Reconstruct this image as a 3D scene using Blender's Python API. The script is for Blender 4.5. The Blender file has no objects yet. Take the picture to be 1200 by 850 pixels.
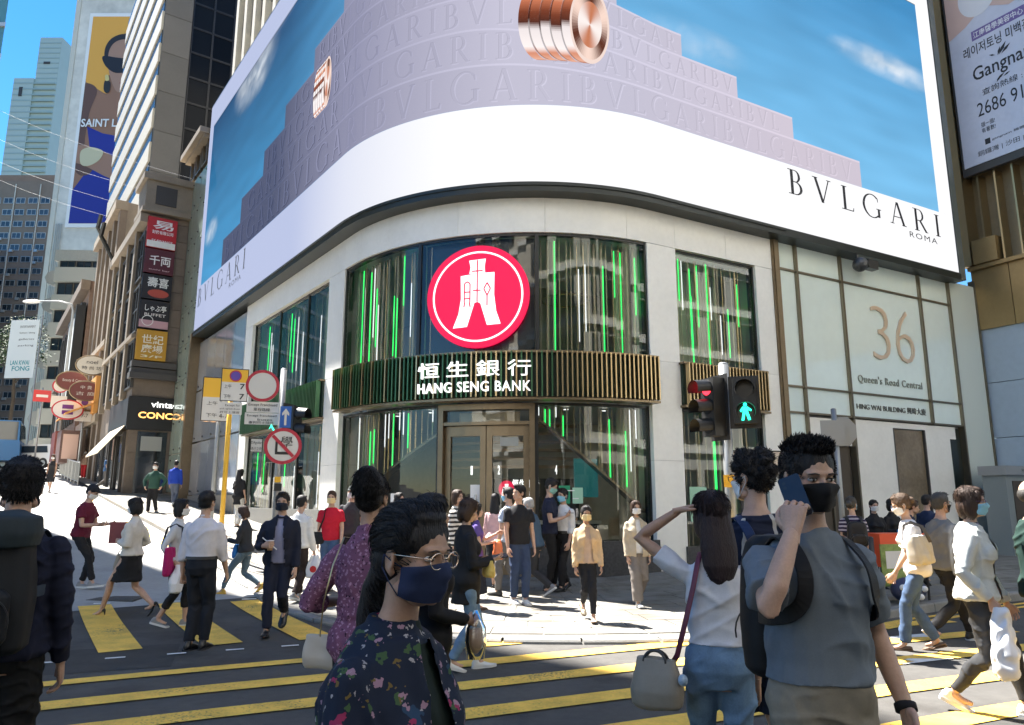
import bpy, bmesh, math, random
import numpy as np
from mathutils import Vector, Matrix, noise
from mathutils.bvhtree import BVHTree
random.seed(7)
rad = math.radians
SC = bpy.context.scene
COL = SC.collection
# ---------------------------------------------------------------- camera, sky, sun, exposure
cd = bpy.data.cameras.new("camera"); cam = bpy.data.objects.new("camera", cd); COL.objects.link(cam)
cam.location = (0, 0, 1.6); cam.rotation_euler = (rad(90 + 10.7), 0, 0)
cd.sensor_width = 36; cd.lens = 36 * 850 / 1200; cd.clip_start = .05; cd.clip_end = 3000
SC.camera = cam
SUN_EL, SUN_AZ = 58.0, -48.0            # azimuth clockwise from +Y
W = bpy.data.worlds.new("World"); SC.world = W; W.use_nodes = True
wn = W.node_tree.nodes; wl = W.node_tree.links
sky = wn.new("ShaderNodeTexSky"); sky.sky_type = 'NISHITA'; sky.sun_disc = False
sky.sun_elevation = rad(SUN_EL); sky.sun_rotation = rad(SUN_AZ); sky.air_density = 1.0; sky.dust_density = 0; sky.ozone_density = 3.5
hsv = wn.new("ShaderNodeHueSaturation"); hsv.inputs["Saturation"].default_value = 1.3; wl.new(sky.outputs[0], hsv.inputs["Color"]); wl.new(hsv.outputs[0], wn["Background"].inputs[0]); wn["Background"].inputs[1].default_value = .05
sd = bpy.data.lights.new("sun", 'SUN'); sd.energy = 5; sd.angle = rad(.5); sd.color = (1, .955, .89)
sun = bpy.data.objects.new("sun", sd); COL.objects.link(sun)
_t = Vector((math.sin(rad(SUN_AZ)) * math.cos(rad(SUN_EL)), math.cos(rad(SUN_AZ)) * math.cos(rad(SUN_EL)), math.sin(rad(SUN_EL))))
sun.rotation_euler = _t.to_track_quat('Z', 'Y').to_euler(); sun.location = (0, 0, 80)
SC.view_settings.view_transform = 'Standard'; SC.view_settings.look = 'None'
SC.view_settings.exposure = 2.4; SC.view_settings.gamma = 1
SC.render.engine = 'CYCLES'
SC.cycles.max_bounces = 7; SC.cycles.diffuse_bounces = 3; SC.cycles.glossy_bounces = 3
SC.cycles.transparent_max_bounces = 12; SC.cycles.transmission_bounces = 4
SC.cycles.caustics_reflective = False; SC.cycles.caustics_refractive = False
SC.cycles.sample_clamp_indirect = 6; SC.cycles.use_denoising = True

# ---------------------------------------------------------------- materials
MATS = {}
def M(key, col=(.5, .5, .5), r=.6, metal=0., var=0., vs=6., bump=0., bs=40., em=None, es=0., rnd=0., stretch=None, spec=None, sub=0., island=0.):
    if key in MATS: return MATS[key]
    m = bpy.data.materials.new(key); MATS[key] = m; m.use_nodes = True
    n = m.node_tree.nodes; l = m.node_tree.links; b = n["Principled BSDF"]
    b.inputs["Base Color"].default_value = (*col, 1); b.inputs["Roughness"].default_value = r; b.inputs["Metallic"].default_value = metal
    if spec is not None: b.inputs["Specular IOR Level"].default_value = spec
    if sub: b.inputs["Subsurface Weight"].default_value = sub; b.inputs["Subsurface Radius"].default_value = (.02, .008, .004); b.inputs["Subsurface Scale"].default_value = .5
    src = None
    if var or bump:
        tc = n.new("ShaderNodeTexCoord"); mp = n.new("ShaderNodeMapping"); l.new(tc.outputs["Object"], mp.inputs[0])
        if stretch: mp.inputs["Scale"].default_value = stretch
    if var:
        t = n.new("ShaderNodeTexNoise"); t.inputs["Scale"].default_value = vs; t.inputs["Detail"].default_value = 6; l.new(mp.outputs[0], t.inputs[0])
        t2 = n.new("ShaderNodeTexNoise"); t2.inputs["Scale"].default_value = vs * 9; t2.inputs["Detail"].default_value = 3; l.new(mp.outputs[0], t2.inputs[0])
        ad = n.new("ShaderNodeMath"); ad.operation = 'MULTIPLY_ADD'; l.new(t2.outputs[0], ad.inputs[0]); ad.inputs[1].default_value = .5; l.new(t.outputs[0], ad.inputs[2])
        mr = n.new("ShaderNodeMapRange"); mr.inputs[1].default_value = .45; mr.inputs[2].default_value = 1.05
        mr.inputs[3].default_value = 1 - var; mr.inputs[4].default_value = 1 + var; l.new(ad.outputs[0], mr.inputs[0]); src = mr.outputs[0]
    if rnd:
        oi = n.new("ShaderNodeObjectInfo"); mr = n.new("ShaderNodeMapRange"); mr.inputs[3].default_value = 1 - rnd; mr.inputs[4].default_value = 1 + rnd
        l.new(oi.outputs["Random"], mr.inputs[0])
        if src:
            mu = n.new("ShaderNodeMath"); mu.operation = 'MULTIPLY'; l.new(src, mu.inputs[0]); l.new(mr.outputs[0], mu.inputs[1]); src = mu.outputs[0]
        else: src = mr.outputs[0]
    if island:
        ge = n.new("ShaderNodeNewGeometry"); mr = n.new("ShaderNodeMapRange"); mr.inputs[3].default_value = 1 - island; mr.inputs[4].default_value = 1 + island
        l.new(ge.outputs["Random Per Island"], mr.inputs[0])
        if src:
            mu = n.new("ShaderNodeMath"); mu.operation = 'MULTIPLY'; l.new(src, mu.inputs[0]); l.new(mr.outputs[0], mu.inputs[1]); src = mu.outputs[0]
        else: src = mr.outputs[0]
    if src:
        hs = n.new("ShaderNodeMix"); hs.data_type = 'RGBA'; hs.blend_type = 'MULTIPLY'; hs.inputs[0].default_value = 1
        hs.inputs[6].default_value = (*col, 1); l.new(src, hs.inputs[7]); l.new(hs.outputs[2], b.inputs["Base Color"])
    if bump:
        t = n.new("ShaderNodeTexNoise"); t.inputs["Scale"].default_value = bs; t.inputs["Detail"].default_value = 4; l.new(mp.outputs[0], t.inputs[0])
        bp = n.new("ShaderNodeBump"); bp.inputs["Strength"].default_value = bump; bp.inputs["Distance"].default_value = .01 if bs > 20 else .03
        l.new(t.outputs[0], bp.inputs["Height"]); l.new(bp.outputs[0], b.inputs["Normal"])
    if em is not None:
        b.inputs["Emission Color"].default_value = (*em, 1); b.inputs["Emission Strength"].default_value = es
    return m
def MG(key, tint=(.8, .85, .85), refl=.12, alpha=.85, rough=.0):
    """thin window pane: part see-through, part mirror, more mirror at a glancing angle"""
    if key in MATS: return MATS[key]
    m = bpy.data.materials.new(key); MATS[key] = m; m.use_nodes = True
    n = m.node_tree.nodes; l = m.node_tree.links; n.remove(n["Principled BSDF"]); out = n["Material Output"]
    tr = n.new("ShaderNodeBsdfTransparent"); tr.inputs[0].default_value = (*[c * alpha for c in tint], 1)
    gl = n.new("ShaderNodeBsdfGlossy"); gl.inputs["Roughness"].default_value = rough; gl.inputs[0].default_value = (.95, .97, .96, 1)
    lw = n.new("ShaderNodeFresnel"); lw.inputs[0].default_value = 1.5
    mr = n.new("ShaderNodeMapRange"); mr.inputs[1].default_value = 0; mr.inputs[2].default_value = 1; mr.inputs[3].default_value = refl; mr.inputs[4].default_value = 1
    l.new(lw.outputs[0], mr.inputs[0]); mx = n.new("ShaderNodeMixShader"); l.new(mr.outputs[0], mx.inputs[0])
    l.new(tr.outputs[0], mx.inputs[1]); l.new(gl.outputs[0], mx.inputs[2]); l.new(mx.outputs[0], out.inputs[0])
    return m
def MV(key, strength=1., base=.02):
    """display: colour attribute 'col' as emission"""
    if key in MATS: return MATS[key]
    m = bpy.data.materials.new(key); MATS[key] = m; m.use_nodes = True
    n = m.node_tree.nodes; l = m.node_tree.links; b = n["Principled BSDF"]
    a = n.new("ShaderNodeAttribute"); a.attribute_name = "col"
    b.inputs["Base Color"].default_value = (base, base, base, 1); b.inputs["Roughness"].default_value = .8; b.inputs["Specular IOR Level"].default_value = 0
    l.new(a.outputs[0], b.inputs["Emission Color"]); b.inputs["Emission Strength"].default_value = strength
    return m
def MC(key, r=.5):
    """print: colour attribute 'col' as base colour"""
    if key in MATS: return MATS[key]
    m = bpy.data.materials.new(key); MATS[key] = m; m.use_nodes = True
    n = m.node_tree.nodes; l = m.node_tree.links; b = n["Principled BSDF"]
    a = n.new("ShaderNodeAttribute"); a.attribute_name = "col"; l.new(a.outputs[0], b.inputs["Base Color"]); b.inputs["Roughness"].default_value = r
    return m
def srgb(r, g, b): return tuple(((c / 255 + .055) / 1.055) ** 2.4 if c > 10 else c / 255 / 12.92 for c in (r, g, b))

# ---------------------------------------------------------------- objects
WM = {}
def _reg(o, parent, local=None):
    COL.objects.link(o)
    if parent is not None:
        o.parent = parent
        if local is not None: o.matrix_local = local
        WM[o.name] = WM[parent.name] @ (local if local is not None else Matrix.Identity(4))
    else: WM[o.name] = local if local is not None else Matrix.Identity(4)
    return o
def tag(o, label=None, cat=None, group=None, kind=None):
    if label: o["label"] = label
    if cat: o["category"] = cat
    if group: o["group"] = group
    if kind: o["kind"] = kind
    return o
def thing(name, label, cat, loc=(0, 0, 0), rz=0., group=None):
    o = bpy.data.objects.new(name, None); o.empty_display_size = .2
    m = Matrix.Translation(Vector(loc)) @ Matrix.Rotation(rz, 4, 'Z'); o.matrix_world = m
    COL.objects.link(o); WM[o.name] = m
    return tag(o, label, cat, group)
class MB:
    def __init__(s): s.v = []; s.f = []; s.m = []; s.c = []
    def add(s, vs, fs, mi=0, col=None):
        b = len(s.v); s.v += [tuple(p) for p in vs]; s.f += [tuple(b + i for i in f) for f in fs]; s.m += [mi] * len(fs)
        s.c += [col] * len(vs) if not isinstance(col, list) else col
        return s
    def quad(s, a, b, c, d, mi=0, col=None): return s.add([a, b, c, d], [(0, 1, 2, 3)], mi, col)
    def poly(s, pts, mi=0, col=None): return s.add(pts, [tuple(range(len(pts)))], mi, col)
    def hexa(s, p, mi=0):   # p: 8 points, bottom 4 ccw then top 4
        return s.add(p, [(3, 2, 1, 0), (4, 5, 6, 7), (0, 1, 5, 4), (1, 2, 6, 5), (2, 3, 7, 6), (3, 0, 4, 7)], mi)
    def box(s, x0, x1, y0, y1, z0, z1, mi=0, mat=None):
        p = [Vector(q) for q in ((x0, y0, z0), (x1, y0, z0), (x1, y1, z0), (x0, y1, z0), (x0, y0, z1), (x1, y0, z1), (x1, y1, z1), (x0, y1, z1))]
        if mat is not None: p = [mat @ q for q in p]
        return s.hexa(p, mi)
    def prism(s, poly, z0, z1, mi=0):
        n = len(poly); v = [(p[0], p[1], z0) for p in poly] + [(p[0], p[1], z1) for p in poly]
        return s.add(v, [tuple(range(n - 1, -1, -1)), tuple(range(n, 2 * n))] + [(i, (i + 1) % n, n + (i + 1) % n, n + i) for i in range(n)], mi)
    def loft(s, rings, mi=0, cap=True):
        n = len(rings[0]); v = [p for r in rings for p in r]; f = []
        for k in range(len(rings) - 1):
            for i in range(n): f.append((k * n + i, k * n + (i + 1) % n, (k + 1) * n + (i + 1) % n, (k + 1) * n + i))
        if cap: f += [tuple(range(n - 1, -1, -1)), tuple((len(rings) - 1) * n + i for i in range(n))]
        return s.add(v, f, mi)
    def tube(s, pts, r, n=8, mi=0, flat=1., cap=True):
        pts = [Vector(p) for p in pts]; rs = r if isinstance(r, (list, tuple)) else [r] * len(pts); rings = []; up = None
        for k, p in enumerate(pts):
            t = (pts[min(k + 1, len(pts) - 1)] - pts[max(k - 1, 0)]).normalized()
            if up is None: up = Vector((0, 0, 1)) if abs(t.z) < .9 else Vector((0, 1, 0))
            a = t.cross(up)
            if a.length < 1e-4: a = t.orthogonal()
            a.normalize(); b = a.cross(t).normalized(); up = b
            rings.append([p + a * math.cos(6.28318 * i / n) * rs[k] + b * math.sin(6.28318 * i / n) * rs[k] * flat for i in range(n)])
        return s.loft(rings, mi, cap)
    def ball(s, c, rx, ry=None, rz=None, nu=12, nv=8, mi=0, R=None):
        ry = rx if ry is None else ry; rz = rx if rz is None else rz; c = Vector(c); v = []; f = []
        for j in range(1, nv):
            t = math.pi * j / nv
            for i in range(nu):
                a = 6.2831853 * i / nu; q = Vector((rx * math.sin(t) * math.cos(a), ry * math.sin(t) * math.sin(a), rz * math.cos(t)))
                v.append(c + (R @ q if R is not None else q))
        top = len(v); v.append(c + (R @ Vector((0, 0, rz)) if R is not None else Vector((0, 0, rz)))); v.append(c - (R @ Vector((0, 0, rz)) if R is not None else Vector((0, 0, rz))))
        for j in range(nv - 2):
            for i in range(nu): f.append((j * nu + i, (j + 1) * nu + i, (j + 1) * nu + (i + 1) % nu, j * nu + (i + 1) % nu))
        for i in range(nu): f.append((top, i, (i + 1) % nu)); f.append((top + 1, (nv - 2) * nu + (i + 1) % nu, (nv - 2) * nu + i))
        return s.add(v, f, mi)
    def disc(s, c, ax, ay, r, n=32, mi=0, col=None):
        c = Vector(c); ax = Vector(ax); ay = Vector(ay)
        return s.poly([c + ax * math.cos(6.28318 * i / n) * r + ay * math.sin(6.28318 * i / n) * r for i in range(n)], mi, col)
    def ring(s, c, ax, ay, r0, r1, n=40, mi=0, col=None):
        c = Vector(c); ax = Vector(ax); ay = Vector(ay)
        v = [c + (ax * math.cos(6.28318 * i / n) + ay * math.sin(6.28318 * i / n)) * r for r in (r0, r1) for i in range(n)]
        return s.add(v, [(i, n + i, n + (i + 1) % n, (i + 1) % n) for i in range(n)], mi, col)
    def mesh(s, name, mats, inv=None, smooth=False):
        me = bpy.data.meshes.new(name); vs = s.v
        if inv is not None: vs = [inv @ Vector(p) for p in vs]
        me.from_pydata([tuple(p) for p in vs], [], s.f)
        for m in (mats if isinstance(mats, (list, tuple)) else [mats]): me.materials.append(m)
        if any(s.m): me.polygons.foreach_set("material_index", s.m)
        if any(c is not None for c in s.c):
            a = me.color_attributes.new("col", 'FLOAT_COLOR', 'POINT')
            a.data.foreach_set("color", np.array([(*(c or (1, 1, 1)), 1) for c in s.c], dtype=np.float32).ravel())
        if smooth: me.polygons.foreach_set("use_smooth", [True] * len(me.polygons))
        me.update(); return me
    def build(s, name, mats, parent=None, label=None, smooth=False):
        inv = WM[parent.name].inverted() if parent is not None else None
        o = bpy.data.objects.new(name, s.mesh(name, mats, inv, smooth)); _reg(o, parent)
        if label: o["label"] = label
        return o
def inst(name, me, parent, mw):
    o = bpy.data.objects.new(name, me); return _reg(o, parent, WM[parent.name].inverted() @ mw)
def frame_at(o, x, y, z=(0, 0, 1)):
    x = Vector(x); y = Vector(y); z = Vector(z); m = Matrix.Identity(4)
    for i, a in enumerate((x, y, z)):
        for j in range(3): m[j][i] = a[j]
    m.translation = Vector(o); return m

# ---------------------------------------------------------------- text
_tx = {}
def text_geo(body, ext=0., bold=0., spacing=1.):
    k = (body, ext, bold, spacing)
    if k in _tx: return _tx[k]
    c = bpy.data.curves.new("txt", 'FONT'); c.body = body; c.extrude = ext; c.offset = bold; c.space_character = spacing; c.resolution_u = 3
    o = bpy.data.objects.new("txt", c); COL.objects.link(o); dg = bpy.context.evaluated_depsgraph_get()
    me = bpy.data.meshes.new_from_object(o.evaluated_get(dg)); bpy.data.objects.remove(o)
    v = np.array([q.co[:] for q in me.vertices]); f = [tuple(p.vertices) for p in me.polygons]; bpy.data.meshes.remove(me)
    lo = v[:, :2].min(0); hi = v[:, :2].max(0); v[:, :2] = (v[:, :2] - lo) / (hi - lo); asp = (hi - lo)[0] / (hi - lo)[1]
    _tx[k] = (v, f, asp); return _tx[k]
def put_text(mb, body, fn, x0, x1, z0, z1, depth=.0, bold=0., mi=0, col=None, spacing=1.):
    """fn(x, z, o) -> world point; text fills the box x0..x1, z0..z1"""
    v, f, a = text_geo(body, .01 if depth else 0., bold, spacing); pts = []
    for p in v: pts.append(fn(x0 + (x1 - x0) * p[0], z0 + (z1 - z0) * p[1], (p[2] / .01 * depth / 2 + depth / 2) if depth else 0.))
    mb.add(pts, f, mi, col)
def bx(w, e, n, s): return w, e, n, s
# serif capitals as strokes in a unit-height cell: lists of polygons
def _arc(cx, cz, rx, rz, a0, a1, wx, wz, n=14):
    o = []
    for k in range(n):
        q = []
        for a, ins in ((a0 + (a1 - a0) * k / n, 0), (a0 + (a1 - a0) * (k + 1) / n, 0), (a0 + (a1 - a0) * (k + 1) / n, 1), (a0 + (a1 - a0) * k / n, 1)):
            c, s_ = math.cos(rad(a)), math.sin(rad(a)); q.append((cx + (rx - ins * wx) * c, cz + (rz - ins * wz) * s_))
        o.append(q)
    return o
def _st(x0, z0, x1, z1, w): return [(x0 - w / 2, z0), (x0 + w / 2, z0), (x1 + w / 2, z1), (x1 - w / 2, z1)]
def _sf(x, z, w, t=.035): return [(x - w / 2, z), (x + w / 2, z), (x + w / 2, z + t), (x - w / 2, z + t)]
GL = {
 'B': (.62, [_st(.16, 0, .16, 1, .12), _sf(.1, 0, .2), _sf(.1, .965, .2), [(.16, .965), (.3, .965), (.3, 1), (.16, 1)], [(.16, .5), (.3, .5), (.3, .54), (.16, .54)], [(.16, 0), (.3, 0), (.3, .035), (.16, .035)]] + _arc(.3, .75, .22, .25, -90, 90, .1, .04) + _arc(.3, .27, .29, .27, -90, 90, .11, .04)),
 'V': (.86, [_st(.43, 0, .14, 1, .12), _st(.43, 0, .74, 1, .05), _sf(.13, .965, .24), _sf(.74, .965, .2)]),
 'L': (.58, [_st(.16, 0, .16, 1, .12), _sf(.1, 0, .2), _sf(.16, .965, .26), [(.16, 0), (.54, 0), (.54, .04), (.16, .04)], [(.51, 0), (.56, 0), (.58, .16), (.55, .16)]]),
 'G': (.9, _arc(.48, .5, .46, .52, 48, 312, .11, .045, 26) + [_st(.8, .06, .8, .42, .11), _sf(.8, .4, .24), [(.74, .86), (.79, .88), (.8, .72), (.77, .72)]]),
 'A': (.86, [_st(.14, 0, .43, 1, .05), _st(.74, 0, .45, 1, .12), _sf(.13, 0, .2), _sf(.75, 0, .24), [(.24, .32), (.64, .32), (.64, .36), (.24, .36)]]),
 'R': (.74, [_st(.16, 0, .16, 1, .12), _sf(.16, 0, .26), _sf(.1, .965, .2), [(.16, .965), (.32, .965), (.32, 1), (.16, 1)], [(.16, .46), (.32, .46), (.32, .5), (.16, .5)], _st(.66, 0, .34, .5, .12), _sf(.68, 0, .16)] + _arc(.32, .73, .25, .27, -90, 90, .1, .04)),
 'I': (.32, [_st(.16, 0, .16, 1, .12), _sf(.16, 0, .26), _sf(.16, .965, .26)])}
def put_serif(mb, word, fn, x0, x1, z0, h, col=None, mi=0, gap=.3, thin=1., ob=0., cf=None):
    ws = [GL[c][0] for c in word]; tot = sum(ws) + gap * (len(word) - 1); k = (x1 - x0) / tot; x = x0; e = 0
    for c, w in zip(word, ws):
        for pl in GL[c][1]:
            e += 1; pts = [fn(x + px * k, z0 + pz * h, ob + .0006 * (e % 7)) for px, pz in pl]
            mb.poly(pts, mi, col if cf is None else cf(x))
        x += (w + gap) * k

# ---------------------------------------------------------------- plan of the corner: two straight fronts joined by a round corner
EL = Vector((-.594, .804, 0)).normalized(); ER = Vector((.874, .486, 0)).normalized()
C0 = Vector((-1.17, 12.74, 0)); R0 = 5.8
_half = math.acos(EL.dot(ER)) / 2; BIS = (EL + ER).normalized(); CEN = C0 + BIS * (R0 / math.sin(_half)); LH = R0 * (math.pi - 2 * _half) / 2
NL = Vector((-EL.y, EL.x, 0)); NL = NL if NL.dot(BIS) < 0 else -NL
NR = Vector((-ER.y, ER.x, 0)); NR = NR if NR.dot(BIS) < 0 else -NR
_am = math.atan2(-BIS.y, -BIS.x)
def P(s, z=0., o=0.):
    if s > LH: p = CEN + NR * (R0 + o) + ER * (s - LH)
    elif s < -LH: p = CEN + NL * (R0 + o) + EL * (-s - LH)
    else:
        a = _am + s / R0; p = CEN + Vector((math.cos(a), math.sin(a), 0)) * (R0 + o)
    return Vector((p.x, p.y, z))
def PT(s):  # tangent (towards +s), outward normal
    a = P(s + .01) - P(s - .01); a.normalize(); return a, Vector((a.y, -a.x, 0))
def PM(s, z, o):
    t, n = PT(s); return frame_at(P(s, z, o), t, -n)
def srange(s0, s1, st=.3):
    br = [s0, s1] + [b for b in (-LH, LH) if s0 < b < s1]
    a, b = max(s0, -LH), min(s1, LH)
    if b > a:
        n = max(1, int((b - a) / st)); br += [a + (b - a) * k / n for k in range(n + 1)]
    br = sorted(br); out = [br[0]]
    for q in br[1:]:
        if q - out[-1] > .004: out.append(q)
    return out
def pbox(mb, s0, s1, z0, z1, oin, oout, mi=0, st=.3):
    r = srange(s0, s1, st); mb.loft([[P(s, z0, oin), P(s, z1, oin), P(s, z1, oout), P(s, z0, oout)] for s in r], mi); return mb
def psheet(mb, s0, s1, z0, z1, o, mi=0, st=.3, col=None):
    r = srange(s0, s1, st); b = []
    for s in r: b += [P(s, z0, o), P(s, z1, o)]
    mb.add(b, [(2 * k, 2 * k + 2, 2 * k + 3, 2 * k + 1) for k in range(len(r) - 1)], mi, col); return mb
def gh(x, y):
    q = -.594 * x + .804 * y; q = min(q, 110); t = q - 11.5; return .039 * (t + math.sqrt(t * t + 1.5))
def ST(a, b, z=0.):   # street frame: a metres up the side street beyond the screen's end, b metres out from its line
    p = Vector((-12.77, 28.43, 0)) + EL * a + NL * b; return Vector((p.x, p.y, z))
# ---------------------------------------------------------------- ground, road, pavement, markings
m_asph = M("asphalt", (.074, .070, .064), .85, var=.32, vs=1.2, bump=.5, bs=160)
m_asph2 = M("far_asphalt", (.11, .108, .105), .9, var=.2, vs=.6)
m_pave = M("pavement_bed", (.15, .145, .13), .9, var=.2, vs=2)
m_slab = M("paving_slab", (.20, .188, .165), .8, var=.14, vs=3, bump=.25, bs=60, island=.09)
m_kerb = M("kerb_concrete", (.24, .235, .22), .85, var=.2, vs=5, bump=.4, bs=50, rnd=.1)
m_yel = M("yellow_road_paint", (.88, .54, .085), .7, var=.25, vs=4, bump=.35, bs=120)
def worn(m, under):   # patches where the paint has rubbed off
    n = m.node_tree.nodes; l = m.node_tree.links; b = n["Principled BSDF"]; src = b.inputs["Base Color"].links[0].from_socket; g_ = n.new("ShaderNodeNewGeometry")
    a = n.new("ShaderNodeTexNoise"); a.inputs["Scale"].default_value = 1.1; a.inputs["Detail"].default_value = 3; c = n.new("ShaderNodeTexNoise"); c.inputs["Scale"].default_value = 45; c.inputs["Detail"].default_value = 5
    for q in (a, c): l.new(g_.outputs["Position"], q.inputs[0])
    s_ = n.new("ShaderNodeMath"); s_.operation = 'MULTIPLY_ADD'; l.new(a.outputs[0], s_.inputs[0]); s_.inputs[1].default_value = .9; l.new(c.outputs[0], s_.inputs[2])
    r = n.new("ShaderNodeMapRange"); r.inputs[1].default_value = 1.09; r.inputs[2].default_value = 1.25; l.new(s_.outputs[0], r.inputs[0])
    x = n.new("ShaderNodeMix"); x.data_type = 'RGBA'; l.new(r.outputs[0], x.inputs[0]); l.new(src, x.inputs[6]); x.inputs[7].default_value = (*under, 1); l.new(x.outputs[2], b.inputs["Base Color"])
worn(m_yel, (.10, .085, .06))
def stained(m, dark, sc, lo, hi):
    n = m.node_tree.nodes; l = m.node_tree.links; b = n["Principled BSDF"]; src = b.inputs["Base Color"].links[0].from_socket; g_ = n.new("ShaderNodeNewGeometry")
    a = n.new("ShaderNodeTexNoise"); a.inputs["Scale"].default_value = sc; a.inputs["Detail"].default_value = 7; a.inputs["Roughness"].default_value = .62; l.new(g_.outputs["Position"], a.inputs[0])
    r = n.new("ShaderNodeMapRange"); r.inputs[1].default_value = lo; r.inputs[2].default_value = hi; l.new(a.outputs[0], r.inputs[0])
    x = n.new("ShaderNodeMix"); x.data_type = 'RGBA'; x.blend_type = 'MULTIPLY'; l.new(r.outputs[0], x.inputs[0]); l.new(src, x.inputs[6]); x.inputs[7].default_value = (*dark, 1); l.new(x.outputs[2], b.inputs["Base Color"])
stained(m_asph, (.62, .6, .58), .8, .5, .66); stained(m_slab, (.7, .66, .6), 1.4, .48, .62)
m_wht = M("white_road_paint", (.75, .74, .7), .7, var=.18, vs=5)
EQ = Vector((-.594, .804, 0)); EP = Vector((.804, .594, 0))
qs = [-700, -300, -120, -60, -30, -15, -6] + list(np.arange(-2, 16, .5)) + [18, 24, 40, 70, 109, 111, 200, 400, 900]
ps = [-900, -300, -120, -60, -30, -15, -8, -4, 0, 4, 8, 15, 30, 60, 120, 300, 900]
def gpt(x, y, e=0.): return Vector((x, y, gh(x, y) + e))
g = MB(); vv = []
for q in qs:
    for p in ps: w = EQ * q + EP * p; vv.append(gpt(w.x, w.y))
g.add(vv, [(i * len(ps) + j + 1, i * len(ps) + j, (i + 1) * len(ps) + j, (i + 1) * len(ps) + j + 1) for i in range(len(qs) - 1) for j in range(len(ps) - 1)])
tag(g.build("road", m_asph), kind="structure")
# pavement: from the fronts out to the kerb
KO = [(-45, 2.4), (-6, 2.4), (-4.5, 2.5), (-3.2, 2.7), (-2, 3.3), (-1, 4.3), (-.3, 5.1), (.3, 5.65), (.9, 5.9), (1.6, 5.95), (2.3, 5.9), (3, 5.5), (3.8, 5.15), (5, 5.05), (40, 5.05)]
def ko(s):
    for (a, b), (c, d) in zip(KO, KO[1:]):
        if a <= s <= c: return b + (d - b) * (s - a) / (c - a)
def ph(s):
    t = max(0, min(1, max((-3.0 - s) / 2.5, (s - 2.6) / 1.6))); return .045 + .08 * t
sg = [-45, -38, -32, -27, -23] + list(np.arange(-20, -6, 1.)) + list(np.arange(-6, 6, .3)) + [6, 7, 8, 10, 13, 17, 22, 30, 40]
pv = MB(); vv = []; NO = 7
for s in sg:
    for k in range(NO):
        o = -1.6 + (ko(s) - .16 + 1.6) * k / (NO - 1); w = P(s, 0, o); vv.append(gpt(w.x, w.y, ph(s) - .006))
pv.add(vv, [(i * NO + k, i * NO + k + 1, (i + 1) * NO + k + 1, (i + 1) * NO + k) for i in range(len(sg) - 1) for k in range(NO - 1)])
pave = tag(pv.build("pavement", m_pave), kind="structure")
sl = MB(); o0 = -.3; row = 0
while o0 < 5.9:
    s = -30 + (row % 2) * .3
    while s < 20:
        o1 = o0 + .44; w_ = .6 * (R0 + max(0, 0)) / (R0 + o0) if abs(s) < LH else .6
        if o1 < min(ko(s), ko(s + w_)) - .17:
            pts = [(s + .006, o0 + .006), (s + w_ - .006, o0 + .006), (s + w_ - .006, o1 - .006), (s + .006, o1 - .006)]
            j = random.uniform(0, .0025); t = []
            for a, b in pts: w = P(a, 0, b); t.append(gpt(w.x, w.y, ph(a) + j + .002))
            bt = [p - Vector((0, 0, .012)) for p in t]
            sl.add(t + bt, [(3, 2, 1, 0), (0, 1, 5, 4), (1, 2, 6, 5), (2, 3, 7, 6), (3, 0, 4, 7)])
        s += w_
    o0 += .45; row += 1
tag(sl.build("paving_slabs", m_slab, pave), kind="stuff")
s = -24.
while s < 18:
    st = .9 if abs(s) > LH else .9 * R0 / (R0 + ko(s)); e = s + st
    k = MB(); rg = []
    for a in (s + .008, (s + e) / 2, e - .008):
        w0 = P(a, 0, ko(a) - .16); w1 = P(a, 0, ko(a)); hh = ph(a)
        rg.append([gpt(w0.x, w0.y, -.05), gpt(w0.x, w0.y, hh), gpt(w1.x * .9 + w0.x * .1, w1.y * .9 + w0.y * .1, hh), gpt(w1.x, w1.y, hh - .02), gpt(w1.x, w1.y, -.05)])
    k.loft(rg); k.build("kerb_stone", m_kerb, pave); s = e
# concrete carriageway of the side street
m_conc = M("concrete_road", (.36, .35, .33), .85, var=.16, vs=1.5, bump=.3, bs=80)
cq = [12.1] + list(np.arange(12.5, 16.1, .5)) + [18, 24, 40, 70, 109]; cp = [-40, -20, -12, -8, -6, -4, -2, 0, 2, 4, 6]
mb = MB(); vv = []
for q in cq:
    for k in range(12):
        kerb = P(-LH - max(0, 1), 0, 0); lim = (CEN + NL * (R0 + 2.35)).dot(EP)
        if q < 18: # follow the rounded kerb
            best = lim
            for s_ in np.arange(-8, 1, .15):
                w = P(s_, 0, ko(s_))
                if abs(w.dot(EQ) - q) < .14: best = min(best, w.dot(EP))
            lim = best
        p = -34 + (lim + .02 + 34) * k / 11; w = EQ * q + EP * p; vv.append(gpt(w.x, w.y, .004))
mb.add(vv, [(i * 12 + k + 1, i * 12 + k, (i + 1) * 12 + k, (i + 1) * 12 + k + 1) for i in range(len(cq) - 1) for k in range(11)])
tag(mb.build("concrete_road", m_conc), kind="structure")
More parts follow.
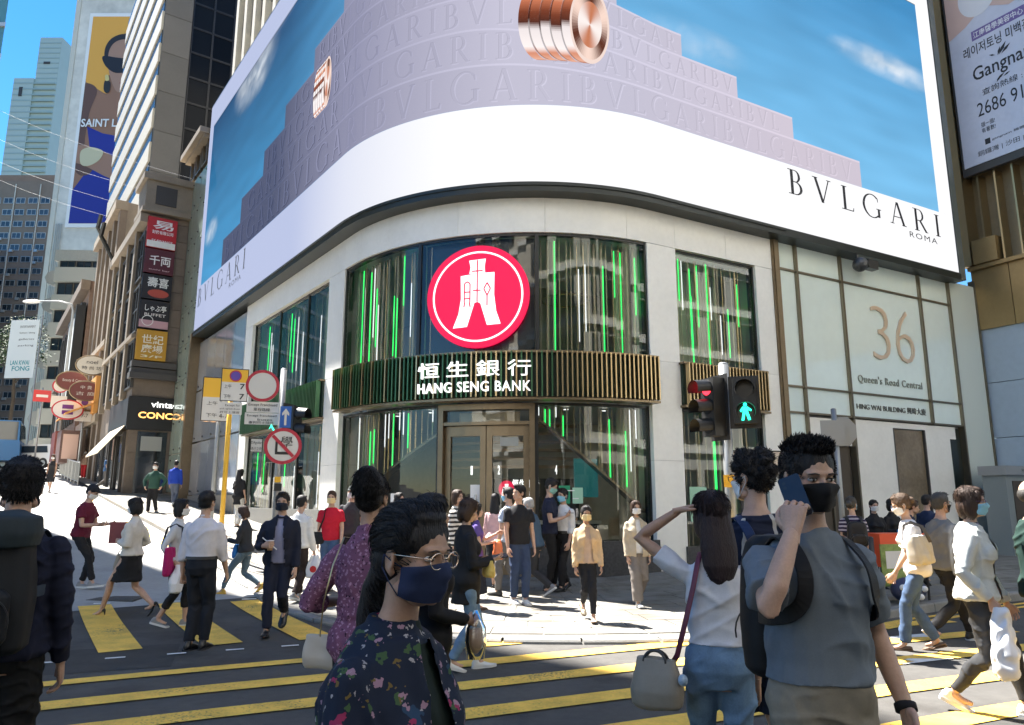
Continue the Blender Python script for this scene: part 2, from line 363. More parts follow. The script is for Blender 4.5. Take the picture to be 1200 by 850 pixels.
# markings
def strip(mb, pts, w, e=.011, mi=0):
    """ribbon along ground points"""
    pts = [Vector((*p, 0)) for p in pts]; L = []; Rr = []
    dens = []
    for a, b in zip(pts, pts[1:]):
        n = max(1, int((b - a).length / .4)); dens += [a.lerp(b, k / n) for k in range(n)]
    dens.append(pts[-1]); v = []
    for k, p in enumerate(dens):
        t = (dens[min(k + 1, len(dens) - 1)] - dens[max(k - 1, 0)]).normalized(); nn = Vector((-t.y, t.x, 0)) * w / 2
        v += [gpt((p + nn).x, (p + nn).y, e), gpt((p - nn).x, (p - nn).y, e)]
    mb.add(v, [(2 * k, 2 * k + 1, 2 * k + 3, 2 * k + 2) for k in range(len(dens) - 1)], mi)
road = bpy.data.objects["road"]
cd_ = Vector((.913, .408)); cn = Vector((.408, -.913)); b0 = Vector((-.43, 8.44))
for k in range(7):
    o = b0 + cn * (.795 * k); mb = MB(); a0 = -4.1 if k < 5 else -3.2; a1 = 6.5 if k else 1.2
    pts = [o + cd_ * (a0 + (a1 - a0) * i / 8) for i in range(9)]
    strip(mb, [(p.x, p.y - .10 * max(0, (abs((p - o).dot(cd_)) - 2.5)) ** 1.3 * .35) for p in pts], .27 if k else .2); mb.build("yellow_crossing_stripe", m_yel, road)
for k in range(-2, 4):
    c = Vector((-4.16, 8.15)) + Vector((.95, .36)) * k; dv = Vector((-1.84, 2.75)).normalized(); mb = MB()
    strip(mb, [(c + dv * t) for t in (0, .8, 1.6, 2.4, 3.35)], .42); mb.build("yellow_crossing_stripe", m_yel, road)
for k in range(-4, 6):
    c = Vector((-3.69, 8.2)) + Vector((.53, .21)) * k - Vector((-.1, .22)); mb = MB(); strip(mb, [c, c + Vector((.17, .07))], .06); mb.build("white_stud_mark", m_wht, road)
for k in range(-2, 4):
    c = Vector((-5.6, 11.3)) + Vector((.95, .36)) * k + Vector((.45, .1)); mb = MB(); strip(mb, [c, c + Vector((.2, .08))], .07); mb.build("white_stud_mark", m_wht, road)
for oo in (.22, .42):
    mb = MB(); strip(mb, [(P(s, 0, ko(s) + oo).x, P(s, 0, ko(s) + oo).y) for s in np.arange(3.4, 14, .4)], .09); mb.build("double_yellow_line", m_yel, road)
    mb = MB(); strip(mb, [(P(s, 0, ko(s) + oo).x, P(s, 0, ko(s) + oo).y) for s in np.arange(-20, -6.2, .5)], .09); mb.build("double_yellow_line", m_yel, road)
for x, y in ((4.75, 9.0), (4.1, 7.75)):
    mb = MB(); strip(mb, [(x - .3, y - .12), (x + .35, y + .14)], .2); mb.build("white_stud_mark", m_wht, road)
# utility covers in the carriageway
for x, y, a, b, lab in ((-6.0, 11.5, .7, .45, "grey iron utility cover in the carriageway behind the striped crossing"),):
    t = thing("utility_cover", lab, "utility cover", (x, y, gh(x, y)), .45)
    mb = MB(); mb.box(x - a / 2, x + a / 2, y - b / 2, y + b / 2, gh(x, y) - .05, gh(x, y) + .012); mb.build("cover_frame", M("iron", (.1, .1, .1), .6, .6, var=.3), t)
    mb = MB()
    for i in range(6): mb.box(x - a / 2 + .05, x + a / 2 - .05, y - b / 2 + .05 + i * .06, y - b / 2 + .085 + i * .06, gh(x, y), gh(x, y) + .018)
    mb.build("rib", M("iron"), t)

# repaired strips and a round cover in the carriageway
for x, y, w, l_, a in ((-5.2, 7.4, 1.2, 3.6, .35), (2.2, 4.9, .9, 4.2, .42)):
    mb = MB(); c_, s_ = math.cos(a), math.sin(a); strip(mb, [(x + c_ * q, y + s_ * q) for q in np.linspace(-l_ / 2, l_ / 2, 6)], w, .003); mb.build("asphalt_patch", M("asphalt_patch", (.045, .043, .04), .9, var=.3, vs=3, bump=.5, bs=140), road)
x, y = -1.2, 9.55; t = thing("manhole_cover", "round iron manhole cover in the road by the yellow crossing", "manhole cover", (x, y, gh(x, y)))
mb = MB(); mb.tube([(x, y, gh(x, y) - .05), (x, y, gh(x, y) + .011)], .32, 28); mb.build("cover_ring", M("iron"), t); mb = MB(); mb.tube([(x, y, gh(x, y)), (x, y, gh(x, y) + .015)], .27, 28); mb.build("cover_lid", M("iron_dark", (.06, .06, .06), .55, .6, bump=.5, bs=60), t)
# ---------------------------------------------------------------- corner bank
m_white = M("white_cladding", (.86, .85, .805), .35, var=.07, vs=1.1, rnd=.025)
m_blk = M("black_frame", (.015, .016, .016), .35)
m_plinth = M("dark_granite", (.06, .06, .062), .25, var=.3, vs=20)
m_gold = M("gold_metal", (.52, .39, .21), .3, .9, rnd=.12)
m_gfin = M("green_fin_metal", (.07, .16, .08), .35, .7, rnd=.15)
m_dgreen = M("dark_green_back", (.012, .03, .018), .5)
m_glass = MG("clear_glass", (.9, .94, .92), .02, .94)
m_brz = M("bronze_metal", (.23, .175, .11), .35, .75, var=.1)
m_gtube = M("green_light_tube", (.02, .3, .06), .4, em=(.03, 1., .16), es=.38)
m_wtube = M("white_light_tube", (.8, .8, .8), .4, em=(.95, .97, 1), es=.25)
m_int = M("interior_wall", (.55, .46, .35), .7, var=.1)
m_ceil = M("interior_ceiling", (.7, .68, .62), .7)
m_slat = M("interior_timber", (.33, .21, .12), .5, rnd=.15)
m_curt = M("pale_curtain", (.62, .56, .46), .8)
m_prod = M("pale_rod", (.62, .52, .38), .45, .2, rnd=.2)
m_lit = M("lit_letter", (.9, .9, .9), .4, em=(1, 1, .97), es=.3)
m_dark = M("dark_interior", (.075, .06, .045), .7)
bank = thing("bank_building", "white curved corner bank with round red emblem and green lit glass tubes", "bank", P(0, 0, -3))
fx = [-12.75, -9.2, -5.65, -4.6, -2.6, -.55, 1.5, 3.5, 4.9, 6.5, 8.1]
for a, b in zip(fx, fx[1:]): mb = MB(); pbox(mb, a + .003, b - .003, 7.27, 8.22, -.95, -.35 - random.uniform(0, .0015)); mb.build("cladding_panel", m_white, bank)
for a, b in ((-12.75, -12.0), (-5.6, -4.62), (4.06, 4.9), (7.47, 8.06)):
    zz = [-.1, 2.42, 4.58, 7.264]
    for z0, z1 in zip(zz, zz[1:]): mb = MB(); pbox(mb, a, b, z0 + .003, z1 - .003, -.9, -.352 - random.uniform(0, .0015)); mb.build("cladding_panel", m_white, bank)
mb = MB(); pbox(mb, -12.7, 8.05, -.1, 8.2, -1.06, -.955) if False else [pbox(mb, a + .02, b - .02, 0, 7.3, -.88, -.37) for a, b in ((-12.75, -12.0), (-5.6, -4.62), (4.06, 4.9), (7.47, 8.06))]; tag(mb.build("wall_core", M("joint_grey", (.3, .3, .29), .8), bank), kind="stuff")
mb = MB(); pbox(mb, 8.063, 8.3, 0, 8.2, -.7, -.3); pbox(mb, 8.1, 8.16, 0, 8.2, -.3, -.27); mb.build("end_trim", m_brz, bank)
for a, b, z1 in ((1.3, 2.7, .78), (2.706, 4.1, .78), (-4.65, -2.85, .45), (-2.844, -1.05, .45), (4.85, 6.17, .62), (6.176, 7.5, .62)): mb = MB(); pbox(mb, a, b, 0, z1, -.75, -.3); mb.build("plinth", m_plinth, bank)
mb = MB(); pbox(mb, -12.05, -5.55, -.05, 1.35, -.75, -.33); mb.build("plinth", M("grey_granite", (.2, .2, .19), .4, var=.2, vs=20), bank)
FIN = MB().box(-.014, .014, -.11, 0, 0, .93).mesh("fin_mesh", [m_gold]); FIN2 = MB().box(-.014, .014, -.11, 0, 0, .93).mesh("fin_mesh_green", [m_gfin])
def fins(s0, s1, o, step, green):
    s = s0 + step / 2
    while s < s1:
        inst("fin", FIN2 if green(s) else FIN, bank, PM(s, 3.64, o)); s += step
    mb = MB(); pbox(mb, s0, s1, 3.66, 4.55, o - .3, o - .05, st=.2); mb.build("band_back", m_dgreen, bank)
    mb = MB()
    for z in (3.61, 4.575): pbox(mb, s0 - .04, s1 + .04, z - .025, z + .022, o - .3, o + .04, st=.2)
    mb.build("band_edge", m_brz, bank)
fins(-4.08, 3.95, -.02, .102, lambda s: (s < -.2 and (int(s * 10) % 4)) or (s < 1.6 and int(s * 10) % 2))
fins(4.9, 7.47, -.22, .102, lambda s: False)
fins(-12.0, -5.6, -.25, .102, lambda s: True)
rng = random.Random(3)
TUBE = {}
def rod(s, z0, z1, o, m, r=.02, nm="rod"):
    mb = MB(); mb.tube([P(s, z0, o), P(s, z1, o)], r, 6); mb.build(nm, m, bank)
def window(s0, s1, z0, z1, o, mull, rods, door=None, low=False):
    mb = MB()
    for a in [s0, s1] + mull:
        w = .09 if a in mull else .05; pbox(mb, a - w / 2 + (.02 if a == s0 else -.02 if a == s1 else 0), a + w / 2 + (.02 if a == s0 else -.02 if a == s1 else 0), z0, z1, o - .16, o + .03, 0)
    pbox(mb, s0 + .05, s1 - .05, z1 - .05, z1, o - .1, o + .02, st=.2)
    mb.build("window_frame", m_blk, bank)
    ed = sorted([s0 + .045] + [q for m_ in mull for q in (m_ - .045, m_ + .045)] + [s1 - .045])
    for a, b in zip(ed[::2], ed[1::2]):
        if door and a > door[0] - .2 and b < door[1] + .2: continue
        mb = MB(); psheet(mb, a, b, z0 + .01, z1 - .05, o, st=.2); mb.build("window_pane", m_glass, bank)
    n = int((s1 - s0) / rods); dg = lambda s: None
    for k in range(n):
        s = s0 + .12 + (s1 - s0 - .24) * (k + .5 + rng.uniform(-.2, .2)) / n
        lo = z0
        if low:
            if -1.0 < s < 1.25: continue
            if s >= 1.25: lo = max(z0, 3.3 - (s - 1.25) * .72)
            elif s0 < -4: lo = max(z0, 3.05 + (s + 1.0) * .5)
            if z1 - lo < .2: continue
        u = rng.random(); oo = o - .22 - rng.uniform(0, .12)
        rod(s, lo, z1 - .05, oo, m_prod if rng.random() < .7 else m_gold, .015 + .016 * (rng.random() > .6))
        if u < .27:
            L = (z1 - lo) * rng.uniform(.35, 1); t = rng.uniform(0, (z1 - lo) - L); rod(s + .03, z1 - .06 - t - L + .02, z1 - .06 - t, oo + .03, m_gtube, .0115, "light_tube")
        elif u < .48:
            L = (z1 - lo) * rng.uniform(.3, .7); t = rng.uniform(0, (z1 - lo) - L) * (0 if low else 1); rod(s + .03, z1 - .06 - t - L + .02, z1 - .06 - t, oo + .03, m_wtube, .011, "light_tube")
window(-4.62, 4.06, 4.6, 7.26, -.42, [-1.58, 1.31], .155)
window(-4.62, 4.06, .45, 3.58, -.5, [-1.02, 1.28], .155, (-.95, 1.2), True)
window(4.9, 7.47, 4.6, 7.26, -.46, [], .16); window(4.9, 7.47, .62, 3.58, -.46, [], .17)
window(-12.0, -5.6, 4.6, 7.26, -.48, [-9.6, -7.3], .27); window(-12.0, -5.6, 1.3, 3.58, -.48, [-9.6, -7.6], .3)
# raking edges where the tubes stop
for pts in ([(1.28, 3.3), (3.98, 1.36)], [(-1.04, 3.02), (-4.55, 1.3)]):
    mb = MB(); n = 10; rg = []
    for k in range(n + 1):
        s = pts[0][0] + (pts[1][0] - pts[0][0]) * k / n; z = pts[0][1] + (pts[1][1] - pts[0][1]) * k / n
        rg.append([P(s, z - .035, -.85), P(s, z + .03, -.85), P(s, z + .03, -.62), P(s, z - .035, -.62)])
    mb.loft(rg); mb.build("raking_rail", m_brz, bank)
# dark screen with emblem
mb = MB(); psheet(mb, -1.53, 1.26, 4.62, 7.22, -.62, st=.2); mb.build("display_backing", M("display_black", (.03, .028, .033), .25), bank)
em = M("emblem_red", (.32, .004, .03), .6, em=(1, .006, .085), es=.165); ew = M("emblem_white", (.8, .8, .8), .5, em=(1, .97, .98), es=.25)
t0, n0 = PT(-.05); lc = P(-.05, 5.87, -.40)
ax, az = Vector((t0.x, t0.y, 0)), Vector((0, 0, 1))
mb = MB(); nb = 64
rimb = [lc + ax * math.cos(6.28318 * i / nb) * 1.13 + az * math.sin(6.28318 * i / nb) * 1.13 for i in range(nb)]
mb.loft([rimb, [p + n0 * .06 for p in rimb]]); lg = mb.build("emblem", em, bank)
mb = MB(); f = lc + n0 * .064; mb.ring(f, ax, az, .96, 1.0, 64)
def E(px, py): return f + ax * ((px - 545) / 170 * 1.13) + az * ((293 - py) / 170 * 1.13)
def ep(pts): mb.poly([E(*p) for p in reversed(pts)])
ep([(516, 172), (572, 169), (568, 196), (570, 217), (517, 217), (521, 196)])
ep([(488, 223), (545, 217), (545, 312), (535, 315), (511, 393), (464, 396), (482, 350), (490, 300)])
ep([(545, 217), (601, 216), (600, 290), (607, 345), (622, 388), (577, 390), (555, 318), (545, 312)])
mb.build("emblem_mark", ew, lg)
mb = MB(); f = lc + n0 * .069
def line(a, b, w=4.5):
    d = Vector((b[0] - a[0], b[1] - a[1], 0)).normalized() * w / 2; nx, ny = -d.y, d.x
    mb.poly([E(a[0] + nx, a[1] + ny), E(a[0] - nx, a[1] - ny), E(b[0] - nx, b[1] - ny), E(b[0] + nx, b[1] + ny)])
for a, b in (((544, 172), (544, 312)), ((526, 209), (562, 209)), ((530, 274), (556, 274)), ((501, 250), (501, 312)), ((520, 250), (520, 312)), ((501, 278), (520, 278)), ((501, 300), (520, 300)), ((501, 250), (510, 243)), ((520, 250), (510, 243)), ((503, 312), (500, 328)), ((518, 312), (521, 328)), ((577, 250), (566, 270)), ((577, 250), (588, 270)), ((566, 270), (577, 292)), ((588, 270), (577, 292)), ((577, 290), (577, 326))): line(a, b)
mb.build("emblem_mark", em, lg)
# lettering on the band
m_let = M("sign_letter_white", (.8, .8, .78), .4, em=(1, 1, .98), es=.24)
mb = MB(); put_text(mb, "恒生銀行", lambda x, z, o: P(x, z, .1 + o), -1.2, 1.16, 4.05, 4.38, .05, bold=0., spacing=1.5); mb.build("lettering", m_let, bank)
mb = MB(); put_text(mb, "HANG SENG BANK", lambda x, z, o: P(x, z, .1 + o), -1.2, 1.15, 3.74, 3.95, .05, bold=.006, spacing=1.1); mb.build("lettering", m_let, bank)
# door
mb = MB()
for a, b in ((-.98, -.86), (1.12, 1.24)): pbox(mb, a, b, .05, 3.56, -.72, -.38)
pbox(mb, -.86, 1.12, 3.44, 3.56, -.7, -.38); pbox(mb, -.86, 1.12, 3.12, 3.19, -.68, -.4); mb.build("door_frame", m_brz, bank)
mb = MB(); psheet(mb, -.86, 1.12, 3.19, 3.44, -.5); mb.build("transom_pane", m_glass, bank)
mb = MB(); pbox(mb, -.6, .9, 3.2, 3.42, -.75, -.7); mb.build("transom_panel", m_brz, bank)
for a, b, hs in ((-.85, .125, .06), (.145, 1.115, .2)):
    mb = MB(); w = .13
    pbox(mb, a, a + w, .06, 3.11, -.6, -.5); pbox(mb, b - w, b, .06, 3.11, -.6, -.5); pbox(mb, a + w, b - w, 2.9, 3.11, -.6, -.5); pbox(mb, a + w, b - w, .06, .3, -.6, -.5)
    d = mb.build("door", m_brz, bank); mb = MB(); psheet(mb, a + w, b - w, .3, 2.9, -.55); mb.build("door_pane", m_glass, d)
    hx = b - .2 if hs < .1 else a + .2
    mb = MB(); mb.tube([P(hx, .8, -.42), P(hx, 1.7, -.42)], .018, 8)
    for z in (.9, 1.6): mb.tube([P(hx, z, -.42), P(hx, z, -.52)], .012, 6)
    mb.build("handle", M("steel", (.55, .55, .55), .25, 1), d)
mb = MB(); pbox(mb, -1.1, 1.3, 0, .06, -.9, -.2); mb.build("threshold", m_plinth, bank)
# notices on the glass
mp_ = M("paper", (.75, .75, .75), .8); mgp = M("green_notice", (.02, .28, .14), .5)
def notice(s, z, w, h_, m, o=-.535):
    mb = MB(); pbox(mb, s - w / 2, s + w / 2, z - h_ / 2, z + h_ / 2, o - .004, o); return mb.build("notice", m, bank)
notice(-.12, 1.72, .24, .36, mp_, -.54); notice(-2.25, 1.55, .24, .36, mp_, -.49); notice(1.9, 1.7, .25, .36, mgp, -.49); notice(2.2, 1.68, .24, .32, M("pale_green_notice", (.35, .6, .45), .5), -.49)
notice(.66, 2.78, .42, .18, M("grey_notice", (.35, .36, .34), .5), -.54); notice(5.35, 1.5, .5, .75, M("pale_green_notice"), -.445)
for k, (s, z, w) in enumerate(((2.05, 1.78, .16), (1.9, 1.78, .16), (1.9, 1.7, .12), (2.15, 1.62, .14))): notice(s, z, w, .02, m_lit if False else mp_, -.486)
# inside
mb = MB(); psheet(mb, -12.6, 8, .05, 8.1, -4.6); mb.build("interior_wall", m_int, bank)
for z0, z1, m, nm in ((-.05, .07, M("interior_floor", (.35, .32, .28), .2), "interior_floor"), (3.62, 4.56, m_ceil, "interior_floor"), (7.3, 7.5, m_ceil, "interior_ceiling")):
    mb = MB(); pbox(mb, -12.6, 8, z0, z1, -4.6, -.97 if z1 > .1 and z1 < 4.7 else -.76 if z1 < 1 else -.96); mb.build(nm, m, bank)
for s in (-12.6, 8): mb = MB(); pbox(mb, s - .05, s + .05, .08, 7.3, -4.6, -1); mb.build("interior_wall", m_int, bank)
mb = MB()
for z in (2.35, 2.55, 2.75, 2.95, 3.15, 3.35): pbox(mb, -4.5, 4, z, z + .07, -3.4, -3.3)
mb.build("interior_slats", m_slat, bank)
mb = MB(); pbox(mb, -4.4, 4, .1, 2.1, -3.35, -3.25); mb.build("counter_wall", m_dark, bank)
mb = MB(); pbox(mb, -4.2, 4, .1, 1.05, -2.9, -2.4); mb.build("counter", m_plinth, bank)
mb = MB(); pbox(mb, -4.2, 4, 1.05, 1.12, -2.95, -2.3); mb.build("counter_top", m_ceil, bank)
def IT(x, z, o): return P(x, z, -3.22 + o)
for tx, s in (("1", -2.25), ("2", -.55), ("3", 1.05), ("4", 2.6)):
    mb = MB(); put_text(mb, tx, IT, s - .06, s + .06, 2.2, 2.42, .02, bold=.02); mb.build("counter_number", m_lit, bank)
mb = MB(); put_text(mb, "恒生銀行", IT, .2, 1.65, 1.86, 2.08, .02, bold=.03, spacing=1.2); put_text(mb, "HANG SENG BANK", IT, .2, 1.65, 1.68, 1.8, .02, bold=.03); mb.build("counter_sign", m_lit, bank)
mb = MB(); c = P(-.1, 1.85, -3.2); mb.disc(c, *PT(-.1)[:1], az, .2); mb.build("counter_emblem", em, bank)
mb = MB(); c = P(-.1, 1.85, -3.195)
for q in ([(-.05, .12), (.05, .12), (.04, .05), (-.04, .05)], [(-.09, .05), (.09, .05), (.13, -.13), (.05, -.13), (0, 0), (-.05, -.13), (-.13, -.13)]):
    mb.poly([c + PT(-.1)[0] * x + az * z for x, z in reversed(q)])
mb.build("counter_emblem", ew, bank)
mb = MB(); pbox(mb, 2.55, 3.35, 1.65, 2.5, -1.75, -1.7); mb.build("poster_screen", M("teal_screen", (.02, .15, .15), .3, em=(.01, .12, .13), es=.1), bank)
for s in (3.6, 3.75, 3.9, -3.9, -4.1, -4.3):
    mb = MB(); mb.tube([P(s, .5, -1.0), P(s, 7.2, -1.0)], .085, 10); mb.build("curtain", m_curt, bank)
mb = MB()
for k in range(40): s = -11.8 + k * .155; mb.tube([P(s, 1.3, -1.6), P(s, 3.6, -1.6)], .08, 6)
for k in range(12): s = 5.2 + k * .18; mb.tube([P(s, 4.6, -1.5), P(s, 7.2, -1.5)], .1, 6)
mb.build("curtain", m_curt, bank)
mb = MB()     # ring pendant upstairs
c = P(2.3, 6.1, -1.6); mb.tube([c + ax * math.cos(k * .3142) * .55 + n0 * math.sin(k * .3142) * .55 for k in range(21)], .015, 6); mb.build("ring_pendant", m_gold, bank)
for s, zz in ((-3.5, 3.56), (-2, 3.56), (.2, 3.56), (2.2, 3.56), (3.4, 3.56)):
    mb = MB(); mb.box(-.05, .05, -.05, .05, zz - .01, zz, mat=PM(s, 0, -1.4)); mb.build("downlight", m_lit, bank)
# the solid upper block of the bank behind and above the screen
mb = MB(); pbox(mb, -19.2, 15.9, 8.22, 18.9, -6, -.4); pbox(mb, -12.7, 8.2, 7.5, 8.22, -6, -.96); pbox(mb, -7.5, 15.88, 18.905, 26, -5.9, -.45); mb.build("upper_block", M("grey_render", (.35, .35, .34), .8, var=.1), bank)  # top stage is out of view, raised to keep sun off the clinic billboard

# ---------------------------------------------------------------- wrapped LED screen
screen = thing("led_screen", "huge curved advertising screen wrapped round the corner above the bank", "screen", P(0, 8.2, .2))
m_scr = MV("screen_picture", .203)
S0, S1, ZB, ZT = -18.75, 15.72, 8.27, 18.1
mb = MB(); pbox(mb, S0 - .02, S1 + .04, ZB - .04, ZT + .1, -.34, -.012); mb.build("screen_cabinet", m_blk, screen)
mb = MB(); pbox(mb, S0, S1 + .06, ZB - .22, ZB - .041, -.8, .03); pbox(mb, S0, 8.2, ZB - .1, ZB - .042, .031, .06); mb.build("screen_sill", M("sill_black", (.02, .025, .022), .4), screen)
mb = MB(); pbox(mb, S1 + .045, S1 + .32, ZB - .2, ZT + .1, -.6, .02); mb.build("screen_edge", M("edge_grey", (.16, .18, .17), .4, .3), screen)
def lerp3(a, b, t): t = max(0, min(1, t)); return tuple(x + (y - x) * t for x, y in zip(a, b))
SKT = srgb(40, 130, 190); SKB = srgb(125, 195, 240); SLT = srgb(6, 56, 104); SLB = srgb(70, 155, 208)
def skyc(s, z):
    t = (ZT - z) / 8.; r = lerp3(SKT, SKB, t); l = lerp3(SLT, SLB, t ** 1.0); c = lerp3(l, r, (s + 9) / 8)
    n = 0.
    for (cs, cz, rs, rz, a) in ((13.2, 14.3, 2.4, .45, .8), (-17.2, 12.05, .85, .5, .9), (-12.6, 16.6, 2.3, 1.0, .75), (5.6, 12.5, 1.6, .5, .35), (-10., 17.4, 2, .5, .5)):
        d = ((s - cs) / rs) ** 2 + ((z - cz) / rz) ** 2
        if d < 2.2: n = max(n, a * max(0, 1.15 - d ** .5) * (.35 + .9 * abs(noise.fractal(Vector((s * .9, z * 1.9, cs)), .8, 2.1, 5) + .45)))
    wv = .94 + .12 * noise.noise(Vector((s * .5, z * 2.5, 0)))
    return tuple(min(1, q * wv) for q in lerp3(c, (.85, .9, .95), n))
ss = srange(-18.2, 15.05, .1); ss = sorted(set(ss + list(np.arange(-18.2, 15.05, .16)))); zs = list(np.arange(10.0, 17.06, .14))
mb = MB(); nz = len(zs)
for s in ss:
    for z in zs: mb.v.append(tuple(P(s, z, 0))); mb.c.append(skyc(s, z))
mb.f = [(i * nz + k, (i + 1) * nz + k, (i + 1) * nz + k + 1, i * nz + k + 1) for i in range(len(ss) - 1) for k in range(nz - 1)]; mb.m = [0] * len(mb.f)
mb.build("screen_picture", m_scr, screen)
def whc(s): return lerp3(srgb(180, 190, 222), srgb(250, 250, 252), (s + 7.5) / 7)
mb = MB()
r = sorted(set(srange(S0, S1, .2) + list(np.arange(S0, S1, .5))))
for a, b in zip(r, r[1:]): mb.add([P(a, ZB, .004), P(b, ZB, .004), P(b, 10.05, .004), P(a, 10.05, .004)], [(0, 1, 2, 3)], 0, [whc(a), whc(b), whc(b), whc(a)])
for a, b in zip(r, r[1:]): mb.add([P(a, 17.02, .005), P(b, 17.02, .005), P(b, ZT, .005), P(a, ZT, .005)], [(0, 1, 2, 3)], 0, [whc(a), whc(b), whc(b), whc(a)])
for a, b in ((15.03, S1), (S0, -18.15)): mb.add([P(a, 10.05, .006), P(b, 10.05, .006), P(b, 17.02, .006), P(a, 17.02, .006)], [(0, 1, 2, 3)], 0, [whc(a)] * 4)
mb.build("screen_border", m_scr, screen)
# stepped lavender wall in the picture
def lavc(s, sh=1.):
    c = lerp3(srgb(74, 82, 112), srgb(140, 141, 168), (s + 9.5) / 5.5); c = lerp3(c, srgb(196, 193, 212), (s + 3.8) / 4.5); c = lerp3(c, srgb(208, 198, 212), (s - 3) / 6); return tuple(q * sh for q in c)
LZ = [10.05, 11.1, 12.0, 12.85, 13.6, 14.3, 15.0]; RZ = [10.05, 10.82, 11.42, 11.99, 12.56, 13.2, 13.9]
def rowz(k, s):
    t = max(0, min(1, (s + .5) / 5)); t = t * t * (3 - 2 * t); return LZ[k] + (RZ[k] - LZ[k]) * t
ends = [(-15.2, 11.45), (-13.1, 8.8), (-10.8, 6.84), (-8.9, 5.05), (-6.6, 3.2), (-4.6, 1.6)]
for k, (a, b) in enumerate(ends):
    mb = MB(); r = sorted(set(srange(a, b, .12) + list(np.arange(a, b, .4))) | {b}); e = .008 + .001 * k
    for p, q in zip(r, r[1:]):
        if q - p < .003: continue
        def rc(s): return lavc(s, .94 + .03 * (k % 3))
        mb.add([P(p, rowz(k, p), e), P(q, rowz(k, q), e), P(q, rowz(k + 1, q), e), P(p, rowz(k + 1, p), e)], [(0, 1, 2, 3)], 0, [rc(p), rc(q), rc(q), rc(p)])
        w = .05
        mb.add([P(p, rowz(k + 1, p) - w, e + .002), P(q, rowz(k + 1, q) - w, e + .002), P(q, rowz(k + 1, q), e + .002), P(p, rowz(k + 1, p), e + .002)], [(0, 1, 2, 3)], 0, [lavc(p, 1.12), lavc(q, 1.12)] * 2)
    mb.build("screen_picture", m_scr, screen)
    mb = MB(); off = (k * 2.3) % 5
    for lay, (dx, dz, sh) in enumerate(((.035, -.03, 1.12), (0, 0, .76), (.012, -.01, .93))):
        s = a + .35 - off * .0 + (k % 2) * .5; i = 0
        while True:
            ch = "BVLGARI"[(i + k * 3) % 7]; hgt = (rowz(k + 1, s) - rowz(k, s)) * .74; w = GL[ch][0] * hgt * (.95 + (0 if s > -6 else .25))
            if s + w > b - .15: break
            put_serif(mb, ch, lambda x, z, o: P(x + dx, z + dz, .016 + lay * .003 + o), s, s + w, rowz(k, s) + (rowz(k + 1, s) - rowz(k, s)) * .12, hgt, cf=lambda x, sh=sh: lavc(x, sh if x > -4.5 else (.55 if sh > 1 else 1.45 if sh < .8 else 1.2)))
            s += w + .3 * hgt; i += 1
    mb.build("screen_lettering", m_scr, screen)
# white lower part of letters must stay clear of the border; copper rings in the picture
def ringpic(cs, cz, R, L, sq, tone):
    mb = MB(); n = 64; rows = 9
    n = 64; tones = [(0, srgb(120, 58, 32)), (.06, srgb(70, 28, 14)), (.14, srgb(190, 105, 70)), (.22, srgb(245, 205, 180)), (.3, srgb(205, 120, 85)), (.42, srgb(120, 55, 28)), (.5, srgb(84, 36, 18)), (.56, srgb(236, 226, 226)), (.72, srgb(250, 240, 238)), (.8, srgb(214, 140, 110)), (.92, srgb(232, 175, 150)), (1, srgb(150, 80, 50))]
    def tone_at(u):
        for (p, c), (q, d) in zip(tones, tones[1:]):
            if p <= u <= q: return lerp3(c, d, (u - p) / (q - p))
        return tones[-1][1]
    for j in range(rows):     # barrel of the ring: five smooth bands with dark grooves between
        g = j % 2; w0, w1 = (j, j + 1); bl = 1.0 if not g else .5; x0 = cs - L / 2 + L * (w0 * .5 + (w0 // 2) * .55) / 6.3; x1 = x0 + L * ((1.55 if not g else .5) / 6.3)
        x0 = cs - L / 2 + L * ([0, .19, .22, .40, .43, .60, .63, .81, .84, 1.0][j]); x1 = cs - L / 2 + L * ([0, .19, .22, .40, .43, .60, .63, .81, .84, 1.0][j + 1])
        for i in range(n):
            a0 = math.pi * (i / n) + math.pi / 2; a1 = math.pi * ((i + 1) / n) + math.pi / 2; r0 = R * (.97 if g else 1.)
            pts = [P(x0 + math.cos(a0) * R * sq, cz + math.sin(a0) * r0, .03), P(x1 + math.cos(a0) * R * sq, cz + math.sin(a0) * r0, .03), P(x1 + math.cos(a1) * R * sq, cz + math.sin(a1) * r0, .03), P(x0 + math.cos(a1) * R * sq, cz + math.sin(a1) * r0, .03)]
            c = tuple(q * bl for q in tone_at(min(1, max(0, i / n + .03 * math.sin(j * 1.7)))))
            if tone == 1 and not g and (i // 4) % 2: c = srgb(245, 240, 240)
            mb.add(pts, [(0, 1, 2, 3)], 0, [c] * 4)
    for rr, e, fn in ((1., .032, lambda i: srgb(238, 215, 205)), (.9, .034, lambda i: lerp3(srgb(92, 42, 20), srgb(244, 214, 200), .5 + .5 * math.sin(i * .2945 + .6))), (.6, .036, lambda i: lerp3(srgb(246, 236, 232), srgb(196, 120, 84), .5 + .5 * math.sin(i * .19635 - .9)))):
        ctr = P(cs + L / 2, cz, e)
        for i in range(n):
            a0 = 6.28318 * i / n; a1 = 6.28318 * (i + 1) / n; c = fn(i)
            mb.add([ctr, P(cs + L / 2 + math.cos(a0) * R * sq * rr, cz + math.sin(a0) * R * rr, e), P(cs + L / 2 + math.cos(a1) * R * sq * rr, cz + math.sin(a1) * R * rr, e)], [(0, 1, 2)], 0, [c] * 3)
    mb.build("screen_picture", m_scr, screen)
ringpic(1.95, 12.08, .97, 1.15, .48, 0); ringpic(-5.85, 12.72, .74, .75, .36, 1)
m_ink = M("screen_ink", (.02, .02, .025), .5)
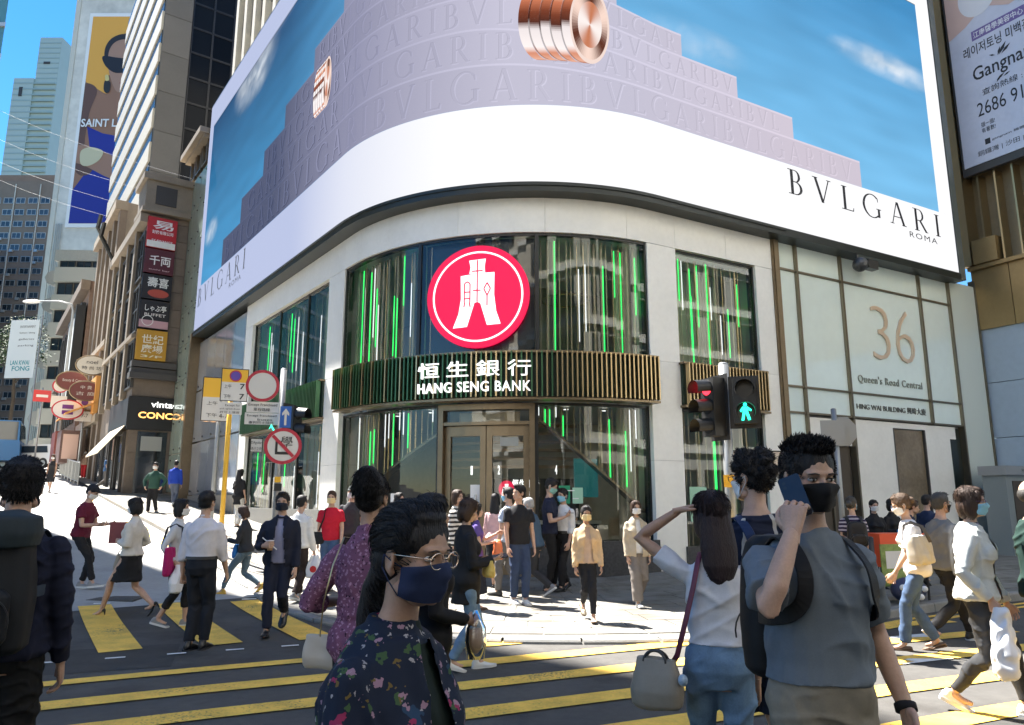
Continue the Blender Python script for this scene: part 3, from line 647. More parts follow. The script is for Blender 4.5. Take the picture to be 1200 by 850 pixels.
mb = MB(); put_serif(mb, "BVLGARI", lambda x, z, o: P(x, z, .02 + o), 8.45, 14.98, 9.24, .68, gap=.42); mb.build("screen_lettering", m_ink, screen)
mb = MB(); put_text(mb, "ROMA", lambda x, z, o: P(x, z, .02 + o), 13.42, 14.75, 8.98, 9.15, spacing=1.25); mb.build("screen_lettering", m_ink, screen)
mb = MB(); put_serif(mb, "BVLGARI", lambda x, z, o: P(x, z, .02 + o), -18.4, -12.1, 9.2, .72, gap=.42); mb.build("screen_lettering", m_ink, screen)
mb = MB(); put_text(mb, "ROMA", lambda x, z, o: P(x, z, .02 + o), -13.9, -12.5, 8.92, 9.1, spacing=1.25); mb.build("screen_lettering", m_ink, screen)
# ---------------------------------------------------------------- other buildings
class Face:
    """a flat front: x along it, z up, o out of it"""
    def __init__(s, org, u, n=None):
        org = (org[0], org[1], 0)
        s.o = Vector(org); s.u = Vector(u).normalized(); s.n = Vector(n).normalized() if n is not None else Vector((s.u.y, -s.u.x, 0))
    def __call__(s, x, z, o=0.): p = s.o + s.u * x + s.n * o; return Vector((p.x, p.y, z))
    def mat(s, x, z, o=0.): return frame_at(s(x, z, o), s.u, -s.n)
    def box(s, mb, x0, x1, z0, z1, o0, o1, mi=0):
        return mb.hexa([s(x0, z0, o1), s(x1, z0, o1), s(x1, z0, o0), s(x0, z0, o0), s(x0, z1, o1), s(x1, z1, o1), s(x1, z1, o0), s(x0, z1, o0)], mi)
_wm = {}
def win_mesh(w, h, fw, mf, mp, nx=1, nz=1):
    k = (w, h, fw, mf.name, mp.name, nx, nz)
    if k not in _wm:
        f = MB()   # local: x right, z up, -y outwards
        for x0, x1, z0, z1 in ((0, fw, 0, h), (w - fw, w, 0, h), (fw, w - fw, 0, fw), (fw, w - fw, h - fw, h)): f.box(x0, x1, -.1, .02, z0, z1)
        for i in range(1, nx): x = w * i / nx; f.box(x - fw * .35, x + fw * .35, -.08, .02, fw, h - fw)
        for i in range(1, nz): z = h * i / nz; f.box(fw, w - fw, -.075, .02, z - fw * .35, z + fw * .35)
        p = MB(); p.quad((fw, -.03, fw), (w - fw, -.03, fw), (w - fw, -.03, h - fw), (fw, -.03, h - fw))
        _wm[k] = (f.mesh("window_frame_mesh", mf), p.mesh("pane_mesh", mp))
    return _wm[k]
def windows(par, face, xs, zs, w, h, fw, mf, mp, nx=1, nz=1, o=0.):
    fm, pm = win_mesh(w, h, fw, mf, mp, nx, nz)
    for z in zs:
        for x in xs:
            m = face.mat(x, z, o); f = inst("window", fm, par, m); inst("pane", pm, f, m)
m_pane = M("window_pane_dark", (.03, .04, .05), .06, spec=.9, rnd=.5)
m_paneb = M("window_pane_blue", (.06, .10, .13), .05, spec=1., rnd=.4)
m_alu = M("aluminium", (.5, .5, .48), .4, .6)
m_brown = M("brown_stone", (.17, .135, .105), .7, var=.18, vs=2, bump=.2)  # darkened to stand in for shade from buildings across the side street
m_tan = M("shaded_tan_stone", (.28, .235, .18), .7, var=.15, vs=2)  # street shade is put into this colour, darker than the bare stone
m_cream = M("cream_render", (.55, .51, .42), .75, var=.12, vs=.7)
m_dkwin = M("dark_window_frame", (.05, .045, .04), .5)
UP = Vector((0, 0, 1))
# --- blue glass shopfront under the screen's far end
t = thing("glass_shopfront", "blue grey glass panelled shop wall under the far end of the screen", "shopfront", P(-16, 1, -.3))
m_bgl = M("blue_grey_glass", (.42, .47, .54), .05, .45, spec=1, var=.1, vs=.8); m_ggl = M("pale_green_glass", (.50, .62, .56), .06, .3, spec=1, var=.14, vs=.6)
mb = MB(); pbox(mb, -18.95, -12.76, 0, 8.0, -1.4, -.5); mb.build("wall", M("grey_render"), t)
mb = MB(); pbox(mb, -18.95, -12.78, .2, 1.75, -.5, -.3); mb.build("plinth", M("brown_grey_stone", (.3, .27, .23), .6, var=.15), t)
mb = MB(); mb.ball((0, 0, 0), .035); SPI = mb.mesh("spider_mesh", M("dark_steel", (.1, .1, .1), .4, .8))
PW = 1.24
pm = MB().box(-PW / 2 + .012, PW / 2 - .012, 0, .025, .012, 2.0).mesh("panel_mesh", m_bgl)
for i in range(5):
    for j in range(3):
        s = -18.94 + PW * (i + .5); inst("glass_panel", pm, t, PM(s, 1.76 + 2.05 * j, -.33)); inst("spider_fitting", SPI, t, PM(s - .3, 1.76 + 2.05 * j + .15, -.31)); 
mb = MB(); pbox(mb, -19.2, -18.96, .5, 8.25, -.5, .02); mb.build("corner_post", m_brz, t)
# --- pale green glass wall beyond it, with cornice
t = thing("green_glass_building", "pale green glass panelled building with cream cornice left of the screen", "building", ST(1.5, -1, 1))
f = Face(ST(3.6, -.12), -EL, NL)
mb = MB(); f.box(mb, 0, 3.18, 1, 17.0, -5, -.05); mb.build("wall", m_cream, t)
pm = MB().box(.012, 1.04, -.03, 0, .012, 1.52).mesh("green_panel_mesh", m_ggl)
for i in range(3):
    for j in range(9): m = f.mat(.02 + 1.055 * i, 1.9 + 1.54 * j, .0); inst("glass_panel", pm, t, m); inst("spider_fitting", SPI, t, f.mat(.02 + 1.055 * i + .2, 1.9 + 1.54 * j + .2, .05)); inst("spider_fitting", SPI, t, f.mat(.02 + 1.055 * i + .85, 1.9 + 1.54 * j + 1.3, .05))
mb = MB(); f.box(mb, 0, 3.18, .8, 1.88, -.05, .08); mb.build("plinth", M("brown_grey_stone"), t)
windows(t, f, [.1, 1.15, 2.2], [15.85], .85, 1.1, .06, m_brz, m_pane)
mb = MB(); f.box(mb, -.3, 3.3, 17.0, 17.25, -5.2, .5); f.box(mb, -.15, 3.2, 16.85, 17.0, -5, .3); mb.build("cornice", m_tan, t)
# --- cream block rising behind the screen
t = thing("cream_tower", "cream office block with tall dark window slots rising behind the screen", "building", ST(0, -8, 10))
f = Face(P(-25.2, 0, -2.5), -EL, NL)
mb = MB(); f.box(mb, 0, 12, 17.3, 38, -10, 0); mb.build("wall", m_cream, t)
for i in range(7):
    mb = MB(); f.box(mb, .3 + i * 1.6, .75 + i * 1.6, 17.3, 38, .0, .35); mb.build("mullion", m_cream, t)
windows(t, f, [.85 + i * 1.6 for i in range(7)], [18.2 + 3.3 * j for j in range(6)], .95, 2.5, .07, m_dkwin, m_pane, 1, 2, .01)
# --- stone corner building with the stack of restaurant signs
t = thing("stone_corner_building", "brown stone corner building with turret and black shop fascia beside the green glass wall", "building", ST(5, 0, 1))
fe = Face(ST(3.2, 1.55), -NL, -EL); fs = Face(ST(11.6, 1.55), -EL, NL)
mb = MB(); fe.box(mb, 0, 6, .8, 14.2, -8.4, 0); mb.build("wall", m_brown, t)
for k in range(17):
    mb = MB(); z = 1.2 + .78 * k; fe.box(mb, .02, 1.6, z, z + .75, 0, .03); mb.build("stone_course", M("brown_stone_b", (.19, .15, .115), .7, var=.18, vs=2, rnd=.08), t)
mb = MB(); fe.box(mb, -.25, 1.7, 14.15, 15.4, -1.6, .25); fe.box(mb, -.4, 1.85, 15.4, 15.7, -1.75, .42); fe.box(mb, -.35, 1.8, 13.95, 14.15, -1.7, .35); mb.build("turret", m_tan, t)
mb = MB(); fe.box(mb, .15, 1.0, 14.35, 15.2, .25, .3); mb.build("turret_window", m_dkwin, t)
mb = MB(); fe.box(mb, -.2, 1.75, 6.6, 6.85, -.3, .3); fe.box(mb, -.15, 1.6, 6.85, 7.05, -.2, .2); fe.box(mb, -.15, 1.6, 7.1, 7.35, -.2, .22); mb.build("ledge", M("dark_stone", (.08, .075, .07), .6), t)
mb = MB(); fe.box(mb, -.1, 2.2, 4.45, 5.85, 0, .12); fs.box(mb, 3.6, 8.5, 4.6, 5.8, 0, .12); mb.build("fascia", M("fascia_black", (.015, .015, .016), .4), t)
mb = MB(); put_text(mb, "vintage", lambda x, z, o: fe(x, z, .13 + o), .75, 2.0, 5.35, 5.68, bold=.02); mb.build("lettering", m_lit, t)
mb = MB(); put_text(mb, "CONCEPT", lambda x, z, o: fe(x, z, .13 + o), .3, 2.35, 4.95, 5.22, bold=.025); mb.build("lettering", M("amber_letter", (.8, .4, .12), .4, em=(1, .45, .12), es=.5), t)
mb = MB(); fe.box(mb, .35, 1.5, 1.5, 4.4, 0, .05); mb.build("shop_window", m_pane, t)
mb = MB(); fe.box(mb, .5, 1.3, 3.6, 4.2, .05, .09); mb.build("shop_sign", M("grey_notice"), t)
mb = MB(); a = [fs(4.4, 4.58, .13), fs(8.2, 4.58, .13), fs(8.2, 3.45, 1.0), fs(4.4, 3.45, 1.0)]; b = [p + Vector((0, 0, .06)) for p in a]; mb.hexa(a + b); mb.build("awning", M("cream_canvas", (.72, .62, .45), .7), t)
for i in range(4):
    mb = MB(); x = .3 + 2.1 * i; fs.box(mb, x, x + .35, 5.85, 13.6, 0, .22); mb.build("pilaster", m_tan, t)
windows(t, fs, [.75 + 2.1 * i for i in range(4)], [6.2, 8.6, 11.0], 1.45, 2.1, .09, m_dkwin, m_paneb, 2, 2, .02)
windows(t, fs, [.4, 2.3, 4.3, 6.4], [1.9], 1.6, 2.5, .1, m_dkwin, m_pane, 1, 1, .02)
for a in ((0, 8.5, 13.5, 13.9, 0, .35), (0, 8.5, 8.32, 8.5, .0, .25)): mb = MB(); fs.box(mb, *a); mb.build("ledge", m_tan, t)
# signs stacked on the corner
SG = [("red white lettered sign, topmost of the stack on the stone corner", srgb(190, 30, 40), 12.35, 13.75, [("SY FINANCE", (.9, .9, .9), .2, .28), ("財務有限公司", (.9, .85, .85), .46, .58), ("易", (.9, .85, .85), .62, .9)]),
      ("maroon restaurant sign with two white characters on the stone corner", srgb(85, 20, 35), 11.2, 12.3, [("千両", (.9, .88, .85), .35, .75), ("sushi bar", (.6, .4, .4), .14, .2)]),
      ("black restaurant sign with red dish picture on the stone corner", srgb(28, 22, 24), 10.05, 11.15, [("壽喜", (.85, .85, .8), .5, .9)]),
      ("black sign with white script and pink band on the stone corner", srgb(25, 20, 22), 8.75, 10.0, [("しゃぶ亭", (.85, .85, .8), .62, .85), ("BUFFET", (.75, .7, .65), .45, .55)]),
      ("gold sign with pale characters, lowest of the stack on the stone corner", srgb(200, 150, 40), 7.38, 8.7, [("世紀", (.9, .85, .7), .55, .85), ("廣場", (.9, .85, .7), .25, .52), ("3/F", (.85, .8, .6), .1, .18)])]
for lab, col, z0, z1, txt in SG:
    q = thing("restaurant_sign", lab, "sign", fe(.1, z0, .1), 0, "signs stacked on the stone corner")
    mb = MB(); fe.box(mb, -.06, 1.12, z0 + .02, z1, .04, .26); mb.build("sign_box", M("sg_" + str(int(z0 * 10)), col, .45), q)
    for tx, c, a, b in txt:
        mb = MB(); put_text(mb, tx, lambda x, z, o: fe(x, z, .264 + o), .14, .98, z0 + (z1 - z0) * a, z0 + (z1 - z0) * b, bold=.015); mb.build("lettering", M("sgt%.2f%.2f%.2f" % c, c, .5), q)
    if "dish" in lab: mb = MB(); mb.disc(fe(.6, z0 + .28, .265), fe.u * 1.6, UP * .7, .26); mb.build("dish_picture", M("dish_red", (.5, .08, .05), .5), q)
    if "pink band" in lab: mb = MB(); fe.box(mb, -.04, 1.1, z0 + .05, z0 + .38, .26, .265); mb.build("pink_band", M("pinkish", (.6, .35, .38), .5), q); mb = MB(); mb.ring(fe(.28, z0 + .35, .27), fe.u, UP, .2, .23); mb.build("round_mark", M("sgt0.85"), q) if False else mb.build("round_mark", m_white, q)
    if "red white" in lab: mb = MB(); fe.box(mb, -.04, 1.1, z0 + .04, z0 + .32, .26, .265); mb.build("white_band", m_white, q)
# --- tower with banded side and dark glass front
t = thing("banded_tower", "tall tower with pale banded side, grey stone pier and black glass front", "building", ST(25, -2, 2))
fb = Face(ST(20, -.7), -NL, -EL); fl = Face(ST(40, -.7), -EL, NL)
mb = MB(); fb.box(mb, 0, 9, 2, 46, -20, 0); mb.build("wall", m_dkwin, t)
mb = MB(); fb.box(mb, 0, 1.75, 20, 46, -.5, .25); mb.build("stone_pier", M("grey_stone", (.085, .082, .077), .6, var=.12, vs=.8), t)
for k in range(9):
    mb = MB(); fb.box(mb, .02, 1.74, 20.1 + 2.9 * k, 22.95 + 2.9 * k, .25, .28); mb.build("stone_panel", M("grey_stone_b", (.095, .09, .083), .6, var=.1, vs=.8, rnd=.12), t)
windows(t, fb, [1.85 + 1.4 * i for i in range(5)], [19 + 1.93 * j for j in range(14)], 1.38, 1.9, .05, M("black_mullion", (.02, .02, .022), .4), M("black_glass", (.006, .008, .012), .2, spec=.08, rnd=.3))
for k in range(11):
    mb = MB(); fl.box(mb, 0, 20, 18.8 + 2.45 * k, 20.2 + 2.45 * k, 0, .14); mb.build("band", M("band_cream", (.42, .40, .345), .6, var=.06, rnd=.05), t)
    mb = MB(); fl.box(mb, 0, 20, 20.25 + 2.45 * k, 21.2 + 2.45 * k, .0, .05); mb.build("strip_window", M("strip_glass", (.02, .028, .028), .25, spec=.2), t)
# --- tan block under the tower
t = thing("tan_arcade_building", "tan stone building with large framed windows between the stone corner and brick shops", "building", ST(16, 0, 1.5))
f = Face(ST(20, 1.35), -EL, NL)
mb = MB(); f.box(mb, 0, 8.38, 1, 17.4, -7, 0); mb.build("wall", m_tan, t)
for i in range(5): mb = MB(); f.box(mb, .1 + 1.95 * i, .65 + 1.95 * i, 1.2, 16.9, 0, .35); mb.build("pilaster", m_brown, t)
windows(t, f, [.72 + 1.95 * i for i in range(4)], [6.5, 10, 13.6], 1.3, 2.9, .1, m_dkwin, m_paneb, 1, 2, .02)
windows(t, f, [.72 + 1.95 * i for i in range(4)], [2.2], 1.3, 3., .1, m_dkwin, m_pane, 1, 1, .02)
for a in ((-.1, 8.5, 16.9, 17.4, 0, .6), (-.05, 8.4, 9.5, 9.8, 0, .45), (-.05, 8.4, 5.5, 5.9, 0, .5)): mb = MB(); f.box(mb, *a); mb.build("ledge", m_tan, t)
for x, z in ((5.2, 15.3), (7.2, 14.2)):
    mb = MB(); mb.tube([f(x, z, .2), f(x, z + 1.4, 1.0)], .09, 6); mb.tube([f(x, z + 1.4, 1.0), f(x, z + 2.2, .9)], .12, 6); mb.build("flagpole_bracket", M("black_frame"), t)
# --- brick shops with arched windows
t = thing("brick_shop_building", "dark brick building with arched windows and lit white panel behind the oval signs", "building", ST(27, 0, 2))
f = Face(ST(36, 1.9), -EL, NL)
mb = MB(); f.box(mb, 0, 15.9, 1.5, 15, -7, 0); mb.build("wall", M("dark_brick", (.16, .11, .085), .8, var=.2, vs=6), t)
for i in range(6):
    for z in (6.2, 10.5):
        x = 1 + 2.5 * i; mb = MB(); pts = [f(x, z, .04), f(x + 1.4, z, .04), f(x + 1.4, z + 2.4, .04)] + [f(x + .7 + .7 * math.cos(a * .3142), z + 2.4 + .7 * math.sin(a * .3142), .04) for a in range(1, 10)] + [f(x, z + 2.4, .04)]
        mb.poly(pts); w = mb.build("arched_window", m_pane, t)
        mb = MB(); mb.tube([f(x, z, .06), f(x, z + 2.4, .06)] + [f(x + .7 - .7 * math.cos(a * .3142), z + 2.4 + .7 * math.sin(a * .3142), .06) for a in range(1, 10)] + [f(x + 1.4, z + 2.4, .06), f(x + 1.4, z, .06)], .09, 4); mb.build("window_frame", m_dkwin, w)
for a in ((-.1, 16, 14.4, 15, 0, .5), (0, 15.9, 9.7, 10, 0, .3), (0, 15.9, 5.2, 5.5, 0, .3)): mb = MB(); f.box(mb, *a); mb.build("ledge", m_brown, t)
mb = MB(); f.box(mb, 8.5, 15.6, 7.6, 13.4, .1, .3); mb.build("white_panel", M("panel_white", (.8, .8, .76), .5), t)
mb = MB(); f.box(mb, 8.3, 15.8, 13.4, 13.6, .1, .35); f.box(mb, 15.6, 15.9, 7.4, 13.4, .1, .6); mb.build("panel_frame", m_blk, t)
windows(t, f, [.5 + 2.6 * i for i in range(6)], [2.4], 2.2, 2.6, .1, m_dkwin, m_pane, 1, 1, .02)
# --- far cream balconied block
t = thing("balcony_block", "cream block with strip windows and scalloped balconies at the street's end", "building", (-47, 82, 5))
f = Face((-52.3, 80, 0), (1, 0.06, 0)); fw = Face((-53.6, 92, 0), (1.3, -12, 0), (-12, -1.3, 0))
mb = MB(); f.box(mb, 0, 12, 3, 29.5, -14, 0); mb.build("wall", M("pale_render", (.5, .49, .44), .8, var=.1), t)
for k in range(7):
    mb = MB(); f.box(mb, .1, 11.8, 6.5 + 3.25 * k, 8.2 + 3.25 * k, .0, .7); mb.build("spandrel", M("spandrel_cream", (.58, .56, .49), .7, rnd=.06), t)
    windows(t, f, [.3 + 1.8 * i for i in range(6)], [8.3 + 3.25 * k], 1.7, 1.45, .08, m_dkwin, m_pane, 2, 1, .02)
    mb = MB(); mb.tube([fw(x, 7.2 + 3.25 * k, .5) for x in (0, 3, 6, 9, 11.8)], .9, 8); mb.build("balcony", M("grey_render"), t)
mb = MB(); f.box(mb, -.3, 12, 28.6, 29.9, -14, .3); mb.build("parapet", M("pale_render"), t)
mb = MB(); f.box(mb, 3.2, 5.4, 29.9, 31.2, -5, -2.5); mb.build("roof_hut", M("tan_hut", (.6, .5, .36), .8), t)
# --- white tower with the fashion poster
t = thing("white_tower", "white tower with stained wall carrying a tall orange fashion poster", "building", (-60, 105, 5))
f = Face((-67.2, 100, 0), (1, 0, 0))
mb = MB(); f.box(mb, 0, 22, 5, 92, -18, 0); mb.build("wall", M("stained_white", (.62, .60, .55), .8, var=.25, vs=.12), t)
mb = MB(); f.box(mb, -.1, .6, 5, 92, 0, .15); mb.build("pilaster", M("spandrel_cream"), t)
windows(t, f, [5.2 + 3.4 * i for i in range(4)], [78 + 3.6 * j for j in range(3)], 2.3, 2.5, .12, m_dkwin, m_pane, 2, 2, .02)
windows(t, f, [2.0 + 4 * i for i in range(4)], [10 + 3.6 * j for j in range(6)], 2.3, 2., .12, m_dkwin, m_pane, 2, 1, .02)
for k in range(4): mb = MB(); mb.tube([f(1 + .25 * k, 6, .2), f(1 + .25 * k, 41, .2)], .07, 5); mb.build("pipe", m_alu, t)
t = thing("fashion_poster", "tall white framed orange poster of woman in sunglasses and blue dress on white tower", "poster", (-60, 99.6, 40.5))
fp = Face((-64.9, 99.75, 0), (1, 0, 0)); Wp, Z0, Z1 = 12.4, 40.4, 75.2
mb = MB(); fp.box(mb, 0, Wp, Z0, Z1, -.2, 0); mb.build("poster_board", M("poster_white", (.78, .78, .78), .6), t)
def PP(px, py, o): return fp(max(.5, min(Wp - .5, .5 + (px - (310 - 53 * (py - 75) / 725)) / 23.)), Z1 - .6 - max(0, min(1, (py - 75) / 725)) * (Z1 - Z0 - 1.2), o)
sh = [((.74, .37, .06), [(282, 75), (470, 75), (470, 800), (232, 800)]),
      ((.28, .145, .09), [(275, 340), (300, 318), (345, 345), (372, 352), (372, 290), (470, 290), (470, 800), (245, 800)]),
      ((.015, .025, .26), [(305, 470), (360, 495), (415, 505), (470, 490), (470, 800), (232, 800), (250, 690), (300, 640), (320, 560)]),
      ((.12, .06, .045), [(275, 340), (300, 318), (335, 345), (310, 430), (300, 560), (330, 620), (290, 640), (255, 590), (260, 480)]),
      ((.33, .18, .12), [(258, 545), (290, 535), (370, 560), (430, 600), (440, 660), (390, 650), (300, 605), (258, 590)]),
      ((.36, .21, .15), [(372, 170), (395, 150), (470, 146), (470, 330), (425, 350), (400, 345), (380, 300), (370, 250)]),
      ((.02, .017, .02), [(356, 225), (358, 190), (375, 160), (405, 143), (440, 140), (470, 145), (470, 160), (420, 160), (390, 172), (372, 200), (366, 245)]),
      ((.012, .012, .018), [(350, 222), (395, 226), (470, 240), (470, 285), (425, 282), (390, 280), (360, 255)]),
      ((.25, .06, .05), [(412, 318), (430, 310), (450, 318), (432, 330)]),
      ((.55, .5, .33), [(288, 560), (310, 545), (340, 546), (365, 560), (350, 590), (315, 608), (290, 600)]),
      ((.02, .02, .02), [(362, 310), (380, 316), (380, 345), (368, 355), (358, 340)]), ((.6, .5, .2), [(362, 292), (372, 290), (376, 308), (364, 310)])]
def rounded(pts):
    out = []; n_ = len(pts)
    for i in range(n_):
        p0, p1, p2, p3 = (Vector(pts[(i + j) % n_]) for j in (-1, 0, 1, 2))
        for j in range(5): u = j / 5; out.append(tuple(.5 * ((2 * p1) + (p2 - p0) * u + (2 * p0 - 5 * p1 + 4 * p2 - p3) * u * u + (3 * p1 - p0 - 3 * p2 + p3) * u ** 3)))
    return out
for k, (c, pts) in enumerate(sh):
    pts = rounded(pts) if k not in (0, 2) else pts
    mb = MB(); mb.poly([PP(x, y, .01 + .012 * k) for x, y in reversed(pts)]); mb.build("print_shape", M("poster_%d" % k, c, .6), t)
mb = MB(); put_text(mb, "SAINT LAURENT", lambda x, z, o: fp(x, z, .2), .7, 11.8, Z0 + 15.7, Z0 + 17.0, bold=.02); mb.v = [p for p in mb.v]; mb.build("lettering", M("poster_white"), t)
# --- grey flats, far pale tower, blue glass tower
t = thing("grey_apartment_building", "grey apartment block with rows of small windows and air conditioners at far left", "apartment block", (-120, 172, 8))
f = Face((-150, 170, 0), (1, 0, 0)); mg = M("grey_brown_flats", (.19, .15, .12), .85, var=.12, vs=.3)
mb = MB(); f.box(mb, 0, 40.5, 8, 80, -15, 0); f.box(mb, 0, 34, 80, 82.5, -15, -2); mb.build("wall", mg, t)
windows(t, f, [20.5 + 3.05 * i for i in range(6)], [16 + 3.05 * j for j in range(20)], 2.3, 1.5, .1, m_alu, m_pane, 2, 1, .05)
AC = MB().box(-.4, .4, -.5, 0, 0, .6).mesh("ac_mesh", m_alu)
for k in range(36): inst("air_conditioner", AC, t, f.mat(22 + 3.05 * random.randrange(6) - 1.0, 15.5 + 3.05 * random.randrange(20), .05))
for x in (26.2, 32.4): mb = MB(); mb.tube([f(x, 10, .25), f(x, 79, .25)], .14, 6); mb.build("pipe", M("pale_render"), t)
t = thing("far_pale_tower", "far pale green glass skyscraper with stepped top against the blue sky", "skyscraper", (-285, 400, 10))
f = Face((-305, 400, 0), (1, 0, 0)); mpt = M("pale_tower", (.40, .52, .50), .5, var=.06, vs=.02)
mb = MB(); f.box(mb, 16, 29.5, 10, 280, -20, 0); f.box(mb, 4, 16.02, 10, 252, -20, 1); mb.build("wall", mpt, t)
for k in range(48): mb = MB(); f.box(mb, 4.3, 29.3, 100 + 3.8 * k if k < 40 else 252 + 3.4 * (k - 40), 100.9 + 3.8 * k if k < 40 else 252.8 + 3.4 * (k - 40), .0, 1.15) if k < 40 else f.box(mb, 16.3, 29.3, 252 + 3.4 * (k - 40), 252.8 + 3.4 * (k - 40), 0, .15); mb.build("floor_line", M("pale_tower_b", (.30, .42, .42), .4), t)
mb = MB(); f.box(mb, 8, 10, 240, 246, 1, 1.3); f.box(mb, 20, 24, 262, 263.5, 0, .3); mb.build("louvre", m_dkwin, t)
t = thing("blue_glass_tower", "blue glass tower at the far left edge of the street", "skyscraper", (-118, 150, 8))
f = Face((-136, 150, 0), (1, 0, 0)); mb = MB(); mb.prism([(-136, 150), (-114, 150), (-127, 163), (-136, 163)], 8, 63); mb.build("wall", M("blue_curtain", (.06, .2, .3), .2, spec=.8), t)
windows(t, f, [9 + 2.6 * i for i in range(5)], [30 + 3.2 * j for j in range(10)], 2.4, 2.9, .12, m_alu, M("blue_pane", (.08, .28, .42), .1, spec=.9, rnd=.3), 1, 2, .02)
t = thing("teal_glass_tower", "teal glass tower edge at the far left margin with white floor lines", "skyscraper", (-54, 62, 4))
mb = MB(); mb.prism([(-46.8, 60), (-58.5, 74), (-75, 74), (-75, 60)], 4, 50); mb.build("wall", M("teal_curtain", (.06, .17, .2), .25, spec=.8), t)
for k in range(14): mb = MB(); mb.prism([(-46.6, 59.8), (-58.5, 74.1), (-75, 74.1), (-75, 59.8)], 6 + 3.2 * k, 6.4 + 3.2 * k); mb.build("floor_line", m_alu, t)
# --- office entrance building right of the bank
t = thing("office_entrance_building", "pale glass office entrance with gold 36 numerals between bank and bronze building", "building", P(12, 0, -2))
m_hw = M("pale_back_painted_glass", (.84, .95, .90), .05, .15, spec=.9, var=.05, vs=.5, rnd=.05); m_mul = M("bronze_mullion", (.20, .17, .12), .35, .8)
mb = MB(); pbox(mb, 8.32, 17.2, 0, 8.15, -3, -.55); mb.build("wall", M("grey_render"), t)
gx = [8.33, 8.97, 10.72, 14.2, 15.68]; gz = [3.7, 4.35, 7.35, 8.1]
for i in range(4):
    for j in range(3):
        a, b = gx[i] + .03, gx[i + 1] - .03; mb = MB(); pbox(mb, a, b, gz[j] + .02, gz[j + 1] - .02, -.45, -.40); mb.build("glass_panel", m_hw, t)
mb = MB(); pbox(mb, 8.33, 8.94, .1, 3.68, -.45, -.4); mb.build("glass_panel", m_hw, t)
for x in gx[1:]: mb = MB(); pbox(mb, x - .035, x + .035, 0 if x in (8.97, 10.72, 15.68) else 3.66, 8.1, -.5, -.32); mb.build("mullion", m_mul, t)
for z in gz[:-1]: mb = MB(); pbox(mb, 8.34, 15.66, z - .025, z + .025, -.46, -.35); mb.build("transom", m_mul, t)
mb = MB(); pbox(mb, 15.74, 17.05, 0, 8.1, -.5, -.34); mb.build("corner_pier", M("pier_white_green", (.62, .68, .62), .15, spec=.7), t)
mb = MB(); pbox(mb, 17.06, 17.12, 0, 8.3, -.5, -.3); mb.build("pier_trim", m_mul, t)
mb = MB(); pbox(mb, 10.76, 12.4, 0, 3.65, -.5, -.4); pbox(mb, 13.85, 15.3, 0, 3.65, -.5, -.4); pbox(mb, 12.4, 13.85, 3.5, 3.65, -.5, -.4); pbox(mb, 9.0, 10.68, 2.95, 3.62, -.5, -.42); mb.build("white_wall_panel", m_white, t)
mb = MB(); pbox(mb, 9.02, 10.66, 0, 2.94, -.54, -.5); mb.build("dark_doorway", m_dark, t)
mb = MB(); pbox(mb, 9.8, 9.86, 0, 2.94, -.5, -.44); mb.build("doorway_frame", m_mul, t)
mb = MB(); pbox(mb, 12.42, 13.83, .5, 3.48, -.52, -.46); mb.build("shop_window", M("warm_window", (.22, .17, .11), .12, spec=.7, var=.4, vs=1.2), t)
mb = MB(); pbox(mb, 12.4, 12.46, .4, 3.5, -.46, -.4); pbox(mb, 13.79, 13.85, .4, 3.5, -.46, -.4); mb.build("window_frame", m_dkwin, t)
mb = MB(); pbox(mb, 15.32, 15.64, 0, 3.62, -.54, -.48); pbox(mb, 15.0, 15.32, 0, 3.3, -.4, -.39); mb.build("dark_doorway", M("door_black", (.012, .018, .016), .3), t)
m_num = M("rose_gold", (.80, .62, .45), .35, .4)
HWf = lambda x, z, o: P(x, z, -.39 + o)
mb = MB(); put_text(mb, "3", HWf, 11.85, 12.6, 5.35, 6.85, .04, bold=-.022); put_text(mb, "6", HWf, 12.9, 13.7, 5.35, 6.85, .04, bold=-.022); mb.build("numeral", m_num, t)
mb = MB(); put_text(mb, "Queen's Road Central", HWf, 11.1, 13.9, 4.62, 4.86, .02, spacing=1.15); mb.build("lettering", M("grey_letter", (.30, .32, .27), .5), t)
mb = MB(); put_text(mb, "HING WAI BUILDING 興瑋大廈", HWf, 10.95, 13.95, 3.92, 4.1, .015, bold=-.004); mb.build("lettering", M("dark_letter", (.12, .12, .10), .5), t)
mb = MB(); mb.ball(P(11.0, 7.75, .05), .2); pbox(mb, 11.3, 11.7, 7.7, 7.95, -.1, .1); mb.tube([P(11, 7.95, -.02), P(11, 8.2, -.02)], .03, 6); mb.build("camera_housing", M("dark_steel"), t)
# --- bronze clad building at the right edge
t = thing("bronze_building", "bronze panelled building with pale blue lower wall at the right edge", "building", P(18, 0, -.3))
f = Face(P(17.15, 0, -.4), NR, -ER)
m_bz = M("bronze_panel", (.34, .23, .10), .38, .55, var=.12, vs=1, rnd=.1); m_bzd = M("bronze_recess", (.30, .22, .12), .5, .3, var=.1)
mb = MB(); f.box(mb, 0, 9, 0, 24, -6, -.3); mb.build("wall", m_bzd, t)
for i in range(5):
    mb = MB(); f.box(mb, .02 + 1.1 * i, 1.1 + 1.1 * i, 6.72, 8.6, -.3, .06); mb.build("bronze_panel", m_bz, t)
    for j in range(4): mb = MB(); f.box(mb, .02 + 1.5 * i, 1.5 + 1.5 * i, 0.1 + 1.66 * j, 1.74 + 1.66 * j, -.3, -.02); mb.build("blue_wall_panel", M("blue_grey_panel", (.42, .50, .58), .25, spec=.6, var=.05, rnd=.04), t)
for i in range(12): mb = MB(); f.box(mb, .05 + .5 * i, .1 + .5 * i, 8.6, 11.6, -.3, .12); mb.build("vertical_fin", m_gold, t)
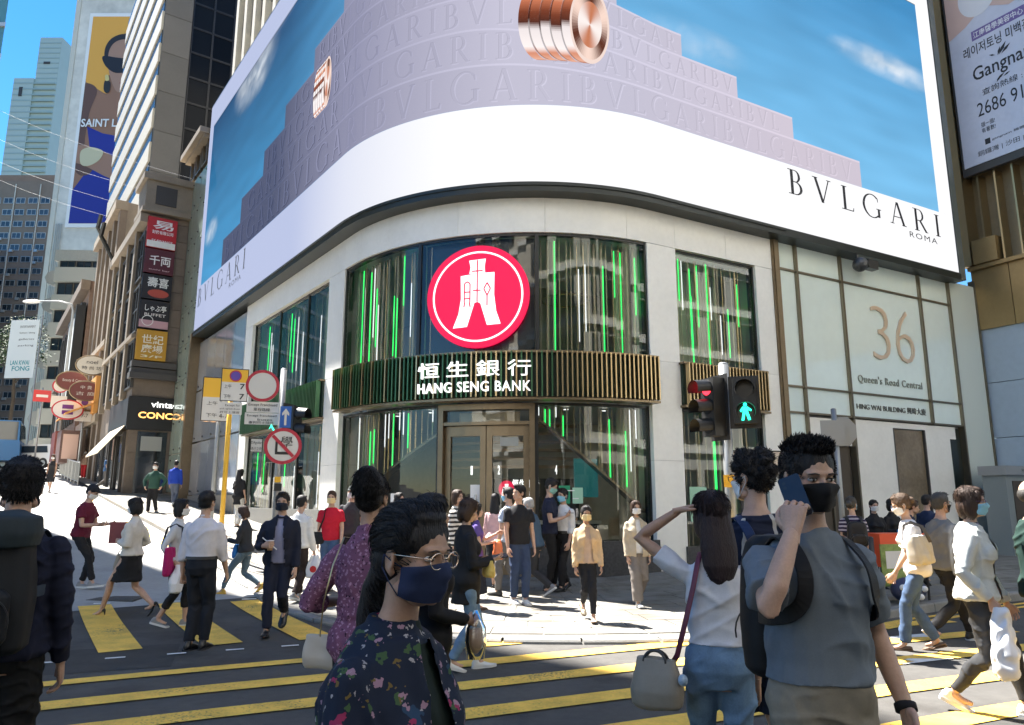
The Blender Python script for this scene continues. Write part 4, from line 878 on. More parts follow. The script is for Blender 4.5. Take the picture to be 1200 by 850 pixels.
mb = MB(); f.box(mb, .0, 5, 8.6, 8.72, -.3, .2); mb.build("ledge", m_bz, t)
mb = MB(); f.box(mb, .25, .95, 8.74, 9.5, -.2, .28); mb.build("air_conditioner_box", m_bz, t)
mb = MB(); f.box(mb, -.1, .2, 8.74, 24, -.3, .3); mb.build("corner_fin", m_gold, t)
q = thing("clinic_billboard", "pale lilac clinic billboard with black wording on the bronze building", "billboard", f(1, 11.6, .3))
mb = MB(); f.box(mb, .28, 5.4, 11.6, 19, .14, .3); mb.build("billboard_frame", m_dkwin, q)
mb = MB(); f.box(mb, .36, 5.3, 11.85, 19, .3, .33); mb.build("billboard_sheet", M("lilac_print", (.55, .57, .66), .4, var=.08, vs=.6), q)
mi_ = M("print_black", (.02, .02, .025), .5)
FB = lambda x, z, o: f(x, z, .336 + o)
def bt(tx, x0, x1, z0, z1, m=mi_, bold=.0, o=0): mb = MB(); put_text(mb, tx, lambda x, z, oo: FB(x, z, o), x0, x1, z0, z1, bold=bold); mb.build("lettering", m, q)
bt("레이저토닝 미백관리", .75, 2.9, 15.42, 15.8, bold=.01); bt("Gangnam", .95, 2.75, 14.42, 15.02, bold=.01); bt("查詢熱線 :", 1.15, 2.3, 13.98, 14.2)
bt("2686 9108", .95, 2.75, 13.35, 13.8); bt("搵一搵!", 1.0, 1.4, 12.98, 13.14); bt("有著數!", 1.0, 1.4, 12.78, 12.94); bt("gangnam 機體醫學", 1.25, 2.5, 12.42, 12.52); bt("銅鑼灣 | 沙田 | 九龍", .8, 2.6, 12.05, 12.25)
mb = MB(); f.box(mb, 1.05, 2.6, 15.92, 16.25, .33, .334); mb.build("purple_band", M("print_purple", (.16, .11, .3), .5), q); bt("江南醫學美容中心", 1.1, 2.55, 15.98, 16.2, M("poster_white"), .01, .002)
mb = MB(); f.box(mb, 1.05, 1.2, 12.38, 12.56, .33, .335); mb.build("small_mark", mi_, q)
mb = MB()
for a, x, z, l in ((55, 1.75, 15.05, .42), (70, 1.72, 15.05, .28), (38, 1.82, 15.05, .36), (150, 1.65, 15.1, .2), (-130, 1.75, 14.4, .25), (-150, 1.85, 14.42, .3), (-160, 2.0, 14.38, .22)):
    c, s_ = math.cos(rad(a)), math.sin(rad(a)); mb.poly([FB(x, z, .002), FB(x + c * l * .5 + s_ * l * .13, z + s_ * l * .5 - c * l * .13, .002), FB(x + c * l, z + s_ * l, .002), FB(x + c * l * .5 - s_ * l * .13, z + s_ * l * .5 + c * l * .13, .002)])
tag(mb.build("leaf_mark", mi_, q), kind="stuff")
mb = MB(); mb.poly([FB(.36, 16.3, .001), FB(.9, 16.5, .001), FB(1.5, 16.9, .001), FB(2.2, 16.5, .001), FB(5, 17, .001), FB(5.2, 19, .001), FB(.36, 19, .001)]); mb.build("print_shape", M("print_skin", (.6, .42, .36), .5), q)
mb = MB(); mb.disc(FB(1.35, 17.4, .003), f.u * .8, UP, .72); mb.build("print_shape", M("print_towel", (.68, .68, .7), .5), q)
# --- tower on the other side of the street mouth, just outside the frame: it shades the crossing
t = thing("side_street_tower", "cream tower at the left mouth of the side street", "building", (-22, 24, 0))
K = Vector((-23.7, 29.6, 0)); K2 = K - EL * 14; mb = MB(); mb.prism([(K2.x, K2.y), (K.x, K.y), (K.x - 16, K.y - 11), (K2.x - 16, K2.y - 11)], -.5, 75); mb.build("wall", m_cream, t)
f = Face(K, -EL, (.804, .594, 0)); windows(t, f, [.8 + 2.6 * i for i in range(5)], [5 + 3.3 * j for j in range(20)], 1.7, 2.1, .1, m_dkwin, m_pane, 2, 1, .01)
f = Face(K2, (-16, -11, 0), (11, -16, 0)); windows(t, f, [.8 + 2.6 * i for i in range(7)], [5 + 3.3 * j for j in range(20)], 1.7, 2.1, .1, m_dkwin, m_pane, 2, 1, .01)
# --- buildings across the main road, behind the viewpoint: seen in the glass
for k, (x0, w, hgt, m, lab) in enumerate(((-34, 17, 32, M("bright_render", (.66, .64, .58), .8), "cream office building across the main road facing the bank"), (-16.5, 18, 27, M("bright_tan", (.58, .53, .44), .8), "tan stone building with square windows across the main road"), (2, 22, 30, M("spandrel_cream"), "pale building with tapered window bays across the main road"), (25, 26, 34, M("bright_stone", (.6, .59, .54), .8), "brown stone office building across the main road"))):
    q = thing("opposite_building", lab, "building", (x0 * .874 + 4, x0 * .486 - 13, 0), 0, "buildings across the main road")
    f = Face(Vector((4, -13, 0)) + ER * (x0 + w), -ER); mb = MB(); f.box(mb, 0, w, 0, hgt, -8, 0); mb.build("wall", m, q)
    windows(q, f, [1 + 2.8 * i for i in range(int((w - 1) / 2.8))], [5.5 + 3.4 * j for j in range(int((hgt - 7) / 3.4))], 1.7, 2.1, .12, m_dkwin, m_pane, 1, 1, .01)
    mb = MB()
    for j in range(int((hgt - 7) / 3.4)): f.box(mb, 0, w, 4.7 + 3.4 * j, 5.0 + 3.4 * j, 0, .25)
    mb.build("ledge", m_white, q)
    windows(q, f, [.8 + 4 * i for i in range(int((w - 1) / 4))], [.4], 3.3, 3.2, .15, m_dkwin, m_pane, 2, 1, .01)
# --- light cables strung over the side street
for k, nm in enumerate(("lowest", "second lowest", "second highest", "highest")):
    a, z = 2 + 5 * k, 15.5 + .9 * k; mb = MB(); A = ST(a, .2, z); B = ST(a + 2, 15, z + 5)
    mb.tube([A.lerp(B, i / 8) - Vector((0, 0, 1.1 * math.sin(math.pi * i / 8))) for i in range(9)], .005, 4); o = mb.build("overhead_cable", M("cable_grey", (.45, .46, .48), .5)); tag(o, nm + " of the thin grey cables strung across the side street", "cable", "cables over the side street")
# ---------------------------------------------------------------- street furniture, signs, vehicles
m_pole = M("grey_pole", (.30, .31, .31), .45, .5, var=.1); m_ypole = M("yellow_pole", (.75, .42, .03), .5); m_sb = M("signal_black", (.02, .02, .02), .45)
m_sw = M("sign_white", (.62, .60, .56), .5); m_sr = M("sign_red", (.45, .03, .05), .5); m_sbk = M("sign_black", (.02, .02, .02), .5); m_sbl = M("sign_blue", (.03, .12, .42), .5); m_sy = M("sign_yellow", (.75, .42, .03), .5); m_spu = M("sign_purple", (.10, .05, .3), .5)
def toward(p, yaw=0.):   # front whose normal looks back to the street crossing
    d = Vector((-p[0], -p[1], 0)).normalized(); d = Matrix.Rotation(rad(yaw), 3, 'Z') @ d
    return Face(p, Vector((-d.y, d.x, 0)), d)
def post(name, lab, cat, x, y, top, r=.045, m=m_pole, dz=.1, group=None):
    g0 = gh(x, y) + dz; t = thing(name, lab, cat, (x, y, g0), 0, group)
    mb = MB(); mb.tube([(x, y, g0 - .05), (x, y, top)], r, 12); mb.ball((x, y, top), r * 1.02, r * 1.02, r * .5, 12, 6); mb.build("pole", m, t, smooth=True)
    mb = MB(); mb.tube([(x, y, g0 - .02), (x, y, g0 + .06)], r * 1.8, 12); mb.build("pole_base", m, t); return t
def round_sign(t, f, x, z, r, o=.08, kind="plain"):
    c = f(x, z, o); mb = MB(); mb.loft([[c + f.u * math.cos(6.2832 * i / 40) * r + UP * math.sin(6.2832 * i / 40) * r - f.n * d for i in range(40)] for d in (.02, 0)]); s_ = mb.build("sign_plate", m_sw, t)
    mb = MB(); mb.ring(c + f.n * .003, f.u, UP, r * .82, r, 48); mb.build("red_rim", m_sr, s_); return s_
def plate(t, f, x0, x1, z0, z1, m, o=.06, rim=None, name="sign_plate"):
    mb = MB(); f.box(mb, x0, x1, z0, z1, o - .012, o); s_ = mb.build(name, m, t)
    if rim:
        mb = MB(); w = .018
        for a in ((x0, x1, z0, z0 + w), (x0, x1, z1 - w, z1), (x0, x0 + w, z0 + w, z1 - w), (x1 - w, x1, z0 + w, z1 - w)): f.box(mb, *a, o, o + .004)
        mb.build("sign_rim", rim, s_)
    return s_
def words(s_, f, tx, x0, x1, z0, z1, o, m=m_sbk, bold=.0):
    mb = MB(); put_text(mb, tx, lambda x, z, oo: f(x, z, o), x0, x1, z0, z1, bold=bold); mb.build("lettering", m, s_)
def sig_head(t, f, x, z0, n, w=.3, hh=.32, on=None, col=None, shroud=True):
    mb = MB(); f.box(mb, x - w / 2, x + w / 2, z0, z0 + hh * n, .06, .24); hd = mb.build("signal_head", m_sb, t)
    mb = MB(); f.box(mb, x - w / 2 - .05, x + w / 2 + .05, z0 - .05, z0 + hh * n + .05, .055, .065); mb.build("backing_board", m_sb, hd)
    for k in range(n):
        zc = z0 + hh * (n - k - .5); lit = on == k
        mb = MB(); mb.disc(f(x, zc, .245), f.u, UP, w * .38, 24); mb.build("lens", M("lens_%s" % col, {"red": (.6, .02, .03), "green": (.02, .5, .4)}.get(col, (.05, .05, .05)), .3, em={"red": (1, .03, .05)}.get(col, (0, 0, 0)), es=.75) if lit and col == "red" else M("lens_off", (.03, .03, .03), .25), hd)
        mb = MB(); n_ = 14; A = [a for a in range(n_ + 1)]; v = []
        for a in A:
            q = rad(-30 + 240 * a / n_); v += [f(x + math.cos(q) * w * .42, zc + math.sin(q) * w * .42, .24), f(x + math.cos(q) * w * .42, zc + math.sin(q) * w * .42 - .02, .24 + .22)]
        mb.add(v, [(2 * i, 2 * i + 1, 2 * i + 3, 2 * i + 2) for i in range(n_)]); mb.build("visor", m_sb, hd)
    return hd
# left signal post with its signs
x, y = -4.2, 13.15
t = post("traffic_light", "grey signal post with no left turn sign, blue arrow and pedestrian signal", "traffic light", x, y, 3.95, .055)
f = toward((x, y), 0)
round_sign(t, f, -.35, 3.62, .29, .1)
s_ = round_sign(t, f, .06, 2.53, .32, .3); c = f(.06, 2.53, .305)
mb = MB(); mb.poly([c + f.u * a + UP * b for a, b in ((-.13, .1), (-.09, .1), (-.09, -.1), (.1, -.1), (.1, -.15), (-.13, -.15))]); mb.build("turn_symbol", m_sbk, s_)
words(s_, f, "學", .02, .22, 2.5, 2.7, .306)
mb = MB(); d1 = Vector((-.707, .707)); mb.poly([c + f.n * .004 + f.u * a + UP * b for a, b in ((-.2, .16), (-.16, .2), (.2, -.16), (.16, -.2))]); mb.build("red_bar", m_sr, s_)
s_ = plate(t, f, -.02, .17, 2.86, 3.24, m_sbl, .28); mb = MB(); c = f(.075, 3.05, .285); mb.poly([c + f.u * a + UP * b for a, b in ((-.02, -.15), (.02, -.15), (.02, .05), (.06, .02), (.06, .07), (0, .15), (-.06, .07), (-.06, .02), (-.02, .05))]); mb.build("arrow_symbol", m_sw, s_)
s_ = plate(t, f, -.6, -.04, 3.14, 3.33, m_sw, .07); words(s_, f, "單程路線", -.48, -.2, 3.16, 3.22, .075); words(s_, f, "Except Franchised", -.57, -.08, 3.24, 3.3, .075)
s_ = plate(t, f, -.62, -.04, 2.92, 3.13, m_sw, .07); words(s_, f, "Except franchised", -.58, -.08, 3.05, 3.1, .075); words(s_, f, "buses", -.4, -.15, 2.99, 3.03, .075); words(s_, f, "專利巴士除外", -.55, -.12, 2.93, 2.98, .075)
fs_ = toward((x, y), 55); sig_head(t, fs_, .16, 2.72, 2, .28, .28)
mb = MB(); g_ = M("green_man", (.02, .5, .35), .4, em=(.05, 1, .6), es=.6); mb.poly([f(-.2, 2.82, .2), f(-.16, 2.92, .2), f(-.1, 2.82, .2), f(-.12, 2.8, .2), f(-.16, 2.87, .2)]); mb.build("green_man_symbol", g_, t)
s_ = plate(t, f, -.5, -.28, 2.42, 2.68, m_sw, .08, m_sbk); words(s_, f, "DAguilar", -.48, -.3, 2.56, 2.62, .085); words(s_, f, "德己立街", -.48, -.3, 2.46, 2.52, .085)
mb = MB(); f.box(mb, -.22, -.05, 2.25, 2.42, .05, .2); f.box(mb, -.05, .08, 1.75, 1.88, .06, .1); mb.build("push_button_box", m_sb, t)
mb = MB(); f.box(mb, -.05, .06, 1.9, 2.0, .056, .07); mb.build("yellow_label", m_sy, t)
# yellow post with parking signs, grey post behind it
x, y = -6.1, 15.6; t = post("parking_sign_post", "yellow post carrying a no stopping plate with purple disc and times", "sign", x, y, 4.35, .05, m_ypole); f = toward((x, y))
s_ = plate(t, f, -.22, .34, 3.68, 4.4, m_sw, .08, m_sbk)
mb = MB(); f.box(mb, -.2, .32, 4.1, 4.38, .081, .084); mb.build("yellow_panel", m_sy, s_)
mb = MB(); mb.disc(f(.07, 4.24, .088), f.u, UP, .11, 28); mb.build("purple_disc", m_spu, s_); mb = MB(); mb.ring(f(.07, 4.24, .09), f.u, UP, .1, .125, 28); mb.build("red_rim", m_sr, s_)
for z, w in ((3.96, "上午"), (3.74, "下午")): words(s_, f, w, -.15, .0, z, z + .09, .09); words(s_, f, "7", .17, .27, z - .01, z + .11, .09, bold=.01)
s_ = plate(t, f, -.24, .24, 3.4, 3.66, m_sw, .08); words(s_, f, "Except for", -.1, .2, 3.56, 3.62, .086); words(s_, f, "pick up/set down", -.2, .2, 3.49, 3.54, .086); words(s_, f, "許可上落客", -.2, .2, 3.42, 3.47, .086)
x, y = -7.3, 18.0; t = post("parking_sign_post", "grey post with yellow and white plate standing behind the yellow post", "sign", x, y, 4.5, .05); f = toward((x, y))
s_ = plate(t, f, -.42, .3, 3.5, 4.6, m_sw, .08, m_sbk); mb = MB(); f.box(mb, -.4, .28, 4.1, 4.58, .081, .084); mb.build("yellow_panel", m_sy, s_)
words(s_, f, "上午", -.3, -.05, 3.9, 4.0, .09); words(s_, f, "7-10", .0, .2, 3.88, 4.0, .09); words(s_, f, "下午", -.3, -.05, 3.6, 3.7, .09); words(s_, f, "4-7", .0, .2, 3.58, 3.7, .09)
# right signal post
x, y = 2.71, 9.15; t = post("traffic_light", "grey signal post with red vehicle light and green man before the bank", "traffic light", x, y, 3.3, .065); f = toward((x, y), 0); fl_ = toward((x, y), -50)
h1 = sig_head(t, fl_, -.05, 2.38, 3, .25, .245, 0, "red")
h2 = sig_head(t, f, .23, 2.52, 2, .27, .28)
gm = M("green_man_lit", (.02, .6, .4), .4, em=(.02, 1, .55), es=.75); mb = MB(); c = f(.23, 2.66, .262)
def gp(pts): mb.poly([c + f.u * a + UP * b for a, b in pts])
mb.disc(c + UP * .085, f.u, UP, .022, 14); gp([(-.03, -.01), (.03, -.01), (.035, .055), (-.03, .06)])
mb.poly([c + f.n * .001 + f.u * a + UP * b for a, b in ((-.03, -.005), (-.05, -.11), (-.02, -.11), (.0, -.01))]); mb.poly([c + f.n * .002 + f.u * a + UP * b for a, b in ((.0, -.01), (.03, -.11), (.06, -.1), (.03, .0))])
mb.poly([c + f.n * .003 + f.u * a + UP * b for a, b in ((-.03, .06), (-.065, .01), (-.05, -.01), (-.025, .03))]); mb.poly([c + f.n * .004 + f.u * a + UP * b for a, b in ((.025, .06), (.075, .02), (.065, .0), (.02, .03))]); mb.build("green_man_symbol", gm, h2)
mb = MB(); f.box(mb, -.1, .1, 1.0, 1.3, .05, .16); mb.build("push_button_box", m_ypole, t); mb = MB(); f.box(mb, -.07, .07, 1.75, 1.9, .066, .08); mb.build("yellow_label", m_sy, t)
# street name sign, back of another sign, bollards and a stall
x, y = 3.75, 10.35; f = Face((x, y, 0), (1, .25, 0)); t = thing("street_name_sign", "white street name plate with black rim on two posts behind the railing", "sign", (x, y, .1))
for q in (-.55, .55): mb = MB(); mb.tube([f(q, .05, -.04), f(q, 2.3, -.04)], .035, 8); mb.build("post", m_sbk, t)
s_ = plate(t, f, -.75, .75, 1.93, 2.28, M("name_plate", (.5, .46, .42), .5), .02, m_sbk); words(s_, f, "Queen's Road Central", -.68, .68, 2.15, 2.22, .03); words(s_, f, "皇后大道中", -.5, .5, 1.98, 2.1, .03)
x, y = 4.9, 11.0; t = post("sign_post", "grey post with the bare metal backs of two signs", "sign", x, y, 2.95, .04); f = toward((x, y), 15)
plate(t, f, -.22, .12, 2.4, 2.78, M("sign_back", (.38, .39, .39), .4, .5), .06); mb = MB(); c = f(.14, 2.62, -.03); mb.loft([[c + f.u * math.cos(6.2832 * (i + .5) / 8) * .2 + UP * math.sin(6.2832 * (i + .5) / 8) * .24 + f.n * d for i in range(8)] for d in (-.05, -.07)][::-1]); mb.build("octagon_plate", M("sign_back"), t)
x, y = 5.2, 10.85; t = post("bollard", "black bollard at the kerb beside the orange street stall", "bollard", x, y, 1.05, .055, m_sbk)
t = thing("street_stall", "folding street stall with orange red board and green poster at the kerb", "stall", (5.75, 11.2, .12)); f = Face((5.45, 11.05, 0), (1, .25, 0))
mb = MB(); f.box(mb, 0, .85, .62, 1.1, -.35, 0); mb.build("orange_board", M("stall_orange", (.8, .10, .03), .5), t); mb = MB(); f.box(mb, -.02, .4, .35, .95, .001, .02); mb.build("poster", M("stall_green", (.25, .34, .1), .6, var=.5, vs=8), t)
mb = MB(); f.box(mb, .06, .34, .6, .85, .021, .024); mb.build("poster_print", M("paper"), t)
for q in (.03, .82): mb = MB(); mb.tube([f(q, .12, -.05), f(q, .62, -.05)], .02, 6); mb.tube([f(q, .12, -.3), f(q, .62, -.3)], .02, 6); mb.build("leg", m_sbk, t)
t = thing("patterned_bag", "round navy and white patterned bag on the pavement under the stall", "bag", (5.75, 10.95, .13))
mb = MB(); mb.ball((5.75, 10.95, .31), .25, .17, .18, 18, 12); mb.build("bag_body", M("bag_pattern", (.05, .06, .12), .6), t, smooth=True)
mb = MB()
for a, z in ((-.15, .05), (.02, .1), (.16, .03), (-.05, -.06), (.1, -.08)): mb.ball((5.75 + a, 10.95 - .14, .31 + z), .05, .03, .045, 10, 6)
mb.build("white_patch", M("paper"), t)
# ATM style cabinet and leaflet stand beside the entrance pier on the right
t = thing("vending_kiosk", "grey kiosk with dark screen and sign board in front of the entrance pier", "kiosk", P(16.3, .1, .9)); f = Face(P(15.1, 0, .9), ER, NR)
mb = MB(); f.box(mb, 0, 2.3, .1, 2.25, -.6, 0); mb.build("cabinet", M("kiosk_grey", (.3, .33, .32), .4, .3), t); mb = MB(); f.box(mb, -.08, 2.4, 2.25, 2.5, -.65, .08); hd = mb.build("header", M("sign_back"), t)
words(hd, f, "PHOTO COPY", .7, 1.7, 2.32, 2.43, .085); mb = MB(); f.box(mb, .3, 2.0, .9, 2.1, 0, .02); mb.build("screen", m_dark, t); mb = MB(); f.box(mb, .9, 1.5, 1.1, 1.4, .021, .03); mb.build("notice", M("paper"), t)
# far street: projecting oval signs
for lab, a, b, z, rx, rz, m1, m2, tx, ct in (("white oval sign with thin lettering, topmost of the oval signs", 12.3, 2.15, 8.45, .72, .5, M("oval_cream", (.66, .62, .55), .5), m_brz, ["noel", "時 尚 坊"], m_sbk),
    ("maroon oval sign with one line of lettering, left of the oval signs", 13.0, 2.9, 7.65, .7, .5, M("oval_maroon", (.16, .05, .045), .5), m_brz, ["Beauty & Care"], m_sw),
    ("maroon oval sign with four pale characters below the white one", 12.3, 2.3, 7.1, .72, .5, M("oval_maroon"), m_brz, ["中 貴", "古 庭"], m_sw),
    ("white oval sign with purple square, lowest of the oval signs", 13.0, 2.95, 6.15, .68, .48, M("oval_white", (.7, .66, .66), .5), m_sr, [], m_sbk)):
    p = ST(a, b); t = thing("oval_sign", lab, "sign", (p.x, p.y, z), 0, "oval signs hanging over the side street"); f = toward((p.x, p.y))
    mb = MB(); mb.loft([[f(math.cos(6.2832 * i / 36) * rx, z + math.sin(6.2832 * i / 36) * rz, d) for i in range(36)] for d in (-.1, 0)]); s_ = mb.build("sign_board", m1, t)
    mb = MB(); mb.tube([f(math.cos(6.2832 * i / 36) * rx, z + math.sin(6.2832 * i / 36) * rz, -.03) for i in range(37)], .045, 6); mb.build("sign_rim", m2, s_)
    for k, w in enumerate(tx): zz = z + (.08 if len(tx) == 2 and k == 0 else -.24 if len(tx) == 2 else -.08); words(s_, f, w, -rx * (.35 if k == 0 and len(tx) == 2 and len(w) < 5 else .6), rx * (.35 if k == 0 and len(tx) == 2 and len(w) < 5 else .6), zz, zz + .19, .006, ct)
    if not tx:
        mb = MB(); f.box(mb, -.25, .25, z - .25, z + .25, .001, .006); mb.build("purple_square", M("purple_print", (.13, .03, .22), .5), s_); mb = MB(); f.box(mb, -.25, .25, z - .04, z + .04, .007, .01); mb.build("white_line", m_sw, s_)
    mb = MB(); q = ST(a, 1.3, z); mb.tube([f(rx * .9, z, -.05), (q.x, q.y, z)], .04, 6); mb.build("bracket", m_brz, t)
t = thing("orange_awning", "orange slanted awning under the oval signs", "awning", ST(13, 1.8, 7)); f = Face(ST(17, 1.72), -EL, NL)
a = [f(0, 6.6, .0), f(5, 6.6, 0), f(5, 5.9, 1.4), f(0, 5.9, 1.4)]; mb = MB(); mb.hexa([p - UP * .06 for p in a] + a); mb.build("canvas", M("awning_orange", (.62, .30, .08), .7), t); mb = MB(); f.box(mb, 0, 5, 6.0, 7.9, 0, .2); mb.build("fascia_board", M("awning_orange"), t)
def far_post(lab, cat, a, b, top, nm="sign_post"):
    p = ST(a, b); return post(nm, lab, cat, p.x, p.y, top, .05), toward((p.x, p.y)), p
t, f, p = far_post("grey post with white loading plate beside the railing up the street", "sign", 13.2, 2.2, 6.9); s_ = plate(t, f, -.38, .38, 5.6, 6.9, m_sw, .07); mb = MB(); mb.disc(f(0, 6.6, .08), f.u, UP, .16, 20); mb.build("purple_disc", m_spu, s_); words(s_, f, "上落客貨", -.28, .28, 6.1, 6.25, .08); words(s_, f, "P 7-7", -.28, .2, 5.8, 6.0, .08)
t, f, p = far_post("post with red no entry sign far up the street", "sign", 21, 3.66, 8.2); mb = MB(); f.box(mb, -.45, .45, 7.35, 8.05, .06, .08); s_ = mb.build("sign_plate", M("far_red", (.5, .04, .04), .5), t); mb = MB(); f.box(mb, -.3, .3, 7.62, 7.78, .081, .09); mb.build("white_bar", m_sw, s_)
t, f, p = far_post("post with round grey sign disc and plate far up the street", "sign", 19.5, 2.9, 8.5); round_sign(t, f, 0, 8.2, .42, .08); plate(t, f, -.4, .4, 6.9, 7.6, m_sw, .07)
# street lamp
p = ST(22, 2.5); t = thing("street_lamp", "tall grey street lamp with long arm and flat head over the side street", "street lamp", (p.x, p.y, gh(p.x, p.y)))
mb = MB(); z0 = gh(p.x, p.y); mb.tube([(p.x, p.y, z0), (p.x, p.y, 13.4), (p.x - .15, p.y, 13.8), (p.x - 1.0, p.y, 14.0), (p.x - 2.3, p.y, 14.0)], [.11, .08, .07, .06, .05], 8); mb.build("pole", m_pole, t, smooth=True)
mb = MB(); mb.ball((p.x - 2.7, p.y, 13.98), .6, .2, .12, 14, 8); mb.build("lamp_head", M("lamp_white", (.7, .7, .68), .4), t, smooth=True)
# vertical street banner
t = thing("white_banner", "tall white banner with teal lettering hanging at the far end of the street", "banner", (-41, 60, 11)); f = Face((-42.6, 60, 0), (1, -.1, 0))
mb = MB(); f.box(mb, 0, 2.6, 11.6, 16.6, -.06, 0); s_ = mb.build("sheet", M("banner_white", (.62, .66, .64), .6), t)
for k, w in enumerate(("ENTERTAINMENT", "fashion / dining", "galleries", "parking")): words(s_, f, w, .9, 2.3, 15.9 - .55 * k, 16.1 - .55 * k, .01, m_sbk)
words(s_, f, "LAN KWAI", .4, 2.1, 12.7, 13.1, .01, M("teal_letter", (.03, .25, .27), .5), .02); words(s_, f, "FONG", .6, 2.2, 12.2, 12.6, .01, M("teal_letter"), .02)
mb = MB(); mb.tube([f(2.75, 5, -.1), f(2.75, 17, -.1)], .08, 6); mb.build("pole", m_pole, t)
# vehicles up the street
def vehicle(name, lab, cat, c, head, L, Wd, Hh, body, kind):
    z0 = gh(c[0], c[1]); t = thing(name, lab, cat, (c[0], c[1], z0), rad(head)); R = WM[t.name]
    def T(*p): return R @ Vector(p)
    sec = {"car": [(-L / 2, .35, .8), (-L / 2 + .05, .3, .95), (-L * .30, .28, 1.0), (L * .28, .28, 1.0), (L / 2 - .1, .3, .85), (L / 2, .35, .7)], "van": [(-L / 2, .35, Hh * .55), (L / 2 - 1, .3, Hh * .55), (L / 2, .35, Hh * .5)]}[kind]
    mb = MB(); mb.loft([[T(-Wd / 2, y, a), T(Wd / 2, y, a), T(Wd / 2, y, (a + b) / 2), T(Wd / 2 * .95, y, b), T(-Wd / 2 * .95, y, b), T(-Wd / 2, y, (a + b) / 2)] for y, a, b in sec]); mb.build("body", body, t)
    b = sec[1][2] if kind == "car" else Hh * .55; y0, y1 = (-L * .42, L * .2) if kind == "car" else (-L / 2 + .02, L / 2 - .5)
    mb = MB(); mb.loft([[T(-Wd / 2 * w, y, b - .03), T(Wd / 2 * w, y, b - .03), T(Wd / 2 * w * .9, yy, Hh), T(-Wd / 2 * w * .9, yy, Hh)] for y, yy, w in ((y0, y0 + .3, .92), (y1, y1 - .5, .92))]); cb = mb.build("cabin", body, t)
    for sx in (-1, 1):
        mb = MB(); mb.loft([[T(sx * Wd / 2 * .945, y0 + .35, b + .05), T(sx * Wd / 2 * .945, y1 - .2, b + .05), T(sx * Wd / 2 * .86, y1 - .62, Hh - .12), T(sx * Wd / 2 * .86, y0 + .5, Hh - .12)], [T(sx * (Wd / 2 * .945 + .02), y0 + .35, b + .05), T(sx * (Wd / 2 * .945 + .02), y1 - .2, b + .05), T(sx * (Wd / 2 * .86 + .02), y1 - .62, Hh - .12), T(sx * (Wd / 2 * .86 + .02), y0 + .5, Hh - .12)]]); mb.build("side_window", m_pane, t)
        for yy in (-L * .3, L * .3):
            mb = MB(); mb.tube([T(sx * (Wd / 2 - .2), yy, .33), T(sx * (Wd / 2 + .01), yy, .33)], .33, 20); w = mb.build("wheel", M("tyre", (.02, .02, .02), .8), t); mb = MB(); mb.tube([T(sx * (Wd / 2), yy, .33), T(sx * (Wd / 2 + .03), yy, .33)], .19, 14); mb.build("rim", m_alu, w)
        mb = MB(); mb.ball(T(sx * Wd * .36, L / 2 - .03, .68), .14, .06, .08, 10, 6); mb.build("headlight", M("lamp_white"), t)
    for yy, nm in ((y1, "windscreen"), (y0, "rear_window")):
        sgn = 1 if yy == y1 else -1; dy = -.5 if sgn > 0 else .3; e = sgn * .03
        mb = MB(); q = [T(-Wd * .4, yy + e + dy * .12, b + .06), T(Wd * .4, yy + e + dy * .12, b + .06), T(Wd * .38, yy + e + dy * .85, Hh - .08), T(-Wd * .38, yy + e + dy * .85, Hh - .08)]; mb.poly(q if sgn < 0 else q[::-1]); mb.build(nm, m_pane, t)
    return t
m_carw = M("car_white", (.75, .75, .74), .2, spec=.6); p = ST(27, 3.3); vehicle("parked_car", "white estate car parked across the far end of the street", "car", (p.x, p.y), 80, 4.9, 1.85, 1.55, m_carw, "car")
p = ST(28, 5.0); vehicle("delivery_truck", "blue delivery truck at the left edge far up the street", "truck", (p.x, p.y), 30, 5.5, 2.1, 2.9, M("truck_blue", (.02, .13, .32), .4), "van")
# metal crowd barriers
def barrier(i, a0, b0, a1, b1, lab):
    A, B = ST(a0, b0), ST(a1, b1); t = thing("railing", lab, "railing", (A.x, A.y, gh(A.x, A.y)), 0, "grey railings up the side street")
    def Q(u, z): w = A.lerp(B, u); return Vector((w.x, w.y, gh(w.x, w.y) + .05 + z))
    mb = MB(); mb.tube([Q(0, 1.05), Q(1, 1.05)], .03, 6); mb.tube([Q(0, .15), Q(1, .15)], .02, 6); mb.build("rail", m_pole, t)
    for k in range(3): mb = MB(); mb.tube([Q(k / 2, 0), Q(k / 2, 1.05)], .03, 6); mb.build("post", m_pole, t)
    mb = MB()
    for k in range(18): mb.tube([Q((k + .5) / 18, .15), Q((k + .5) / 18, 1.05)], .012, 5)
    tag(mb.build("bars", m_pole, t), kind="stuff")
barrier(0, 9.5, 2.5, 12, 2.55, "grey railing panel nearest the white loading plate"); barrier(1, 12.1, 2.55, 14.6, 2.6, "grey railing panel in the middle of the row up the street"); barrier(2, 14.7, 2.6, 17.2, 2.65, "grey railing panel farthest up the side street")
